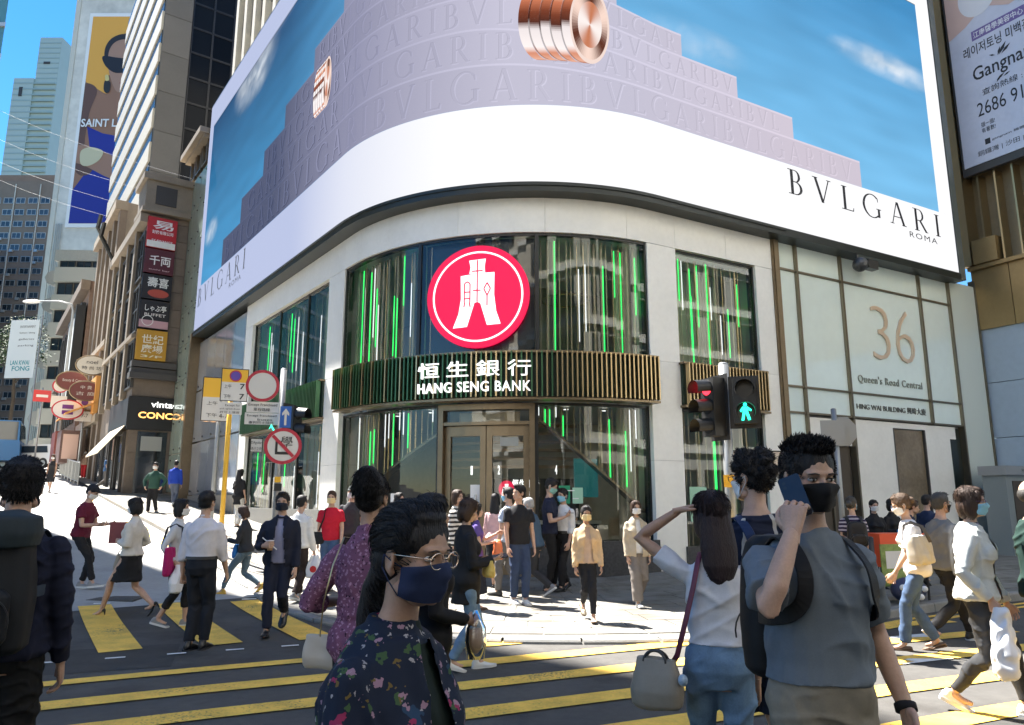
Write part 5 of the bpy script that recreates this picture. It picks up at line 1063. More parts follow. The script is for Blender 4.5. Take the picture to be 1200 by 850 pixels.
# shop clutter hung on the far right side
for k, (a, z, lab) in enumerate(((14, 4.6, "dark shop poster with a face beside the loading plate"), (17.5, 4.8, "wide maroon shop sign over a doorway up the street"))):
    t = thing("shop_sign", lab, "sign", ST(a, 2, z)); f = Face(ST(a + 2.5, 2.1), -EL, NL); mb = MB(); f.box(mb, 0, 2.2, z - 1.1, z + .6, 0, .9); mb.build("sign_box", M("shopsign%d" % k, ((.12, .07, .06), (.2, .06, .05))[k], .5, var=.4, vs=3), t); mb = MB(); fe2 = Face(ST(a + .3, 3.0), -NL, -EL); fe2.box(mb, .1, .8, z - .9, z + .4, 0, .02); mb.build("print_panel", M("print_skin"), t)
p = ST(46, 4.4); t = thing("street_tree", "small leafy green tree at the far left end of the street", "tree", (p.x, p.y, gh(p.x, p.y)))
mb = MB(); z0 = gh(p.x, p.y); mb.tube([(p.x, p.y, z0), (p.x + .1, p.y, z0 + 5), (p.x - .2, p.y, z0 + 9)], [.2, .15, .08], 8)
for a in range(6): mb.tube([(p.x, p.y, z0 + 6.5 + a * .3), (p.x + 1.6 * math.cos(a * 1.1), p.y + 1.6 * math.sin(a * 1.1), z0 + 8.5 + a * .35)], [.07, .02], 5)
mb.build("trunk", M("bark", (.1, .075, .05), .9), t)
mb = MB(); rr = random.Random(5)
for k in range(2600):
    cl = rr.randrange(14); ca = Vector((math.cos(cl * 2.4) * 1.5 * (cl % 3 + 1) / 3, math.sin(cl * 2.4) * 1.5 * (cl % 3 + 1) / 3, 8.5 + (cl * .53) % 3.6)); d = Vector((rr.gauss(0, .5), rr.gauss(0, .5), rr.gauss(0, .4))); c = Vector((p.x, p.y, z0)) + ca + d
    u = Vector((rr.uniform(-1, 1), rr.uniform(-1, 1), rr.uniform(-.6, .6))).normalized(); v = u.orthogonal().normalized(); mb.quad(c - u * .12, c + v * .05, c + u * .12, c - v * .05)
mb.build("crown", M("foliage", (.035, .065, .02), .7, rnd=.2, island=.45), t)
# ---------------------------------------------------------------- people: one skinned surface per body, clothes grown over the same bones
A_ = np.array
def remesh(mb, voxel, smooth=4, fac=.5, disp=None):
    """union of overlapping closed pieces -> one smooth surface (numpy verts, faces)"""
    me = bpy.data.meshes.new("tmp"); me.from_pydata([tuple(p) for p in mb.v], [], mb.f); o = bpy.data.objects.new("tmp", me); COL.objects.link(o)
    r = o.modifiers.new("r", 'REMESH'); r.mode = 'VOXEL'; r.voxel_size = voxel
    if smooth: sm = o.modifiers.new("s", 'SMOOTH'); sm.factor = fac; sm.iterations = smooth
    dg = bpy.context.evaluated_depsgraph_get(); ev = o.evaluated_get(dg); m2 = bpy.data.meshes.new_from_object(ev)
    v = np.empty(len(m2.vertices) * 3, np.float32); m2.vertices.foreach_get("co", v); v = v.reshape(-1, 3)
    nn = np.empty(len(m2.vertices) * 3, np.float32); m2.vertices.foreach_get("normal", nn); nn = nn.reshape(-1, 3)
    f = np.array([p.vertices[:] for p in m2.polygons if len(p.vertices) == 4]) if len(m2.polygons) else np.zeros((0, 4), int)
    bpy.data.objects.remove(o); bpy.data.meshes.remove(me); bpy.data.meshes.remove(m2)
    if disp is not None: v = v + nn * disp(v)[:, None]
    return v, f
def mk_mesh(name, parts, mats):
    """parts: list of (verts, faces(list/array), material index)"""
    V = []; F = []; MI = []; b = 0
    for v, f, mi in parts:
        V.append(np.asarray(v, dtype=float)); F += [tuple(int(i) + b for i in q) for q in f]; MI += [mi] * len(f); b += len(v)
    me = bpy.data.meshes.new(name); me.from_pydata(np.vstack(V).tolist(), [], F)
    for m in (mats if isinstance(mats, (list, tuple)) else [mats]): me.materials.append(m)
    me.polygons.foreach_set("material_index", MI); me.polygons.foreach_set("use_smooth", [True] * len(F)); me.update(); return me
def nz(v, sx, sy, sz, amp, seed=0.):
    r_ = np.random.RandomState(int(abs(seed) * 10) % 9999); q = v * A_([sx, sy, sz]); out = np.zeros(len(v)); wp = np.zeros((len(v), 3))
    for _ in range(3): k_ = r_.normal(0, .8, 3); wp += np.sin(q @ k_ + r_.uniform(0, 6))[:, None] * r_.normal(0, .5, 3)
    for _ in range(5): k_ = r_.normal(0, 1.1, 3); out += np.sin((q + wp) @ k_ + r_.uniform(0, 6))
    return out / 3.2 * amp
def folds(v, amp, seed=0., f=1.):
    """creases: sharp ridges along warped, mostly slanting bands"""
    r_ = np.random.RandomState(int(abs(seed) * 10) % 9999 + 5); out = np.zeros(len(v))
    for w_, a_ in ((34, 1.), (58, .6), (90, .3)):
        k_ = r_.normal(0, .55, 3) + A_([0, 0, .8 * r_.choice([-1, 1])]); k_ /= np.linalg.norm(k_); ph_ = nz(v, 7 * f, 7 * f, 7 * f, 2.6, seed + w_); mk_ = np.clip(.5 + nz(v, 8 * f, 8 * f, 8 * f, .9, seed + w_ * 2), 0, 1)
        out += a_ * mk_ * (1 - 2 * np.abs(np.sin((v @ k_) * w_ * f * .5 + ph_)) ** .7)
    return out * amp
# ---- heads, in head space: origin between the ears, y forward
def head_mesh(female, vox):
    k = .94 if female else 1.; mb = MB()
    mb.ball((0, -.008, .035), .074, .094, .088, 24, 16); mb.ball((0, .030, -.03), .060, .058, .083, 20, 14); mb.ball((0, .042, -.075), .044 * k, .042, .032, 16, 10); mb.ball((0, .066, -.09), .020, .018, .016)
    for s in (-1, 1):
        mb.ball((s * .040, .056, -.018), .026, .026, .022); mb.ball((s * .052, .02, -.07), .018 * k, .034, .022)
        mb.ball((s * .077, -.010, -.004), .008, .020, .031, 12, 10, R=Matrix.Rotation(-s * .35, 3, 'Z')); mb.ball((s * .074, -.004, -.03), .008, .01, .012)
        mb.ball((s * .012, .094, -.036), .0085, .010, .0075)
    mb.ball((0, .073, .026), .050, .018, .013); mb.tube([(0, .083, .014), (0, .095, -.008), (0, .107, -.027), (0, .098, -.036)], [.008, .0095, .012, .009], 10)
    mb.ball((0, .089, -.0585), .021, .011, .0055); mb.ball((0, .088, -.069), .018, .011, .006)
    v, f = remesh(mb, vox, 3 if vox > .005 else 4)
    for s in (-1, 1):     # eye sockets and ear bowls
        d = np.linalg.norm((v - A_([s * .031, .088, .007])) / A_([.019, .03, .011]), axis=1); v[:, 1] -= .0075 * np.exp(-d ** 2)
        d = np.linalg.norm((v - A_([s * .088, -.008, -.002])) / A_([.012, .010, .017]), axis=1); v[:, 0] -= s * .006 * np.exp(-d ** 2)
    parts = [(v, f, 0)]
    for s in (-1, 1):
        e = MB(); e.ball((s * .031, .0725, .007), .0145, .0115, .0072, 14, 10); parts.append((A_(e.v), e.f, 1))
        e = MB(); e.ball((s * .031, .0805, .007), .0058, .0045, .0062, 12, 8); parts.append((A_(e.v), e.f, 2))
        e = MB(); e.tube([(s * (.031 + a), .0825 - 9 * a * a - .001, .0125 - 14 * a * a + (.0012 if s * a > 0 else 0)) for a in (-.015, -.009, 0, .009, .015)], [.0012, .0022, .0026, .0024, .0012], 6); parts.append((A_(e.v), e.f, 2))
        w = .0026 if female else .0038
        e = MB(); e.tube([(s * (.031 + s * a), .0905 - 6 * (a + .002) ** 2 - (.012 if a > .012 else 0) * .5, .0265 + .2 * a * (1 if a < .006 else -.7) + .0015) for a in (-.017, -.008, .0, .010, .019)], [w * .6, w, w, w * .9, w * .4], 6, flat=.8); parts.append((A_(e.v), e.f, 3))
    lp = MB(); lp.ball((0, .093, -.0585), .019, .009, .0048, 14, 8); lp.ball((0, .092, -.0685), .016, .009, .0052, 14, 8); parts.append((A_(lp.v), lp.f, 4))
    return parts
_heads = {}
def head(female, vox):
    k = (female, vox)
    if k not in _heads:
        p = head_mesh(female, vox); _heads[k] = (p, BVHTree.FromPolygons([tuple(q) for q in p[0][0].tolist()], [tuple(int(i) for i in q) for q in p[0][1]]))
    return _heads[k]
# ---- hands, right hand: wrist at origin, fingers along -z, palm facing -x, thumb forward (+y)
_hands = {}
def hand(pose, vox):
    k = (pose, vox)
    if k in _hands: return _hands[k]
    mb = MB(); curl = {"relax": (18, 28, 20), "grip": (68, 85, 50), "flat": (4, 8, 6), "phone": (35, 42, 25), "point": (60, 80, 45)}[pose]
    mb.loft([[(a * math.cos(t) * 1., y0 + b * math.sin(t), z) for t in np.linspace(0, 6.2832, 13)[:-1]] for z, a, b, y0 in ((.03, .020, .026, 0), (0, .018, .026, 0), (-.03, .017, .034, .002), (-.06, .016, .040, .003), (-.088, .013, .041, .002))])
    for i, (y, L, r) in enumerate(((.031, .070, .0085), (.010, .078, .009), (-.011, .072, .0085), (-.030, .056, .0075))):
        p = Vector((0, y, -.08)); pts = [Vector((0, y * .9, -.06)), p]; ang = 0; cv = curl if not (pose == "point" and i == 0) else (4, 6, 4); fan = y * .9 if pose in ("flat", "relax") else 0
        for c, l in zip(cv, (.44, .31, .25)):
            ang += c + i * 2; d = Vector((-math.sin(rad(ang)), fan * 1.2, -math.cos(rad(ang)))).normalized(); p = p + d * L * l; pts.append(p)
        mb.tube(pts, [r, r, r * .95, r * .88, r * .7], 8); mb.ball(pts[-1], r * .7, nu=8, nv=6)
    if pose in ("grip", "point"): tp = [(-.004, .022, -.022), (-.022, .040, -.045), (-.040, .036, -.070), (-.046, .016, -.082)]
    elif pose == "phone": tp = [(-.002, .024, -.02), (-.012, .048, -.042), (-.024, .056, -.068), (-.032, .052, -.09)]
    else: tp = [(-.002, .024, -.02), (-.010, .046, -.042), (-.016, .056, -.066), (-.020, .058, -.088)]
    mb.tube(tp, [.014, .0115, .0095, .007], 8); mb.ball(tp[-1], .007, nu=8, nv=6); mb.ball((-.006, .022, -.03), .014, .016, .024)
    _hands[k] = remesh(mb, vox, 3 if vox < .003 else 2); return _hands[k]
# ---- shoes: ankle joint at (0,0,.08), toe along +y, ground at z=0
_shoes = {}
def shoe(kind, mup, msole):
    k = (kind, mup.name, msole.name)
    if k in _shoes: return _shoes[k]
    def ring(y, w, z0, z1, n=14): return [(w * math.cos(t) * (1 if math.sin(t) < .2 else .92), y, (z0 + z1) / 2 + (z1 - z0) / 2 * math.sin(t)) for t in np.linspace(0, 6.2832, n + 1)[:-1]]
    mb = MB(); s = MB()
    if kind == "heel":
        mb.loft([ring(-.06, .024, .075, .105), ring(-.03, .028, .065, .115), ring(.03, .027, .045, .075), ring(.09, .034, .012, .05), ring(.13, .036, .004, .036), ring(.175, .022, .003, .022), ring(.19, .006, .005, .014)])
        s.tube([(0, -.05, .08), (0, -.052, .03), (0, -.05, 0)], [.02, .009, .006], 8)
    else:
        lo = kind in ("flat", "sandal"); hh = .055 if lo else .085
        mb.loft([ring(-.075, .018, .012, hh - .015), ring(-.06, .033, .008, hh), ring(-.02, .037, .008, hh), ring(.03, .037, .008, hh - .008), ring(.08, .043, .006, hh - .035 if lo else .062), ring(.13, .046, .006, .042), ring(.17, .038, .006, .034), ring(.195, .016, .008, .024)])
        if not lo: mb.tube([(0, -.02, .06), (0, -.025, .105)], [.040, .036], 12)
        t = .028 if kind == "sneaker" else .014
        o = [(-.08, .015), (-.065, .036), (-.02, .041), (.05, .040), (.10, .047), (.14, .049), (.18, .038), (.205, .015)]
        pl = [(w, y) for y, w in o] + [(-w, y) for y, w in o[::-1]]; s.prism([(a, b) for a, b in pl][::-1] if False else pl, 0, t)
    v, f = remesh(mb, .008, 3); up = mk_mesh("shoe_mesh", [(v, f, 0)], mup); so = s.mesh("sole_mesh", msole)
    _shoes[k] = (up, so); return _shoes[k]
# ---- hair in head space
_hair = {}
def hair_geo(kind, vox, tufts):
    k = (kind, vox, tufts)
    if k in _hair: return _hair[k]
    mb = MB(); rr = random.Random(hash(kind) % 1000 if False else len(kind) * 7 + 1)
    if kind != "bald":
        mb.ball((0, -.016, .047), .083, .099, .089, 24, 16); mb.ball((0, -.046, -.005), .074, .058, .066, 20, 12)
    else: mb.ball((0, -.03, .012), .081, .083, .068, 24, 16)
    if kind in ("short", "spiky"):
        for s in (-1, 1): mb.ball((s * .069, .018, .03), .012, .022, .036)
        mb.ball((0, .045, .108), .055, .042, .026)
    if kind == "spiky": mb.ball((0, .012, .105), .062, .075, .030)
    if kind == "curly":
        for i in range(60):
            a = rr.uniform(0, 6.28); z = rr.uniform(-.02, .13); r_ = math.sqrt(max(0, 1 - ((z - .047) / .095) ** 2)); y = -.016 + .1 * r_ * math.sin(a)
            if y > .05 and z < .085: continue
            mb.ball((.083 * r_ * math.cos(a), y, z), rr.uniform(.018, .028), nu=8, nv=6)
    if kind in ("bob", "long", "halfup"):
        for s in (-1, 1): mb.ball((s * .066, -.012, -.02), .026, .058, .085, 14, 12); mb.ball((s * .058, .045, .045), .022, .030, .05)
        mb.ball((0, -.066, -.03), .072, .045, .085, 16, 12); mb.ball((0, .03, .1), .06, .05, .03)
        if kind == "bob":
            for s in (-1, 1): mb.ball((s * .06, -.005, -.075), .028, .045, .05)
            mb.ball((0, -.06, -.085), .062, .04, .045)
    if kind in ("long", "halfup"):
        mb.loft([[(a * math.cos(t), y0 + b * math.sin(t), z) for t in np.linspace(0, 6.2832, 17)[:-1]] for z, a, b, y0 in ((.02, .075, .05, -.055), (-.06, .085, .046, -.066), (-.15, .094, .044, -.078), (-.24, .088, .036, -.088), (-.30, .06, .024, -.09), (-.325, .03, .01, -.09))])
    if kind in ("pony", "lowpony"):
        for s in (-1, 1): mb.ball((s * .066, .012, .052), .018, .045, .042)
        mb.ball((0, .032, .1), .058, .045, .028)
        if kind == "lowpony": mb.tube([(0, -.09, -.045), (.0, -.115, -.09), (-.01, -.125, -.16), (-.015, -.12, -.25), (-.015, -.105, -.34), (-.01, -.1, -.38)], [.034, .030, .037, .036, .024, .006], 12)
        else: mb.tube([(0, -.10, .03), (0, -.135, .0), (0, -.14, -.08), (0, -.125, -.18), (0, -.12, -.22)], [.026, .032, .036, .026, .006], 12)
    if kind == "bun":
        for s in (-1, 1): mb.ball((s * .064, .010, .02), .02, .045, .055)
        mb.ball((0, .032, .1), .058, .045, .028); mb.ball((0, -.118, .012), .046, .036, .042, 16, 10)
    if kind == "topbun":
        for s in (-1, 1): mb.ball((s * .064, .010, .02), .02, .045, .055)
        mb.ball((0, -.07, .11), .06, .055, .055, 16, 10); mb.ball((0, -.05, .06), .085, .08, .08)
    if kind == "cap":
        mb.loft([[(.086 * math.cos(t), .02 + .035 * math.sin(t) + .045, .055 + .004 * math.cos(2 * t)) for t in np.linspace(0, 6.2832, 17)[:-1]], [(.07 * math.cos(t), .02 + .085 * math.sin(t) + .055, .047) for t in np.linspace(0, 6.2832, 17)[:-1]]])
    fr = 55.; v, f = remesh(mb, vox, 3)
    amp = .0035
    ang = np.arctan2(v[:, 0], v[:, 1] + .03); v = v + (v - A_([0, -.02, .0])) / (np.linalg.norm(v - A_([0, -.02, 0]), axis=1)[:, None] + .01) * A_([noise.noise(Vector((a * 9, p[2] * (5 if kind != "curly" else 40), p[1] * 12))) for a, p in zip(ang, v)])[:, None] * amp * (.6 if kind not in ("cap", "bald") else .15)
    parts = [(v, f, 0)]
    if tufts and len(v):
        T = MB(); idx = [rr.randrange(len(v)) for _ in range(tufts)]; ctr = A_([0, -.02, .03])
        for i in idx:
            p = Vector(v[i]); n = (p - Vector(ctr)).normalized()
            if p.y > .052 and p.z < (.085 if kind in ('spiky', 'short', 'curly') else .072): continue
            if kind in ('pony', 'lowpony', 'bun', 'topbun') and abs(p.x) > .055 and p.z < .02 and p.y > -.05: continue
            if kind in ("spiky",): d = (n * .42 + Vector((.18 + rr.gauss(0, .13), .5 + rr.gauss(0, .14), .38))).normalized(); L = rr.uniform(.018, .040) if p.z > .085 else rr.uniform(.004, .01)
            elif kind == "curly": d = (n + Vector((rr.gauss(0, .7), rr.gauss(0, .7), rr.gauss(0, .5)))).normalized(); L = rr.uniform(.008, .022)
            elif kind == "short": d = (n * .35 + Vector((rr.gauss(0, .2), -.1 if p.z < .1 else .5, -.7 if p.z < .1 else 0))).normalized(); L = rr.uniform(.01, .028)
            else:
                d = Vector((rr.gauss(0, .12), rr.gauss(0, .10), -1)) + n * .12
                if kind in ("pony", "lowpony", "bun", "topbun") and p.y > -.09: d = Vector((-p.x * 2 + rr.gauss(0, .12), -1, (.8 if p.y > .02 else -.25) + rr.gauss(0, .12)))
                d = d - n * d.dot(n) + n * .03; d.normalize(); L = rr.uniform(.025, .055)
            w = rr.uniform(.0012, .0028); a = d.orthogonal().normalized(); b = d.cross(a); m = p + d * L * .55 + n * .002; e = p + d * L - n * L * .12; p0 = p - n * .003
            T.add([p0 + a * w, p0 - a * w * .5 + b * w * .87, p0 - a * w * .5 - b * w * .87, m + a * w * .8, m - a * w * .4 + b * w * .7, m - a * w * .4 - b * w * .7, e], [(0, 1, 4, 3), (1, 2, 5, 4), (2, 0, 3, 5), (3, 4, 6), (4, 5, 6), (5, 3, 6)])
        parts.append((A_(T.v), T.f, 0))
    _hair[k] = parts; return parts
m_skins = {}
def skin(tone):
    if tone not in m_skins:
        c = {"light": (.50, .31, .22), "mid": (.40, .235, .155), "dark": (.27, .15, .10), "pale": (.56, .37, .28)}[tone]
        m_skins[tone] = [M("skin_" + tone, c, .48, var=.16, vs=16, bump=.14, bs=420, sub=.12), M("eye_white", (.55, .53, .5), .25), M("eye_dark", (.012, .008, .006), .2), M("brow_hair", (.025, .018, .015), .7), M("lips_" + tone, (c[0] * .85, c[1] * .55, c[2] * .6), .45)]
    return m_skins[tone]
def mhair(key, c, st=(1, 1, .12)): return M("hair_" + key, c, .5, var=.3, vs=70, bump=.6, bs=260, stretch=st, spec=.3)
HB = lambda: mhair("black", (.013, .011, .011)); HBR = lambda: mhair("brown", (.045, .024, .015)); HG = lambda: mhair("grey", (.38, .37, .36)); HD = lambda: mhair("dark_grey", (.06, .058, .056))
def mask_mesh(female, mat, pleat=True):
    parts, bvh = head(female, .008); nu, nvv = 17, 9; V = []; F = []
    for j in range(nvv):
        tz = j / (nvv - 1)
        for i in range(nu):
            u = -1 + 2 * i / (nu - 1); z = -.008 + .008 * (1 - abs(u)) * 1.2 - tz * (.096 - .030 * abs(u) ** 2) - .008 * abs(u); a = u * rad(74)
            d = Vector((math.sin(a), math.cos(a), 0)); o = Vector((0, .0, z)); hit = bvh.ray_cast(o + d * .3, -d)
            r_ = .3 - hit[3] if hit[0] is not None else .07
            V.append((d, z, r_))
    R = A_([q[2] for q in V]).reshape(nvv, nu)
    for _ in range(3):   # cloth bridges the nose, lips and chin
        P2 = np.pad(R, 1, mode='edge'); av = (P2[:-2, 1:-1] + P2[2:, 1:-1] + P2[1:-1, :-2] + P2[1:-1, 2:]) / 4; R = np.maximum(R, av)
    co = []
    for j in range(nvv):
        for i in range(nu):
            d, z, _ = V[j * nu + i]; r_ = R[j, i] + .0085 + (.0016 if pleat and j % 2 else 0); co.append((d.x * r_, d.y * r_, z))
    mb = MB(); mb.add(co, [(j * nu + i, (j + 1) * nu + i, (j + 1) * nu + i + 1, j * nu + i + 1) for j in range(nvv - 1) for i in range(nu - 1)])
    for s, c in ((-1, 0), (1, nu - 1)):
        top = Vector(co[c]); bot = Vector(co[(nvv - 1) * nu + c]); ear = Vector((s * .086, -.022, .01)); ear2 = Vector((s * .084, -.026, -.02))
        for q in ((top, ear), (bot, ear2)): mb.tube([q[0], (q[0] + q[1]) / 2 + Vector((s * .004, 0, 0)), q[1]], .0016, 5)
        mb.tube([ear, ear2], .0016, 5)
    return mb.mesh("mask_mesh", mat, smooth=True)
_msk = {}
def mask(female, mat):
    k = (female, mat.name)
    if k not in _msk: _msk[k] = mask_mesh(female, mat)
    return _msk[k]
def glasses_mesh(mat, r=.021, flat=.9):
    mb = MB()
    for s in (-1, 1):
        mb.tube([(s * .033 + math.cos(t) * r * 1.15, .100 - abs(math.cos(t) + s * .2) * .003, .004 + math.sin(t) * r * flat) for t in np.linspace(0, 6.2832, 25)], .0016, 6)
        mb.tube([(s * .057, .098, .010), (s * .074, .06, .012), (s * .080, .0, .012), (s * .080, -.012, .0)], .0016, 6)
    mb.tube([(-.010, .1, .008), (0, .103, .011), (.010, .1, .008)], .0016, 6); return mb.mesh("glasses_mesh", mat, smooth=True)
_gl = {}
def rx(a): return Matrix.Rotation(a, 3, 'X')
def ik(a, c, l1, l2, pole):
    a = Vector(a); c = Vector(c); d = c - a; D = min(d.length, (l1 + l2) * .998); d.normalize(); c = a + d * D
    x = (l1 * l1 - l2 * l2 + D * D) / (2 * D); h = math.sqrt(max(1e-8, l1 * l1 - x * x)); p = Vector(pole); p = p - d * p.dot(d)
    if p.length < 1e-5: p = d.orthogonal()
    return a + d * x + p.normalized() * h, c
PEOPLE = []
def person(label, x, y, H, face, sex="f", dz=0., fat=1., legs=((.0, 0, 0), (.0, 0, 0)), arms=("hang", "hang"), lean=0., twist=0., look=0., nod=0., tilt=0.,
           tone="light", hair="long", hcol=None, maskc=None, glasses=None, top=("tee", None), inner=None, bottom=("trousers", None), shoes=("sneaker", None, None), lod=1, sway=0., hem=None, tuck=False, tufts=0, loose=1., sockc=None, hide_legs=False, spread=.085):
    """legs: (forward, lift, heel pitch) left then right; arms: left then right; facing in degrees clockwise from straight away"""
    vox = {0: .0085, 1: .014, 2: .022}[lod]; s = H / 1.745; fem = sex == "f"; k = s
    gz = gh(x, y) + dz; t = thing("person", label, "person", (x, y, gz), -rad(face)); PEOPLE.append(t); W0 = WM[t.name]
    LT, LS = .42 * k, .40 * k; hipw = spread * k; ank = []
    for i, (fw, lift, pit) in enumerate(legs): sx = -1 if i == 0 else 1; ank.append(Vector((sx * hipw * (.75 if fw else 1), fw * k, .08 * k + lift * k)))
    hz = min(a.z + math.sqrt(max(.04, (.985 * (LT + LS)) ** 2 - a.y ** 2 - (abs(a.x) - hipw) ** 2)) for a in ank if True) if not hide_legs else .90 * k
    up = Vector((math.sin(rad(sway)), math.sin(rad(lean)), math.cos(rad(lean)))).normalized(); fwd = Vector((0, math.cos(rad(lean)), -math.sin(rad(lean))))
    tw = Matrix.Rotation(-rad(twist), 3, up); hip = Vector((0, 0, hz)); S = {}
    def sp(tt): return hip + up * tt * k
    hips = [Vector((-hipw, 0, hz)), Vector((hipw, 0, hz))]
    knees = []
    for i in (0, 1): kn, an = ik(hips[i], ank[i], LT, LS, (0.04 * (-1 if i == 0 else 1), 1, .1)); knees.append(kn); ank[i] = an
    shw = (.146 if fem else .174) * k * (fat * .5 + .5); right = tw @ Vector((1, 0, 0)); fw2 = tw @ fwd
    shs = [sp(.447) - right * shw, sp(.447) + right * shw]; UA, FA = .285 * k, .25 * k; el = []; wr = []; hd = []
    for i in (0, 1):
        sx = -1 if i == 0 else 1; a = arms[i]; o = right * sx
        if a == "hang": a = ("sw", 4)
        if a[0] == "sw":
            ang = rad(a[1]); e = shs[i] + (Vector((0, 0, -1)) * math.cos(ang) + fw2 * math.sin(ang) + o * .13).normalized() * UA; a2 = ang + rad(10 + max(0, a[1]) * .6)
            w = e + (Vector((0, 0, -1)) * math.cos(a2) + fw2 * math.sin(a2) + o * .02).normalized() * FA; fd = (w - e).normalized(); pn = -o + fw2 * -.25; ps = a[2] if len(a) > 2 else "relax"
        else:  # ("ik", (out, fwd, up), pole(out,fwd,up), fingers or None, palm or None, pose)
            tg = shs[i] + o * a[1][0] * k + fw2 * a[1][1] * k + Vector((0, 0, 1)) * a[1][2] * k
            pl = o * a[2][0] + fw2 * a[2][1] + Vector((0, 0, 1)) * a[2][2]; e, w = ik(shs[i], tg, UA, FA, pl)
            fd = (w - e).normalized() if not a[3] else (o * a[3][0] + fw2 * a[3][1] + Vector((0, 0, 1)) * a[3][2]).normalized()
            pn = -o if not a[4] else o * a[4][0] + fw2 * a[4][1] + Vector((0, 0, 1)) * a[4][2]; ps = a[5]
        pn = (pn - fd * pn.dot(fd)).normalized(); el.append(e); wr.append(w)
        z_ = -fd; x_ = -pn if i == 1 else pn; y_ = z_.cross(x_)
        hm = Matrix.Identity(4)
        for c, ax in enumerate((x_, y_, z_)):
            for r_ in range(3): hm[r_][c] = ax[r_]
        hm.translation = w; hd.append((hm @ Matrix.Scale(k * (.93 if fem else 1.03), 4), ps, fd, pn))
    hc = sp(.700) + fw2 * .022 * k + up * .02 * k
    hm = Matrix.Translation(hc) @ Matrix.Rotation(-rad(twist + look), 4, 'Z') @ Matrix.Rotation(-rad(nod), 4, 'X') @ Matrix.Rotation(rad(tilt), 4, 'Y') @ Matrix.Scale(k * (1. if fem else 1.02), 4)
    tor = ([(-.09, .10, .09, 0), (0, .168, .118, -.005), (.05, .165, .118, -.004), (.14, .128, .092, .004), (.24, .130, .096, .006), (.34, .142, .108, .008), (.41, .140, .098, 0), (.455, .124, .086, -.003), (.50, .094, .074, -.006), (.535, .064, .060, -.008), (.565, .050, .053, -.004)] if fem else
           [(-.09, .10, .09, 0), (0, .162, .118, -.004), (.06, .160, .116, 0), (.14, .150, .108, .004), (.24, .156, .114, .004), (.35, .170, .122, .004), (.41, .170, .116, 0), (.46, .150, .100, -.003), (.505, .116, .084, -.006), (.545, .076, .068, -.008), (.575, .059, .060, -.004)])
    def trings(off, t0, t1, flare=0., widen=0.):
        n = 20; out = []; ts = sorted(set([t0, t1] + [q[0] for q in tor if t0 < q[0] < t1]))
        for tt in ts:
            a = max([q for q in tor if q[0] <= tt] or [tor[0]], key=lambda q: q[0]); b = min([q for q in tor if q[0] >= tt] or [tor[-1]], key=lambda q: q[0]); m = 0 if b[0] == a[0] else (tt - a[0]) / (b[0] - a[0])
            rxx = a[1] + (b[1] - a[1]) * m; ry = a[2] + (b[2] - a[2]) * m; yo = a[3] + (b[3] - a[3]) * m; fz = fat if tt < .45 else 1 + (fat - 1) * .5
            e = off + flare * max(0, .2 - tt) + (widen if tt < .3 else 0); c = sp(tt) + fw2 * yo * k; q = tw if tt > .2 else Matrix.Rotation(-rad(twist) * max(0, tt) / .2, 3, up)
            rt = q @ Vector((1, 0, 0)); ft = q @ fwd
            out.append([c + rt * (math.copysign(abs(math.cos(u)) ** .85, math.cos(u)) * (rxx * fz + e) * k) + ft * (math.copysign(abs(math.sin(u)) ** .85, math.sin(u)) * (ry * fz + e) * k) for u in np.linspace(0, 6.2832, n + 1)[:-1]])
        return out
    def limb(mb, pts, rs, n=12):
        mb.tube(pts, rs, n); mb.ball(pts[0], rs[0], nu=10, nv=8); mb.ball(pts[-1], rs[-1], nu=10, nv=8)
    ff = .5 + fat * .5
    def legpts(i, upto=1.):
        h_, kn, an = hips[i], knees[i], ank[i]; cb = (kn - h_).normalized(); back = -fwd
        P0 = [h_ + Vector((0, 0, .02 * k)), h_.lerp(kn, .35), h_.lerp(kn, .75), kn, kn.lerp(an, .3) + Vector((0, -.012 * k, 0)), kn.lerp(an, .7), an]
        R_ = [.083 * ff, .080 * ff, .062 * ff, .052, .053, .041, .034]
        if fem: R_ = [r_ * .96 for r_ in R_]
        return P0, [r_ * k for r_ in R_]
    def armpts(i):
        a, e, w = shs[i], el[i], wr[i]; R_ = [.054, .048, .042, .037, .037, .033, .025] if not fem else [.045, .039, .034, .031, .031, .027, .021]
        return [a, a.lerp(e, .3), a.lerp(e, .7), e, e.lerp(w, .25), e.lerp(w, .6), w], [r_ * k * ff for r_ in R_]
    # body
    mb = MB(); mb.loft(trings(-.016, -.09, .50)); mb.loft(trings(-.004, .46, .565)); mb.tube([sp(.53) - fw2 * .008 * k, sp(.60) + fw2 * .004 * k, hc + (hm.to_3x3() @ Vector((0, -.018, -.03)))], [.064 * k * (.86 if fem else 1), .053 * k * (.86 if fem else 1.02), .050 * k * (.88 if fem else 1)], 14)
    for i in (0, 1):
        P_, R_ = legpts(i); cov = {"trousers": 7, "slim": 7, "wide": 7, "cropped": 5, "shorts": 3}.get(bottom[0], 0); limb(mb, P_, [r_ * (.86 if q_ < cov else 1) for q_, r_ in enumerate(R_)])
        P_, R_ = armpts(i); cov = {"tee": 2, "half": 3, "rolled": 5, "none": 0}.get(top[0], 7 if top[0] != "dress" else 1); limb(mb, P_, [r_ * (.86 if q_ < cov else 1) for q_, r_ in enumerate(R_)])
    for i in (0, 1):
        p = ank[i]; mb.tube([p, p + Vector((0, .06 * k, -.045 * k)), p + Vector((0, .13 * k, -.062 * k))], [.033 * k, .028 * k, .018 * k], 8)
    v, f = remesh(mb, min(vox, .012) if lod == 0 else vox, 3); parts = [(v, f, 0)]
    hp, bvh = head(fem, {0: .0045, 1: .0075, 2: .012}[lod]); H3 = A_(hm)
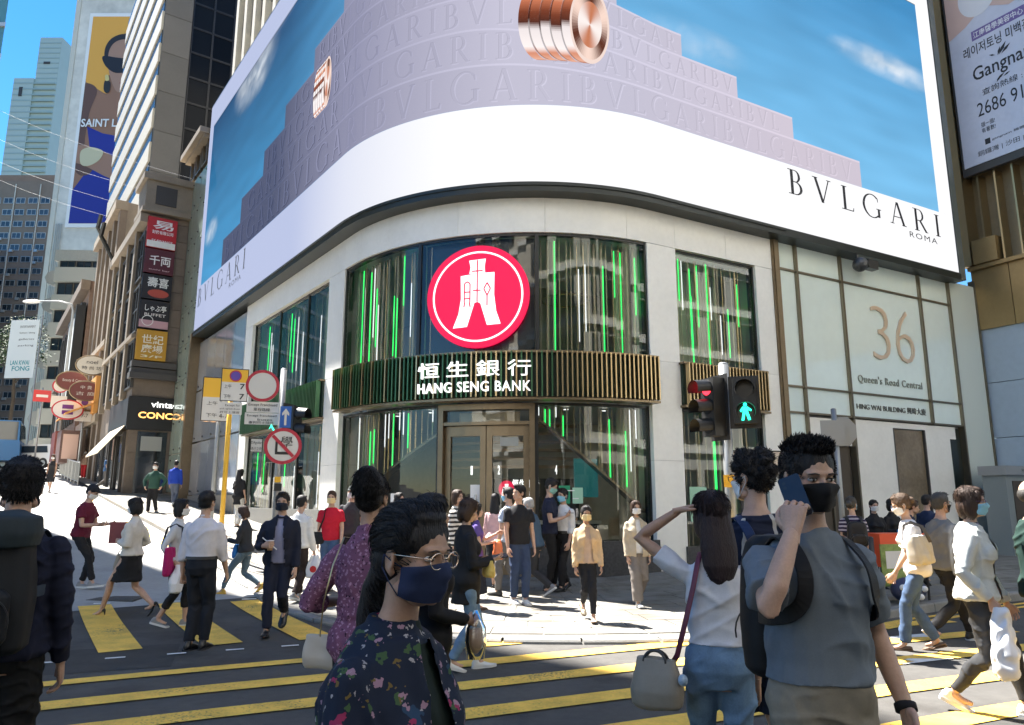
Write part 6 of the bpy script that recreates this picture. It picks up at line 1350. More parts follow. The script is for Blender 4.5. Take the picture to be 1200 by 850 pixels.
    for pv, pf, mi in hp:
        if mi == 4 and maskc is not None: continue
        parts.append((pv @ H3[:3, :3].T + H3[:3, 3], pf, mi))
    for i in (0, 1):
        hv, hf = hand(hd[i][1], {0: .0027, 1: .0055, 2: .008}[lod]); hv = hv.copy()
        if i == 0: hv[:, 0] *= -1; hf = hf[:, ::-1]
        m_ = A_(hd[i][0]); parts.append((hv @ m_[:3, :3].T + m_[:3, 3], hf, 0))
    o = bpy.data.objects.new("body", mk_mesh("body_mesh", parts, skin(tone))); _reg(o, t, Matrix.Identity(4))
    seed = len(PEOPLE) * 3.7
    def cloth(name, mb, mat, amp=.006, sm=3, cut=None, vx=None, freq=1.):
        v, f = remesh(mb, vx or vox, sm, disp=(lambda q: (nz(q, 9 * freq, 9 * freq, 14 * freq, amp, seed) + folds(q, amp * (1.7 if lod == 0 else 1.2), seed, freq)).clip(-.0065)) if lod < 2 else None)
        if cut is not None:
            c = v[f].mean(1); keep = ~cut(c); f = f[keep]
        o = bpy.data.objects.new(name, mk_mesh(name + "_mesh", [(v, f, 0)], mat)); return _reg(o, t, Matrix.Identity(4))
    kind, tm = top[0], top[1]; thk = .010 * loose
    def sleeve(mb, i, frac, ext, flare=1.):
        P_, R_ = armpts(i); L = (el[i] - shs[i]).length + (wr[i] - el[i]).length; tot = 0; pts = [P_[0]]; rs = [R_[0] * .93 + ext * k * .55]
        for a, b, ra, rb in zip(P_, P_[1:], R_, R_[1:]):
            d = (b - a).length
            if tot + d >= frac * L - 1e-6: u = (frac * L - tot) / d; pts.append(a.lerp(b, u)); rs.append((ra + (rb - ra) * u) * flare + ext * k); break
            pts.append(b); rs.append(rb + ext * k); tot += d
        mb.tube(pts, rs, 14); mb.ball(pts[0], rs[0], nu=12, nv=8)
    hem_t = hem if hem is not None else (.09 if tuck else -.03)
    SL = {"tee": .30, "shirt": .985, "rolled": .72, "sweater": .985, "half": .42, "none": .0, "jacket": .985, "cap_sleeve": .16}.get(kind, .3)
    fr = {}
    def torso_cloth(mb, off, t0, fl=0., neck=.545): 
        mb.loft(trings(off, t0, neck, fl))
        if fem:
            for sx in (-1, 1): mb.ball(sp(.335) + (tw @ Vector((sx * .066 * k, 0, 0))) + fw2 * .075 * k, (.062 + off) * k * ff, (.056 + off) * k * ff, (.060 + off) * k * ff, 14, 10)
    def base_open(w0, w1):   # faces removed down the front of an open jacket
        inv = tw.inverted()
        ti = A_(inv); ua = A_(up); ha = A_(hip)
        def c(q):
            d = q - ha; tt = d @ ua / k; l_ = (d - np.outer(d @ ua, ua)) @ ti.T; w_ = (w0 + (w1 - w0) * np.clip(tt / .5, 0, 1)) * k
            return (l_[:, 1] > .02 * k) & (np.abs(l_[:, 0]) < w_) & (tt < .53)
        return c
    if kind in ("jacket", "cardigan"):
        mb = MB(); torso_cloth(mb, thk * .8, .06 if tuck else -.02); sleeve(mb, 0, .25, thk * .7); sleeve(mb, 1, .25, thk * .7)
        mb.tube([sp(.52), sp(.575) + fw2 * .002], [.062 * k, .056 * k], 14); cloth("shirt", mb, inner, .003)
        mb = MB(); torso_cloth(mb, thk + .016, hem_t, .08); sleeve(mb, 0, .985, thk + .010, 1.1); sleeve(mb, 1, .985, thk + .010, 1.1); mb.tube([sp(.50) - fw2 * .012 * k, sp(.575) - fw2 * .012 * k], [.088 * k, .068 * k], 14)
        fr["top"] = cloth("jacket", mb, tm, .007, cut=base_open(.085 if kind == "jacket" else .06, .035))
    elif kind != "dress":
        mb = MB(); torso_cloth(mb, thk, hem_t, .05 if not tuck else 0.)
        if SL: sleeve(mb, 0, SL, thk + (.012 if kind in ("tee", "half") else .004), 1.12 if kind in ("tee", "half") else 1.05); sleeve(mb, 1, SL, thk + (.012 if kind in ("tee", "half") else .004), 1.12 if kind in ("tee", "half") else 1.05)
        if kind in ("shirt", "rolled"): mb.tube([sp(.52) - fw2 * .004 * k, sp(.585) + fw2 * .004 * k], [.072 * k, .063 * k], 14)
        else: mb.tube([sp(.52), sp(.562)], [.068 * k, .060 * k], 14)
        fr["top"] = cloth("top", mb, tm, .006 if not tuck else .005)
    bk, bm = bottom
    def leg_cloth(frac, ext, flare, nm):
        mb = MB(); mb.loft(trings(.006 + (.004 if tuck else 0), -.085, .15))
        for i in (0, 1):
            P_, R_ = legpts(i); P_ = P_[:]; tot = 0; L = sum((b - a).length for a, b in zip(P_, P_[1:])); pts = [P_[0]]; rs = [R_[0] + ext * k]
            for a, b, ra, rb in zip(P_, P_[1:], R_, R_[1:]):
                d = (b - a).length; u_ = min(1, (tot + d) / L)
                if tot + d >= frac * L - 1e-6: u = (frac * L - tot) / d; pts.append(a.lerp(b, u)); rs.append(ra + (rb - ra) * u + (ext + flare) * k); break
                pts.append(b); rs.append(rb + (ext + flare * u_) * k); tot += d
            mb.tube(pts, rs, 14); mb.ball(pts[0], rs[0], nu=12, nv=8)
        return cloth(nm, mb, bm, .007)
    if bk == "trousers": leg_cloth(.985, .008, .015, "trousers")
    elif bk == "slim": leg_cloth(.955, .007, .006, "trousers")
    elif bk == "cropped": leg_cloth(.80, .008, .012, "trousers")
    elif bk == "wide": leg_cloth(.985, .014, .05, "trousers")
    elif bk == "shorts": leg_cloth(.50, .016, .02, "shorts")
    elif bk in ("skirt", "longskirt") or kind == "dress":
        mb = MB(); z1 = {"skirt": -.34, "longskirt": -.62}.get(bk, -.42); kn = (knees[0] + knees[1]) / 2; rg = trings(.010, 0.0, .13 if kind != "dress" else .545)
        lower = []
        for u_ in (1., .66, .33, .12):
            zz = hz + z1 * k * u_; sp_ = abs(knees[0].y - knees[1].y) * .5 * min(1, u_ * abs(z1) / .42); cy = kn.y * .8 * u_ * min(1, abs(z1) / .42); a_ = (.168 + .02 * u_) * k * fat; b_ = (.125 + .015 * u_) * k * fat + sp_ * .85
            lower.append([Vector((a_ * math.cos(w), cy + b_ * math.sin(w), zz)) for w in np.linspace(0, 6.2832, 21)[:-1]])
        mb.loft(lower + rg)
        if kind == "dress":
            for sx in (-1, 1): mb.ball(sp(.335) + (tw @ Vector((sx * .066 * k, 0, 0))) + fw2 * .075 * k, .07 * k, .064 * k, .068 * k, 14, 10)
        cloth("dress" if kind == "dress" else "skirt", mb, tm if kind == "dress" else bm, .006)
    if tuck and bk not in ("skirt",):
        mb = MB(); r0 = trings(.020, .095, .128); mb.loft(r0, cap=False); o = mb.build("belt", M("belt_black", (.02, .018, .016), .5), None); COL.objects.unlink(o); COL.objects.link(o); o.parent = t; WM[o.name] = W0
    if not hide_legs:
        for i, (fw, lift, pit) in enumerate(legs):
            up_, so_ = shoe(shoes[0], shoes[1] or M("shoe_black", (.02, .02, .02), .5), shoes[2] or M("sole_white", (.6, .6, .58), .7)); L_ = Matrix.Translation(ank[i]) @ Matrix.Rotation(rad((4 if i else -4)), 4, 'Z') @ Matrix.Rotation(-rad(pit), 4, 'X') @ Matrix.Translation(Vector((0, 0, -.08 * k))) @ Matrix.Scale(k * (.92 if fem else 1.03), 4)
            q = bpy.data.objects.new("shoe", up_); _reg(q, t, L_); q2 = bpy.data.objects.new("sole", so_); _reg(q2, q, Matrix.Identity(4))
    if hair:
        hpz = hair_geo(hair, {0: .005, 1: .008, 2: .012}[lod], tufts); hp_ = [(pv @ H3[:3, :3].T + H3[:3, 3], pf, 0) for pv, pf, _ in hpz]
        o = bpy.data.objects.new("hair" if hair != "cap" else "cap", mk_mesh("hair_mesh", hp_, hcol or HB())); _reg(o, t, Matrix.Identity(4))
    if maskc is not None: o = bpy.data.objects.new("face_mask", mask(fem, maskc)); _reg(o, t, hm)
    if glasses is not None:
        if glasses.name not in _gl: _gl[glasses.name] = glasses_mesh(glasses)
        o = bpy.data.objects.new("glasses", _gl[glasses.name]); _reg(o, t, hm)
    R3 = W0
    return dict(t=t, k=k, fat=.5 + fat * .5, gz=gz, W=W0, hand=[R3 @ (Vector(hd[i][0].translation) + hd[i][2] * .075 * k) for i in (0, 1)], palm=[R3.to_3x3() @ hd[i][3] for i in (0, 1)], fdir=[R3.to_3x3() @ hd[i][2] for i in (0, 1)], sh=[R3 @ q for q in shs], hip=R3 @ hip, head=R3 @ hc, hm=R3 @ hm, wr=[R3 @ q for q in wr],
                fwd=R3.to_3x3() @ fw2, right=R3.to_3x3() @ right, chest=R3 @ sp(.36), up=R3.to_3x3() @ up, spt=lambda tt, a, b: R3 @ (sp(tt) + right * a * k + fw2 * b * k))
# ---- things people carry
def ribbon(parent, pts, nrm, w, mat, name='strap', th=.006):
    mb = MB(); rg = []
    for k_, p in enumerate(pts):
        t_ = (pts[min(k_ + 1, len(pts) - 1)] - pts[max(k_ - 1, 0)]).normalized(); n_ = (nrm[k_] - t_ * nrm[k_].dot(t_)).normalized(); s_ = t_.cross(n_)
        rg.append([p + s_ * w / 2, p + s_ * w / 2 * .9 + n_ * th, p - s_ * w / 2 * .9 + n_ * th, p - s_ * w / 2])
    mb.loft(rg); return mb.build(name, mat, parent, smooth=False)
def smooth_pts(pts, n=4):
    out = []
    for i in range(len(pts) - 1):
        p0, p1, p2, p3 = pts[max(i - 1, 0)], pts[i], pts[i + 1], pts[min(i + 2, len(pts) - 1)]
        for j in range(n): u = j / n; out.append(.5 * ((2 * p1) + (p2 - p0) * u + (2 * p0 - 5 * p1 + 4 * p2 - p3) * u * u + (3 * p1 - p0 - 3 * p2 + p3) * u ** 3))
    return out + [pts[-1]]
def soft_bag(name, label, cat, p, w, d, h_, face, mat, handle=None, top_w=.8, hl=.16, group=None, wob=.006, hw=.35, lod=1):
    """p: centre of the bag's top edge"""
    t = thing(name, label, cat, (p.x, p.y, p.z - h_), -rad(face), group); mb = MB(); rg = []
    for z, a, b in ((0, .86, .7), (.02, .97, .92), (h_ * .35, 1., 1.), (h_ * .7, .5 + top_w * .5, .8), (h_, top_w, .45)): rg.append([Vector((math.copysign(abs(math.cos(u)) ** .5, math.cos(u)) * w / 2 * a, math.copysign(abs(math.sin(u)) ** .6, math.sin(u)) * d / 2 * b, z)) for u in np.linspace(0, 6.2832, 25)[:-1]])
    mb.loft(rg); v, f = remesh(mb, max(.006, w / 40), 2, disp=lambda q: nz(q, 22, 22, 16, wob, p.x)); o = bpy.data.objects.new("bag_body", mk_mesh("bag_mesh", [(v, f, 0)], mat)); _reg(o, t, Matrix.Identity(4))
    if handle is not None:
        mb = MB()
        for sy in (-1, 1): mb.tube([Vector((w * hw * math.cos(u), sy * d * .18 * (1 - .6 * math.sin(u)), h_ - .02 + hl * math.sin(u))) for u in np.linspace(0, math.pi, 13)], .007, 6)
        o = bpy.data.objects.new("handle", mb.mesh("handle_mesh", handle, smooth=True)); _reg(o, t, Matrix.Identity(4))
    return t
def strap(parent, pts, w, mat, n=(0, 0, 1), name="strap", flat=.18):
    mb = MB(); mb.tube(pts, w / 2, 8, flat=flat); return mb.build(name, mat, parent, smooth=True)
def backpack(pp, label, mat, w=.32, h_=.46, d=.17, smat=None, drop=0., lid=None, cat="backpack", both=True):
    k = pp["k"]; c = pp["chest"] - pp["fwd"] * (.115 * k + d / 2 + .02) + Vector((0, 0, .02 - drop)); t = thing("backpack", label, cat, (c.x, c.y, c.z - h_ / 2), math.atan2(-pp["fwd"].x, pp["fwd"].y)); mb = MB()
    rg = [[Vector((math.copysign(abs(math.cos(u)) ** .45, math.cos(u)) * w / 2 * a, math.copysign(abs(math.sin(u)) ** .6, math.sin(u)) * d / 2 * b, z)) for u in np.linspace(0, 6.2832, 25)[:-1]] for z, a, b in ((0, .8, .7), (.03, .97, .95), (h_ * .4, 1, 1.1), (h_ * .8, .95, .9), (h_ * .95, .8, .7), (h_, .6, .45))]
    mb.loft(rg); v, f = remesh(mb, .01, 2, disp=lambda q: nz(q, 12, 12, 12, .008)); o = bpy.data.objects.new("pack_body", mk_mesh("pack_mesh", [(v, f, 0)], mat)); _reg(o, t, Matrix.Identity(4))
    mb = MB(); mb.loft([[Vector((math.copysign(abs(math.cos(u)) ** .45, math.cos(u)) * w * .38 * a, -d / 2 - .015 + math.sin(u) * .045 * a, z)) for u in np.linspace(0, 6.2832, 17)[:-1]] for z, a in ((.04, .8), (.08, 1), (h_ * .45, 1), (h_ * .5, .8))]); v, f = remesh(mb, .01, 2); o = bpy.data.objects.new("pocket", mk_mesh("pocket_mesh", [(v, f, 0)], mat)); _reg(o, t, Matrix.Identity(4))
    mb = MB(); zz = [Vector((w * .41 * math.cos(u), -d / 2 - .050, h_ * .27 + h_ * .22 * math.sin(u))) for u in np.linspace(-.2, math.pi + .2, 15)]; mb.tube(zz, .0035, 5); o = bpy.data.objects.new("zip", mb.mesh("zip_mesh", M("zip_grey", (.06, .06, .06), .35, .6))); _reg(o, t, Matrix.Identity(4))
    if lid is not None:
        mb = MB(); mb.loft([[Vector((math.copysign(abs(math.cos(u)) ** .5, math.cos(u)) * w * .53 * a, -.01 + math.sin(u) * d * .62 * a, z)) for u in np.linspace(0, 6.2832, 25)[:-1]] for z, a in ((h_ * .80, .96), (h_ * .9, 1.02), (h_ * 1.03, .95), (h_ * 1.08, .6))]); v, f = remesh(mb, .01, 2, disp=lambda q: nz(q, 14, 14, 14, .008)); o = bpy.data.objects.new("lid", mk_mesh("lid_mesh", [(v, f, 0)], lid)); _reg(o, t, Matrix.Identity(4))
    S_ = pp["spt"]
    for sx in ((-1, 1) if both else (both or 1,)):
        g_ = pp.get("fat", 1.); raw = [(.36, .09, -.15), (.45, .10, -.13), (.515, .105, -.05), (.53, .105, .0), (.50, .108, .07), (.43, .115, .135), (.35, .125, .140), (.30, .15, .105), (.275, .17, .02), (.265, .15, -.08), (.26, .11, -.15)]
        P3 = smooth_pts([S_(a_, sx * b_ * g_, c_ * (.6 + .4 * g_)) for a_, b_, c_ in raw]); N3 = smooth_pts([S_(a_ + (.35 if a_ > .48 else 0), sx * b_ * (1.0 if a_ > .3 else 1.5), c_ * 1.6) - S_(a_, 0, 0) for a_, b_, c_ in raw]); ribbon(t, P3, N3, .050, smat or mat)
    return t
def phone(label, pos, up, nrm, mat=None):
    nrm = Vector(nrm).normalized(); up = Vector(up); up = (up - nrm * up.dot(nrm)).normalized(); sd_ = up.cross(nrm); t = thing("smartphone", label, "phone", pos)
    mb = MB(); c = Vector(pos)
    def q(a, b, d): return c + sd_ * a + up * b + nrm * d
    o = []
    for cx, cz, a0 in ((.028, .067, 0), (-.028, .067, 90), (-.028, -.067, 180), (.028, -.067, 270)):
        for a in (0, 30, 60, 90): o.append((cx + .009 * math.cos(rad(a0 + a)), cz + .009 * math.sin(rad(a0 + a))))
    mb.loft([[q(a, b, d) for a, b in o] for d in (-.004, .004)]); b_ = mb.build("phone_case", mat or M("phone_black", (.02, .022, .03), .25), t)
    mb = MB(); mb.poly([q(a * .93, b * .96, .0045) for a, b in o]); mb.build("phone_screen", M("phone_screen", (.03, .03, .035), .1), t)
    mb = MB(); mb.disc(q(.02, .055, -.0045), sd_, up, .006, 12); mb.disc(q(.02, .038, -.0045), sd_, up, .006, 12); mb.build("camera_lens", M("lens_off", (.03, .03, .03), .25), t); return t
# ---------------------------------------------------------------- the crowd
def cl(key, c=None, r=.8, var=.1): return M("cloth_" + key, c, r, var=var, vs=14, bump=.12, bs=420, spec=.25)
def striped(key, c1, c2, per, frac=.4, axis=2, r=.8):
    k = "cloth_" + key
    if k in MATS: return MATS[k]
    m = cl(key, c1, r); n = m.node_tree.nodes; l = m.node_tree.links; tc = n.new("ShaderNodeTexCoord"); sp = n.new("ShaderNodeSeparateXYZ"); l.new(tc.outputs["Object"], sp.inputs[0])
    nt = n.new("ShaderNodeTexNoise"); nt.inputs["Scale"].default_value = 6; l.new(tc.outputs["Object"], nt.inputs[0]); a0 = n.new("ShaderNodeMath"); a0.operation = 'MULTIPLY_ADD'; l.new(nt.outputs[0], a0.inputs[0]); a0.inputs[1].default_value = per * .5; l.new(sp.outputs[axis], a0.inputs[2])
    mo = n.new("ShaderNodeMath"); mo.operation = 'PINGPONG'; l.new(a0.outputs[0], mo.inputs[0]); mo.inputs[1].default_value = per / 2
    gt = n.new("ShaderNodeMath"); gt.operation = 'GREATER_THAN'; l.new(mo.outputs[0], gt.inputs[0]); gt.inputs[1].default_value = per / 2 * (1 - frac)
    mx = n.new("ShaderNodeMix"); mx.data_type = 'RGBA'; l.new(gt.outputs[0], mx.inputs[0]); mx.inputs[6].default_value = (*c1, 1); mx.inputs[7].default_value = (*c2, 1); l.new(mx.outputs[2], n["Principled BSDF"].inputs["Base Color"]); return m
def blotched(key, base, cols, scale, thr=.45, r=.75):
    k = "cloth_" + key
    if k in MATS: return MATS[k]
    m = cl(key, base, r); n = m.node_tree.nodes; l = m.node_tree.links; tc = n.new("ShaderNodeTexCoord"); prev = None
    for i, (c, sc, th) in enumerate(cols):
        wn_ = n.new("ShaderNodeTexNoise"); wn_.inputs["Scale"].default_value = sc * 2.5; l.new(tc.outputs["Object"], wn_.inputs[0]); ad = n.new("ShaderNodeVectorMath"); ad.operation = 'MULTIPLY_ADD'; l.new(wn_.outputs["Color"], ad.inputs[0]); ad.inputs[1].default_value = (.9 / sc,) * 3; l.new(tc.outputs["Object"], ad.inputs[2])
        of = n.new("ShaderNodeVectorMath"); of.operation = 'ADD'; l.new(ad.outputs[0], of.inputs[0]); of.inputs[1].default_value = (i * 1.7, i * .9, i * 2.3)
        v = n.new("ShaderNodeTexVoronoi"); v.inputs["Scale"].default_value = sc; l.new(of.outputs[0], v.inputs["Vector"]); lt = n.new("ShaderNodeMath"); lt.operation = 'LESS_THAN'; l.new(v.outputs["Distance"], lt.inputs[0]); lt.inputs[1].default_value = th
        mx = n.new("ShaderNodeMix"); mx.data_type = 'RGBA'; l.new(lt.outputs[0], mx.inputs[0]); mx.inputs[6].default_value = (*base, 1); mx.inputs[7].default_value = (*c, 1)
        if prev is not None: l.new(prev, mx.inputs[6])
        prev = mx.outputs[2]
    l.new(prev, n["Principled BSDF"].inputs["Base Color"]); return m
BK = cl("black", (.016, .016, .018)); NV = cl("navy", (.018, .022, .045)); WH = cl("white", (.70, .69, .68)); DJ = cl("dark_denim", (.035, .055, .11)); LJ = cl("light_denim", (.13, .21, .31), var=.25); MJ = cl("mid_denim", (.06, .10, .18), var=.22); KH = cl("khaki", (.22, .19, .13)); GT = cl("grey_trousers", (.15, .14, .13)); CR = cl("cream", (.62, .52, .38))
mk_b = cl("mask_black", (.012, .012, .013)); mk_w = cl("mask_white", (.72, .72, .72)); mk_bl = cl("mask_blue", (.25, .52, .68)); mk_n = cl("mask_navy", (.02, .03, .075)); mk_p = cl("mask_pink", (.62, .36, .42)); mk_y = cl("mask_cream", (.7, .55, .30))
SBK = M("shoe_black", (.02, .02, .02), .3); SWH = M("shoe_white", (.68, .68, .66), .6); SGR = M("shoe_grey", (.25, .25, .25), .7); SBR = M("shoe_brown", (.12, .07, .04), .6); SOW = M("sole_white", (.6, .6, .58), .7); SOB = M("sole_black", (.02, .02, .02), .7); SYE = M("shoe_mustard", (.55, .33, .05), .6)
GOLDR = M("rim_gold", (.75, .55, .4), .25, .9); BLKR = M("rim_black", (.02, .02, .025), .3); PURR = M("rim_purple", (.12, .05, .18), .3)
SNW = ("sneaker", SWH, SOW); SNB = ("sneaker", SBK, SOW); LB = ("leather", SBK, SOB); FL = ("flat", SBK, SOB); SG_ = ("sneaker", SGR, SOW)
WALK = ((.30, 0, -14), (-.30, .085, 34)); WALKR = ((-.30, .085, 34), (.30, 0, -14)); HALF = ((.16, 0, -4), (-.16, .04, 16)); HALFR = ((-.16, .04, 16), (.16, 0, -4)); STAND = ((.04, 0, 0), (-.03, 0, 0))
PH_R = ("ik", (-.02, .26, -.20), (.4, -.3, -1), (-.35, .7, .35), (-.4, -.3, .85), "phone"); PH_L = PH_R
GRIP = ("sw", 6, "grip")
# ---- nearest five
w1 = person("woman in navy floral shirt, navy mask and gold glasses, largest figure at the front", -.305, 1.74, 1.60, 116, "f", lean=6, fat=1.10, arms=(("sw", -6), ("sw", 4)), nod=5, look=4, tone="mid", hair="lowpony", hcol=HB(), maskc=mk_n, glasses=GOLDR, tufts=2600, lod=0,
    top=("cardigan", blotched("navy_floral", (.010, .016, .034), [((.02, .05, .10), 9, .30), ((.05, .10, .04), 20, .24), ((.33, .20, .26), 26, .22), ((.36, .34, .34), 34, .17), ((.30, .03, .09), 16, .17), ((.16, .11, .03), 22, .15)], 8)), inner=cl("dark_green_top", (.012, .02, .016)), bottom=("trousers", BK), shoes=LB, hem=-.12, loose=1.5)
m1 = person("man in grey tee shirt and black mask holding a phone to his ear, front right", 1.045, 2.62, 1.81, 168, "m", fat=1.03, arms=(("ik", (.12, .02, -.47), (.5, -1, 0), (-.2, .5, -.8), None, "relax"), ("ik", (.0, .175, .10), (.55, .5, -.75), (-.30, -.18, .93), (-.72, -.6, -.2), "phone")), look=4, nod=8, tone="light", hair="spiky", maskc=mk_b, tufts=3200, lod=0,
    top=("half", cl("slate_tee", (.14, .165, .19))), bottom=("shorts", cl("khaki_shorts", (.24, .21, .16))), shoes=SNB, loose=1.05, hem=.075)
hm = m1["hm"]; pc = m1["hand"][1] + m1["palm"][1] * .034 + m1["fdir"][1] * .045 + hm.to_3x3() @ Vector((.0, -.022, .012)); phone("dark phone held to the ear of the man in grey tee", pc, hm.to_3x3() @ Vector((0, -.62, .78)), m1["palm"][1])
backpack(m1, "black backpack on the man in grey tee shirt", cl("black_nylon", (.013, .013, .014), .6), .29, .50, .15, drop=.10)
mb = MB(); q = m1["wr"][0]; mb.tube([q - m1["fdir"][0] * .012, q + m1["fdir"][0] * .012], .036, 14); wt = mb.build("wristwatch", BK, m1["t"], smooth=True)
w2 = person("woman in white tee and jeans seen from behind with hand on her head", .955, 3.55, 1.66, 10, "f", arms=(("ik", (.015, .02, .305), (1, .25, .45), (-.95, -.05, .25), (-.1, -.1, -1), "flat"), ("sw", 4)), look=-14, nod=4, tone="mid", hair="long", hcol=mhair("red_black", (.022, .012, .013)), tufts=2600, lod=0, top=("tee", cl("white_tee", (.60, .60, .63))), bottom=("slim", LJ), shoes=SNW, legs=HALF, hem=.115, loose=.9, fat=.98)
tp = cl("taupe_leather", (.26, .23, .185), .45); bp = w2["spt"](.06, -.30, -.08)
b = soft_bag("handbag", "taupe leather handbag hanging at the hip of the woman in white tee", "handbag", bp, .24, .12, .22, 30, tp, M("dark_handle", (.03, .028, .025), .4), .78, .05, hw=.22)
strap(b, [w2["spt"](.545, -.05, .06), w2["spt"](.55, -.065, -.03), w2["spt"](.50, -.085, -.085), w2["spt"](.40, -.11, -.115), w2["spt"](.25, -.15, -.11), w2["spt"](.08, -.20, -.12), bp + Vector((.08, 0, -.02))], .026, M("burgundy_strap", (.12, .015, .035), .5))
mb = MB(); c = bp + Vector((.10, -.09, -.08)); mb.ball(c, .022, .02, .026); mb.build("charm", M("charm_blue", (.3, .4, .5), .3), b)
m2 = person("man in navy striped shirt with blue backpack straps seen from behind", 1.30, 3.95, 1.87, -8, "m", fat=.96, arms=(("sw", 8), ("sw", -6)), look=-28, nod=2, tone="light", hair="curly", maskc=mk_w, glasses=BLKR, tufts=2600, lod=0, top=("tee", striped("navy_stripe", (.012, .016, .035), (.50, .47, .42), .15, .14, 0)), bottom=("shorts", NV), shoes=SNW, legs=((.15, 0, 0), (-.2, .1, 30)), loose=1.6, hem=-.07)
backpack(m2, "navy backpack on the man in striped shirt", cl("navy_nylon", (.02, .035, .09), .6), .28, .40, .14, drop=.12)
m3 = person("man in dark shirt with a big grey backpack seen from behind, left edge", -2.34, 3.5, 1.80, -16, "m", fat=1.05, arms=(("sw", 6), ("sw", 4)), look=-14, nod=4, tone="light", hair="short", maskc=mk_w, tufts=2600, lod=0, top=("shirt", cl("midnight", (.012, .014, .03))), bottom=("trousers", cl("coal", (.012, .012, .013))), shoes=SNB, legs=((.0, 0, 0), (.06, 0, 0)), loose=1.2)
backpack(m3, "large charcoal backpack with grey straps on the man at the left edge", cl("charcoal_nylon", (.014, .015, .017), .65), .36, .56, .22, cl("slate_strap", (.05, .065, .085)), .08, cl("slate_lid", (.022, .032, .038), .6))
t = thing("plush_toy", "yellow and red plush toy held at the left edge", "toy", (-2.38, 3.30, 1.22)); mb = MB(); mb.ball((-2.39, 3.3, 1.24), .05, .045, .05); mb.build("toy_body", M("toy_yellow", (.75, .55, .05), .7), t, smooth=True); mb = MB(); mb.ball((-2.36, 3.3, 1.285), .032, .03, .024); mb.build("toy_cap", M("toy_red", (.55, .02, .03), .7), t, smooth=True); mb = MB(); mb.tube([(-2.34, 3.3, 1.30), (-2.29, 3.3, 1.36)], .003, 5); mb.build("stick", M("paper"), t)
w3 = person("woman in purple patterned blouse seen from behind the front woman", -.72, 3.75, 1.74, 10, "f", arms=(("ik", (.03, .16, -.25), (.55, -.6, -.6), (-.5, .8, .2), None, "relax"), ("sw", 4)), tone="mid", hair="topbun", tufts=2400, lod=0, top=("rolled", blotched("purple_print", (.17, .07, .13), [((.36, .20, .30), 52, .32), ((.03, .015, .03), 40, .20)], 30)), bottom=("trousers", BK), shoes=FL, loose=1.7, hem=-.10, fat=1.0)
b = soft_bag("shoulder_bag", "cream and black shoulder bag on a chain at the purple blouse", "handbag", w3["spt"](.05, -.22, .02), .22, .09, .16, 10, M("bag_cream", (.5, .46, .4), .5), None, .9); strap(b, [w3["spt"](.52, -.10, .03), w3["spt"](.53, -.11, -.05), w3["spt"](.40, -.13, -.13), w3["spt"](.22, -.17, -.13), w3["spt"](.05, -.22, -.04)], .010, M("gold_metal"), name="chain")
# ---- left group on the crossing
p = person("man in maroon tee and black trousers looking at his phone", -7.01, 12.10, 1.70, 88, "m", lean=8, nod=28, arms=(("ik", (-.02, .30, -.22), (.3, -.3, -1), (-.2, .9, .1), (-.3, .1, .9), "phone"), ("ik", (-.02, .30, -.22), (.3, -.3, -1), (-.2, .9, .1), (-.3, .1, .9), "phone")), hair="cap", hcol=cl("cap_black", (.02, .02, .025)), maskc=mk_w, top=("tee", cl("maroon", (.115, .012, .03))), bottom=("slim", BK), shoes=SG_, legs=((.06, 0, 0), (.30, .02, -6)), loose=1.2)
phone("phone in the hands of the man in maroon tee", (p["hand"][0] + p["hand"][1]) / 2 + Vector((0, 0, .03)), p["fwd"], (0, 0, 1))
p = person("woman in cream hooded jacket, black skirt and high heels", -5.25, 10.34, 1.66, -84, "f", arms=(("ik", (-.06, .16, -.22), (.4, -.5, -1), (-.4, .8, .1), None, "grip"), ("ik", (.02, .15, -.30), (.5, -.6, -.8), (-.2, .7, -.5), None, "grip")), hair="bob", nod=10, maskc=mk_w, tone="light", top=("shirt", cl("cream_jacket", (.62, .58, .52))), bottom=("skirt", BK), shoes=("heel", SBK, SBK), legs=((.34, .0, 8), (-.36, .07, 42)), loose=1.7, hem=.02, tufts=500)
c = p["wr"][1]; soft_bag("handbag", "structured taupe handbag of the woman in cream jacket", "handbag", c + p["fwd"] * .06 + Vector((0, 0, -.10)), .36, .15, .26, -84, cl("taupe_grain", (.33, .29, .23), .5), M("taupe_handle", (.3, .26, .2), .5), .95, .11)
t = thing("folder", "dull red folder held by the woman in cream jacket", "folder", p["wr"][0]); mb = MB(); f = Face(p["wr"][0] + p["fwd"] * .06, p["fwd"]); z = p["wr"][0].z; f.box(mb, -.13, .12, z - .03, z + .26, .03, .06); mb.build("cover", cl("folder_red", (.22, .06, .06), .6), t)
p = person("woman with short black hair, magenta tote and white carrier bag", -4.31, 9.61, 1.61, 84, "f", arms=(("ik", (.06, .12, -.36), (.4, -.8, -.6), (-.1, .6, -.8), None, "grip"), ("ik", (.08, .06, -.44), (.4, -.8, -.6), None, None, "grip")), hair="bob", maskc=mk_w, top=("shirt", cl("pale_grey_top", (.55, .56, .58))), bottom=("cropped", BK), shoes=SG_, legs=HALF, loose=1.4, tufts=500)
b = soft_bag("tote_bag", "magenta tote bag on the shoulder of the short haired woman", "tote bag", p["spt"](.20, .21, .0), .36, .10, .34, 84, cl("magenta", (.38, .015, .12)), None, 1.); strap(b, [p["spt"](.20, .2, -.14), p["spt"](.46, .13, -.10), p["spt"](.50, .10, .0), p["spt"](.46, .13, .10), p["spt"](.20, .2, .14)], .03, cl("tote_strap", (.02, .02, .025)))
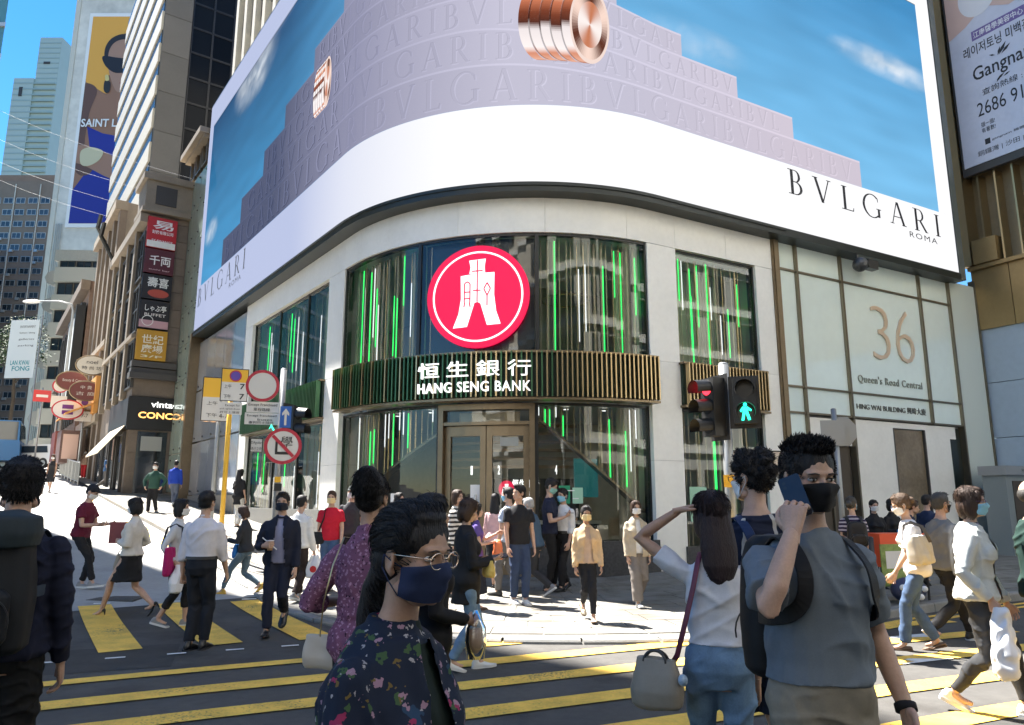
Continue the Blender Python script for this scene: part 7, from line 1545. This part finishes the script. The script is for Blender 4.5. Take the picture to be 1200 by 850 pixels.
soft_bag("carrier_bag", "white plastic carrier bag of the woman with magenta tote", "carrier bag", p["hand"][1] + Vector((0, 0, .02)), .26, .14, .34, 84, M("plastic_white", (.72, .72, .74), .35), None, .25, wob=.014)
p = person("man in white shirt and black trousers walking away across the stripes", -3.41, 8.24, 1.69, 6, "m", fat=1.04, arms=(("sw", -4, "grip"), ("sw", 10)), hair="short", top=("rolled", cl("white_shirt", (.62, .60, .64))), bottom=("trousers", cl("black_suiting", (.014, .016, .022))), shoes=LB, legs=((-.02, 0, 0), (.05, 0, 0)), tuck=True, loose=1.5, tone="light", tufts=500)
p = person("woman in brown cap and dark top crossing with a phone and blue bag", -4.34, 12.20, 1.50, -86, "f", lean=6, nod=22, arms=(PH_L, ("ik", (.0, .22, -.26), (.4, -.4, -1), (-.3, .8, .1), None, "phone")), hair="bob", hcol=HBR(), maskc=mk_w, top=("shirt", cl("grey_black", (.03, .032, .036))), bottom=("slim", cl("grey_blue_denim", (.10, .15, .19))), shoes=("sneaker", SYE, SYE), legs=((.38, 0, 4), (-.30, .09, 34)), loose=1.3)
phone("phone held by the woman in the dark top crossing left", p["hand"][0] + Vector((0, 0, .02)), p["fwd"], (0, 0, 1))
soft_bag("shoulder_bag", "bright blue bag on the woman in dark top crossing left", "bag", p["spt"](.14, .05, .17), .26, .12, .22, -86, cl("bright_blue", (.03, .18, .48)), None, .8)
p = person("man in navy suit and black mask carrying a drink toward the camera", -2.87, 9.25, 1.73, 172, "m", arms=(("sw", 6), ("ik", (-.02, .25, -.24), (.5, -.3, -1), (-.8, .5, .1), (-.2, -.9, -.1), "phone")), hair="short", maskc=cl("mask_blue_black", (.02, .025, .04)), top=("jacket", cl("navy_suit", (.014, .017, .032))), inner=cl("lavender_shirt", (.26, .27, .40)), bottom=("trousers", cl("navy_suit")), shoes=LB, legs=((-.16, .16, 40), (.26, 0, -10)), hem=-.12, loose=1.1, tufts=500)
t = thing("drink_cup", "iced coffee cup with straw in the hand of the man in navy suit", "cup", p["hand"][1]); mb = MB(); c = p["hand"][1] + p["palm"][1] * .03; mb.tube([c + Vector((0, 0, -.06)), c + Vector((0, 0, .05))], [.03, .04], 14); mb.build("cup_body", M("coffee", (.42, .25, .15), .3), t, smooth=True); mb = MB(); mb.tube([c + Vector((0, 0, .05)), c + Vector((0, 0, .06))], .043, 14); mb.build("lid", M("paper"), t); mb = MB(); mb.tube([c + Vector((-.10, 0, .09)), c + Vector((.08, 0, -.05))], .007, 6); mb.build("straw", M("paper"), t)
p = person("man in white shirt with his back turned behind the man in navy suit", -3.28, 11.5, 1.60, 20, "m", arms=(("sw", 4), ("sw", 6, "grip")), hair="short", top=("shirt", WH), bottom=("trousers", cl("dark_brown", (.03, .02, .018))), shoes=SG_, legs=HALF, loose=1.6, dz=.05)
b = soft_bag("carrier_bag", "white carrier bag with red print beside the man in navy suit", "carrier bag", p["hand"][1] + Vector((.02, -.05, 0)), .26, .12, .34, 10, M("plastic_white"), None, .4, wob=.01); 
mb = MB(); c = p["hand"][1] + Vector((.02, -.12, -.2)); mb.disc(c, (1, 0, 0), UP, .05, 14); mb.build("red_print", M("print_red", (.5, .02, .02), .5), b)
person("woman with long hair in black top and white trousers by the glass wall", -7.56, 20.39, 1.60, 20, "f", dz=.12, hair="long", top=("half", BK), bottom=("trousers", cl("white_trousers", (.6, .58, .54))), shoes=FL, legs=STAND, hem=-.22, lod=1, loose=1.8)
p = person("man in red tee with camera strap walking toward the crossing", -3.09, 12.66, 1.64, 176, "m", dz=.06, arms=(("sw", 6), ("sw", -6)), hair="short", hcol=HBR(), maskc=mk_y, top=("tee", cl("red", (.46, .012, .03))), bottom=("trousers", MJ), shoes=SG_, legs=HALF, loose=1.3)
b = soft_bag("camera_bag", "black camera bag on the man in red tee", "camera bag", p["spt"](.12, .20, .06), .22, .14, .20, 176, BK, None, .9); strap(b, [p["spt"](.14, .19, .1), p["spt"](.35, .1, .17), p["spt"](.53, .09, .06), p["spt"](.5, .1, -.1)], .035, BK)
person("person in black cap half hidden behind the man in red tee", -2.88, 13.3, 1.70, 178, "m", dz=.06, hair="cap", hcol=cl("cap_grey", (.05, .06, .06)), maskc=mk_w, top=("tee", cl("dark_grey_tee", (.04, .04, .045))), bottom=("trousers", BK), shoes=LB)
# ---- up the side street
person("man in blue polo and grey trousers striding up the street", -18.66, 33.75, 1.69, 86, "m", lod=2, hair="grey" if False else "short", hcol=HG(), arms=(("sw", -14), ("sw", 16)), top=("tee", cl("blue_polo", (.05, .12, .26))), bottom=("trousers", GT), shoes=LB, legs=WALK)
person("woman in short black dress walking down the far carriageway", -19.11, 30.44, 1.58, 170, "f", lod=2, hair="long", hcol=HBR(), maskc=mk_w, top=("dress", cl("black_grey_dress", (.035, .035, .038))), bottom=("dress", None), shoes=("heel", SBK, SBK), legs=HALF)
person("man in white shirt by the black shop front", -18.2, 36.2, 1.68, 176, "m", dz=.12, lod=2, hair="short", hcol=HBR(), maskc=mk_w, arms=(("sw", 14), ("sw", 10)), top=("rolled", WH), bottom=("trousers", BK), shoes=LB, legs=HALF, tuck=True)
person("man in dark green jacket and black trousers up the street", -11.38, 23.40, 1.64, 178, "m", dz=.05, lod=2, hair="short", maskc=mk_w, arms=(("ik", (.10, .06, -.42), (.8, -.5, 0), None, None, "relax"), ("ik", (.10, .06, -.42), (.8, -.5, 0), None, None, "relax")), top=("shirt", cl("dark_green", (.025, .07, .055))), bottom=("trousers", BK), shoes=SNW, legs=HALFR, loose=2)
person("man in bright blue jacket walking away by the glass wall", -11.70, 25.5, 1.60, -6, "m", dz=.12, lod=2, hair="short", top=("shirt", cl("cobalt", (.02, .06, .42))), bottom=("slim", cl("blue_grey", (.10, .12, .17))), shoes=SNW, legs=HALF, loose=1.8, arms=(("sw", 6), ("sw", 4)))
person("woman in cream top and red trousers beside the railing up the street", -22.9, 39.2, 1.62, 160, "f", lod=2, hair="long", hcol=HBR(), maskc=mk_w, top=("tee", cl("peach_top", (.55, .38, .28))), bottom=("slim", cl("red_trousers", (.5, .03, .04))), shoes=SNW, legs=STAND)
person("person in dark clothes among the far shops, right of the loading plate", -21.6, 42.5, 1.66, 100, "m", dz=.12, lod=2, hair="short", top=("shirt", BK), bottom=("trousers", BK), shoes=LB, legs=HALF)
# ---- by the bank door
p = person("brown haired woman in black cardigan and jeans holding a phone", -.45, 7.30, 1.63, 72, "f", nod=18, arms=(("ik", (.0, .20, -.26), (.4, -.4, -1), (-.2, .9, .1), None, "phone"), ("ik", (.0, .26, -.22), (.3, -.4, -1), (-.2, .9, .1), (-.3, -.2, .9), "phone")), hair="bob", hcol=HBR(), tone="light", top=("cardigan", BK), inner=CR, bottom=("trousers", LJ), shoes=SNW, legs=HALF, hem=-.22, loose=1.3, tufts=500)
phone("phone held low by the brown haired woman in cardigan", p["hand"][1] + Vector((0, 0, .02)), p["fwd"], (0, -.5, 1))
soft_bag("yellow_bag", "crumpled yellow paper bag held by the brown haired woman", "paper bag", p["spt"](.22, .10, .22), .22, .10, .16, 72, M("paper_yellow", (.65, .48, .13), .7), None, .9)
p = person("woman in long black coat close behind the front woman", -.47, 4.2, 1.64, 60, "f", arms=(("sw", 4), ("ik", (.02, .18, -.32), (.4, -.4, -1), None, None, "grip")), hair="long", tone="mid", top=("shirt", BK), bottom=("trousers", BK), shoes=LB, hem=-.35, loose=1.6, tufts=900)
t = thing("takeaway_drink", "takeaway drink in a clear plastic carrier behind the front woman", "drink", p["hand"][1]); c = p["hand"][1] + Vector((.0, -.02, -.10)); mb = MB(); mb.tube([c + Vector((0, 0, -.07)), c + Vector((0, 0, .06))], [.032, .042], 14); mb.build("cup", M("milk_tea", (.45, .32, .22), .3), t, smooth=True); mb = MB(); mb.tube([c + Vector((0, 0, -.09)), c + Vector((0, 0, .0)), c + Vector((0, 0, .07)), c + Vector((0, 0, .16))], [.05, .06, .055, .01], 12); mb.build("clear_carrier", MG("clear_film", (.95, .95, .95), .06, .97), t, smooth=True)
person("woman in black and white striped top behind the phone holding woman", -.91, 12.07, 1.70, 120, "f", dz=.05, hair="bob", hcol=HBR(), tone="light", top=("shirt", striped("zebra", (.03, .03, .03), (.65, .63, .58), .07, .5)), bottom=("trousers", BK), shoes=LB, legs=STAND, loose=1.5)
p = person("woman in purple top and long black skirt pointing to the right", -.53, 10.76, 1.50, 82, "f", dz=.05, arms=(("ik", (-.02, .40, -.10), (.3, -.3, -1), (-.1, 1, .1), None, "point"), ("ik", (-.02, .30, -.24), (.3, -.3, -1), None, None, "grip")), hair="halfup", tone="light", top=("tee", cl("purple", (.11, .07, .26))), bottom=("longskirt", cl("navy_skirt", (.016, .017, .025))), shoes=("sandal", SBR, SBR), legs=STAND, loose=1.4, tufts=400)
soft_bag("orange_bag", "orange plastic bag held by the woman in purple top", "carrier bag", p["hand"][1] + Vector((0, -.05, .02)), .26, .14, .26, 82, M("plastic_orange", (.72, .17, .05), .4), None, .45, wob=.012)
person("woman in pink top and black shorts with her back to the street", -.30, 13.14, 1.66, 12, "f", dz=.05, hair="long", tone="light", arms=(("sw", 4), ("ik", (.0, .2, -.25), (.5, -.4, -1), None, None, "relax")), top=("shirt", cl("pink", (.58, .36, .36))), bottom=("skirt", BK), shoes=FL, legs=HALF, loose=1.3)
person("man in pale blue tee and blue mask beside the man in black tee", -.05, 12.2, 1.76, -60, "m", dz=.05, hair="short", maskc=mk_bl, top=("tee", cl("pale_blue_tee", (.45, .52, .62))), bottom=("trousers", GT), shoes=LB, legs=HALF, loose=1.4)
person("man in black tee, jeans and white sneakers looking left", .10, 11.4, 1.78, 158, "m", dz=.05, look=74, hair="short", maskc=None, arms=(("sw", 4), ("sw", 6)), top=("tee", BK), bottom=("trousers", DJ), shoes=SNW, legs=((.10, 0, 0), (-.04, 0, 0)), tone="light", loose=1.3, tufts=400)
person("grey haired man in blue shirt and mask bending toward the left", .40, 12.35, 1.64, -64, "m", dz=.05, lean=10, nod=14, hair="short", hcol=HG(), maskc=mk_bl, arms=(("sw", 10), ("sw", -6)), top=("shirt", cl("slate_blue", (.06, .10, .15))), bottom=("trousers", cl("charcoal", (.04, .04, .042))), shoes=SG_, legs=WALKR, loose=1.5)
p = person("young man in navy tee standing tall at the bank door with a phone", .66, 12.9, 1.90, 100, "m", dz=.06, nod=24, hair="short", maskc=cl("mask_teal", (.25, .5, .45)), arms=(PH_L, PH_R), top=("tee", NV), bottom=("trousers", BK), shoes=LB, legs=STAND)
phone("phone in the hand of the young man at the bank door", p["hand"][1] + Vector((0, 0, .03)), p["fwd"], (0, 0, 1))
person("man in white shirt and black trousers with blue mask before the bank window", .90, 12.95, 1.75, -138, "m", dz=.05, hair="short", maskc=mk_bl, arms=(("sw", 8), ("sw", 14)), top=("rolled", WH), bottom=("trousers", BK), shoes=LB, legs=HALF, tuck=True, loose=1.6, tone="light", tufts=400)
p = person("woman in beige bomber jacket and black leggings walking to the camera", .99, 9.91, 1.50, 176, "f", dz=.05, fat=1.06, arms=(("sw", 8), ("sw", 4)), hair="bun", maskc=mk_y, tone="mid", top=("jacket", cl("beige_bomber", (.56, .40, .24))), inner=cl("tan_tee", (.50, .37, .29)), bottom=("slim", BK), shoes=("flat", CR, SBR), legs=((.24, 0, -8), (-.20, .14, 40)), loose=1.6, hem=.0, spread=.055, tufts=400)
person("woman in oatmeal overshirt, white top and grey trousers", 1.87, 11.21, 1.56, 172, "f", dz=.05, arms=(("sw", 4), ("sw", 4)), hair="bob", hcol=HBR(), maskc=mk_w, tone="light", top=("cardigan", cl("oatmeal", (.46, .39, .29))), inner=WH, bottom=("wide", cl("taupe_grey", (.20, .175, .155))), shoes=SNW, legs=((-.22, .12, 38), (.20, 0, -6)), loose=2.2, hem=-.08, tufts=400)
person("woman in pink mask and dark top behind the woman with hand on head", 3.19, 11.77, 1.52, 176, "f", dz=.08, hair="long", hcol=HBR(), maskc=mk_p, top=("tee", cl("dark_plum", (.03, .02, .025))), bottom=("trousers", BK), shoes=LB)
# ---- right side
p = person("woman in purple striped tee with black backpack and hair in a bun", 4.74, 10.32, 1.53, 12, "f", dz=.12, hair="bun", hcol=HD(), maskc=mk_bl, look=30, top=("tee", striped("violet_stripe", (.03, .02, .05), (.42, .38, .44), .05, .45)), bottom=("shorts", cl("flesh_shorts", (.55, .38, .29))), shoes=SNB, legs=STAND, loose=1.4, tufts=300)
backpack(p, "small black backpack on the woman in purple stripes", cl("black_leather", (.016, .015, .016), .4), .26, .34, .14, drop=.10)
person("person all in black with white mask beside the striped woman", 6.21, 12.71, 1.48, 178, "f", dz=.12, hair="lowpony", maskc=mk_w, top=("shirt", BK), bottom=("trousers", BK), shoes=LB, loose=2)
p = person("person in black with a blue bag behind the woman in white blouse", 6.56, 12.8, 1.50, 160, "f", dz=.12, hair="bob", maskc=mk_w, arms=(("ik", (-.02, .24, -.22), (.4, -.3, -1), None, None, "grip"), ("ik", (-.02, .24, -.22), (.4, -.3, -1), None, None, "grip")), top=("shirt", cl("soft_black", (.022, .021, .022))), bottom=("trousers", BK), shoes=LB, loose=1.8)
soft_bag("shopping_bag", "small bright blue bag held by the person in black", "shopping bag", p["hand"][1] + Vector((0, 0, 0)), .24, .1, .2, 160, cl("bag_blue", (.05, .25, .5)), None, .9)
person("man in dark jacket bending behind the woman in white blouse", 6.05, 11.5, 1.50, 100, "m", dz=.12, lean=14, nod=10, hair="short", hcol=HBR(), top=("shirt", NV), bottom=("trousers", BK), shoes=LB, loose=1.6)
p = person("woman in white blouse and flared jeans with beige shoulder bag walking left", 4.44, 8.23, 1.70, -70, "f", lean=6, nod=22, arms=(("sw", 16), ("sw", 10)), hair="lowpony" if False else "bun", hcol=mhair("light_brown", (.10, .062, .038)), maskc=mk_w, tone="light", top=("half", cl("white_blouse", (.68, .66, .68))), bottom=("trousers", MJ), shoes=("flat", SBR, SBR), legs=((.20, 0, 0), (-.14, .03, 14)), loose=1.8, hem=-.08, tufts=400)
b = soft_bag("tote_bag", "beige canvas tote on the shoulder of the woman in white blouse", "tote bag", p["spt"](.38, -.19, -.06), .46, .17, .30, -40, cl("beige_canvas", (.46, .42, .35)), None, .9, wob=.012); strap(b, [p["spt"](.34, -.2, .1), p["spt"](.50, -.13, .06), p["spt"](.525, -.11, -.02), p["spt"](.47, -.14, -.12), p["spt"](.30, -.2, -.16)], .035, cl("canvas_strap", (.10, .09, .08)))
person("man in grey sweater, glasses and black mask walking right", 5.03, 8.70, 1.74, 78, "m", arms=(("sw", 10), ("sw", -10)), hair="short", hcol=HD(), maskc=mk_b, glasses=BLKR, tone="light", top=("sweater", cl("grey_sweater", (.16, .165, .17))), bottom=("trousers", BK), shoes=("sneaker", SBK, SOW), legs=((.30, 0, -10), (-.34, .09, 36)), loose=1.5, tufts=400)
p = person("woman in pale grey jacket, striped top and blue mask with white carrier bag", 3.63, 5.88, 1.74, 128, "f", arms=(("sw", 10), ("ik", (.07, .10, -.44), (.6, -.8, -.3), (0, .25, -1), None, "grip")), look=-6, hair="bob", hcol=HBR(), maskc=mk_bl, glasses=PURR, tone="light", lod=0, top=("jacket", cl("pale_grey_jacket", (.52, .54, .52))), inner=striped("navy_thin", (.012, .012, .03), (.16, .15, .26), .05, .35), bottom=("slim", cl("washed_black", (.035, .036, .038))), shoes=SNW, legs=((.22, 0, -4), (-.24, .05, 24)), loose=1.8, hem=-.02, tufts=1200)
soft_bag("carrier_bag", "white plastic carrier bag in the hand of the woman in grey jacket", "carrier bag", p["hand"][1] + Vector((.02, -.02, .02)), .36, .16, .48, 120, M("plastic_white"), None, .22, wob=.016)
person("man in dark green jacket and pink mask at the right edge", 4.05, 5.75, 1.78, 100, "m", arms=(("sw", 6), ("sw", 4)), hair="bald", hcol=mhair("stubble", (.05, .045, .04)), maskc=mk_p, tone="light", lod=0, top=("shirt", cl("bottle_green", (.012, .035, .028))), bottom=("trousers", cl("khaki_chino", (.36, .27, .14))), shoes=SG_, legs=HALF, loose=1.7)

# ---- further figures of the crowd
person("woman with dark bob and grey top near the left bank window", -2.05, 13.3, 1.62, 120, "f", dz=.06, hair="bob", maskc=mk_w, tone="light", top=("tee", cl("mid_grey_tee", (.2, .2, .21))), bottom=("trousers", BK), shoes=SNW, legs=HALF, loose=1.4)
person("woman in black tee and headband between the purple blouse and the bank door", -1.35, 12.7, 1.62, 60, "f", dz=.06, hair="pony", maskc=mk_bl, tone="light", top=("tee", cl("soft_black")), bottom=("trousers", DJ), shoes=SNW, legs=HALF, loose=1.4)
person("man in light shirt and blue mask beside the striped woman with backpack", 4.35, 11.0, 1.62, 150, "m", dz=.12, hair="short", hcol=HBR(), maskc=mk_bl, tone="light", top=("rolled", cl("sand_shirt", (.5, .42, .33))), bottom=("trousers", GT), shoes=LB, legs=HALF, loose=1.5)
person("man in navy polo walking away beyond the stall", 7.4, 13.2, 1.62, 70, "m", dz=.12, hair="short", maskc=mk_b, top=("tee", cl("navy_polo", (.02, .03, .07))), bottom=("trousers", KH), shoes=LB, legs=WALK, loose=1.4)
person("woman in pale dress under the oval signs", -20.2, 38.6, 1.6, 175, "f", dz=.12, lod=2, hair="long", maskc=mk_w, top=("dress", cl("pale_dress", (.5, .42, .38))), bottom=("dress", None), shoes=FL, legs=HALF)
person("man in grey shirt beside the parked car", -24.6, 42.0, 1.68, 160, "m", lod=2, hair="short", maskc=mk_b, top=("shirt", cl("mid_grey_tee")), bottom=("trousers", BK), shoes=LB, legs=WALK)
person("man in black walking up the street behind the railing", -16.6, 36.9, 1.68, -10, "m", dz=.12, lod=2, hair="short", top=("tee", BK), bottom=("shorts", KH), shoes=SNB, legs=WALKR)
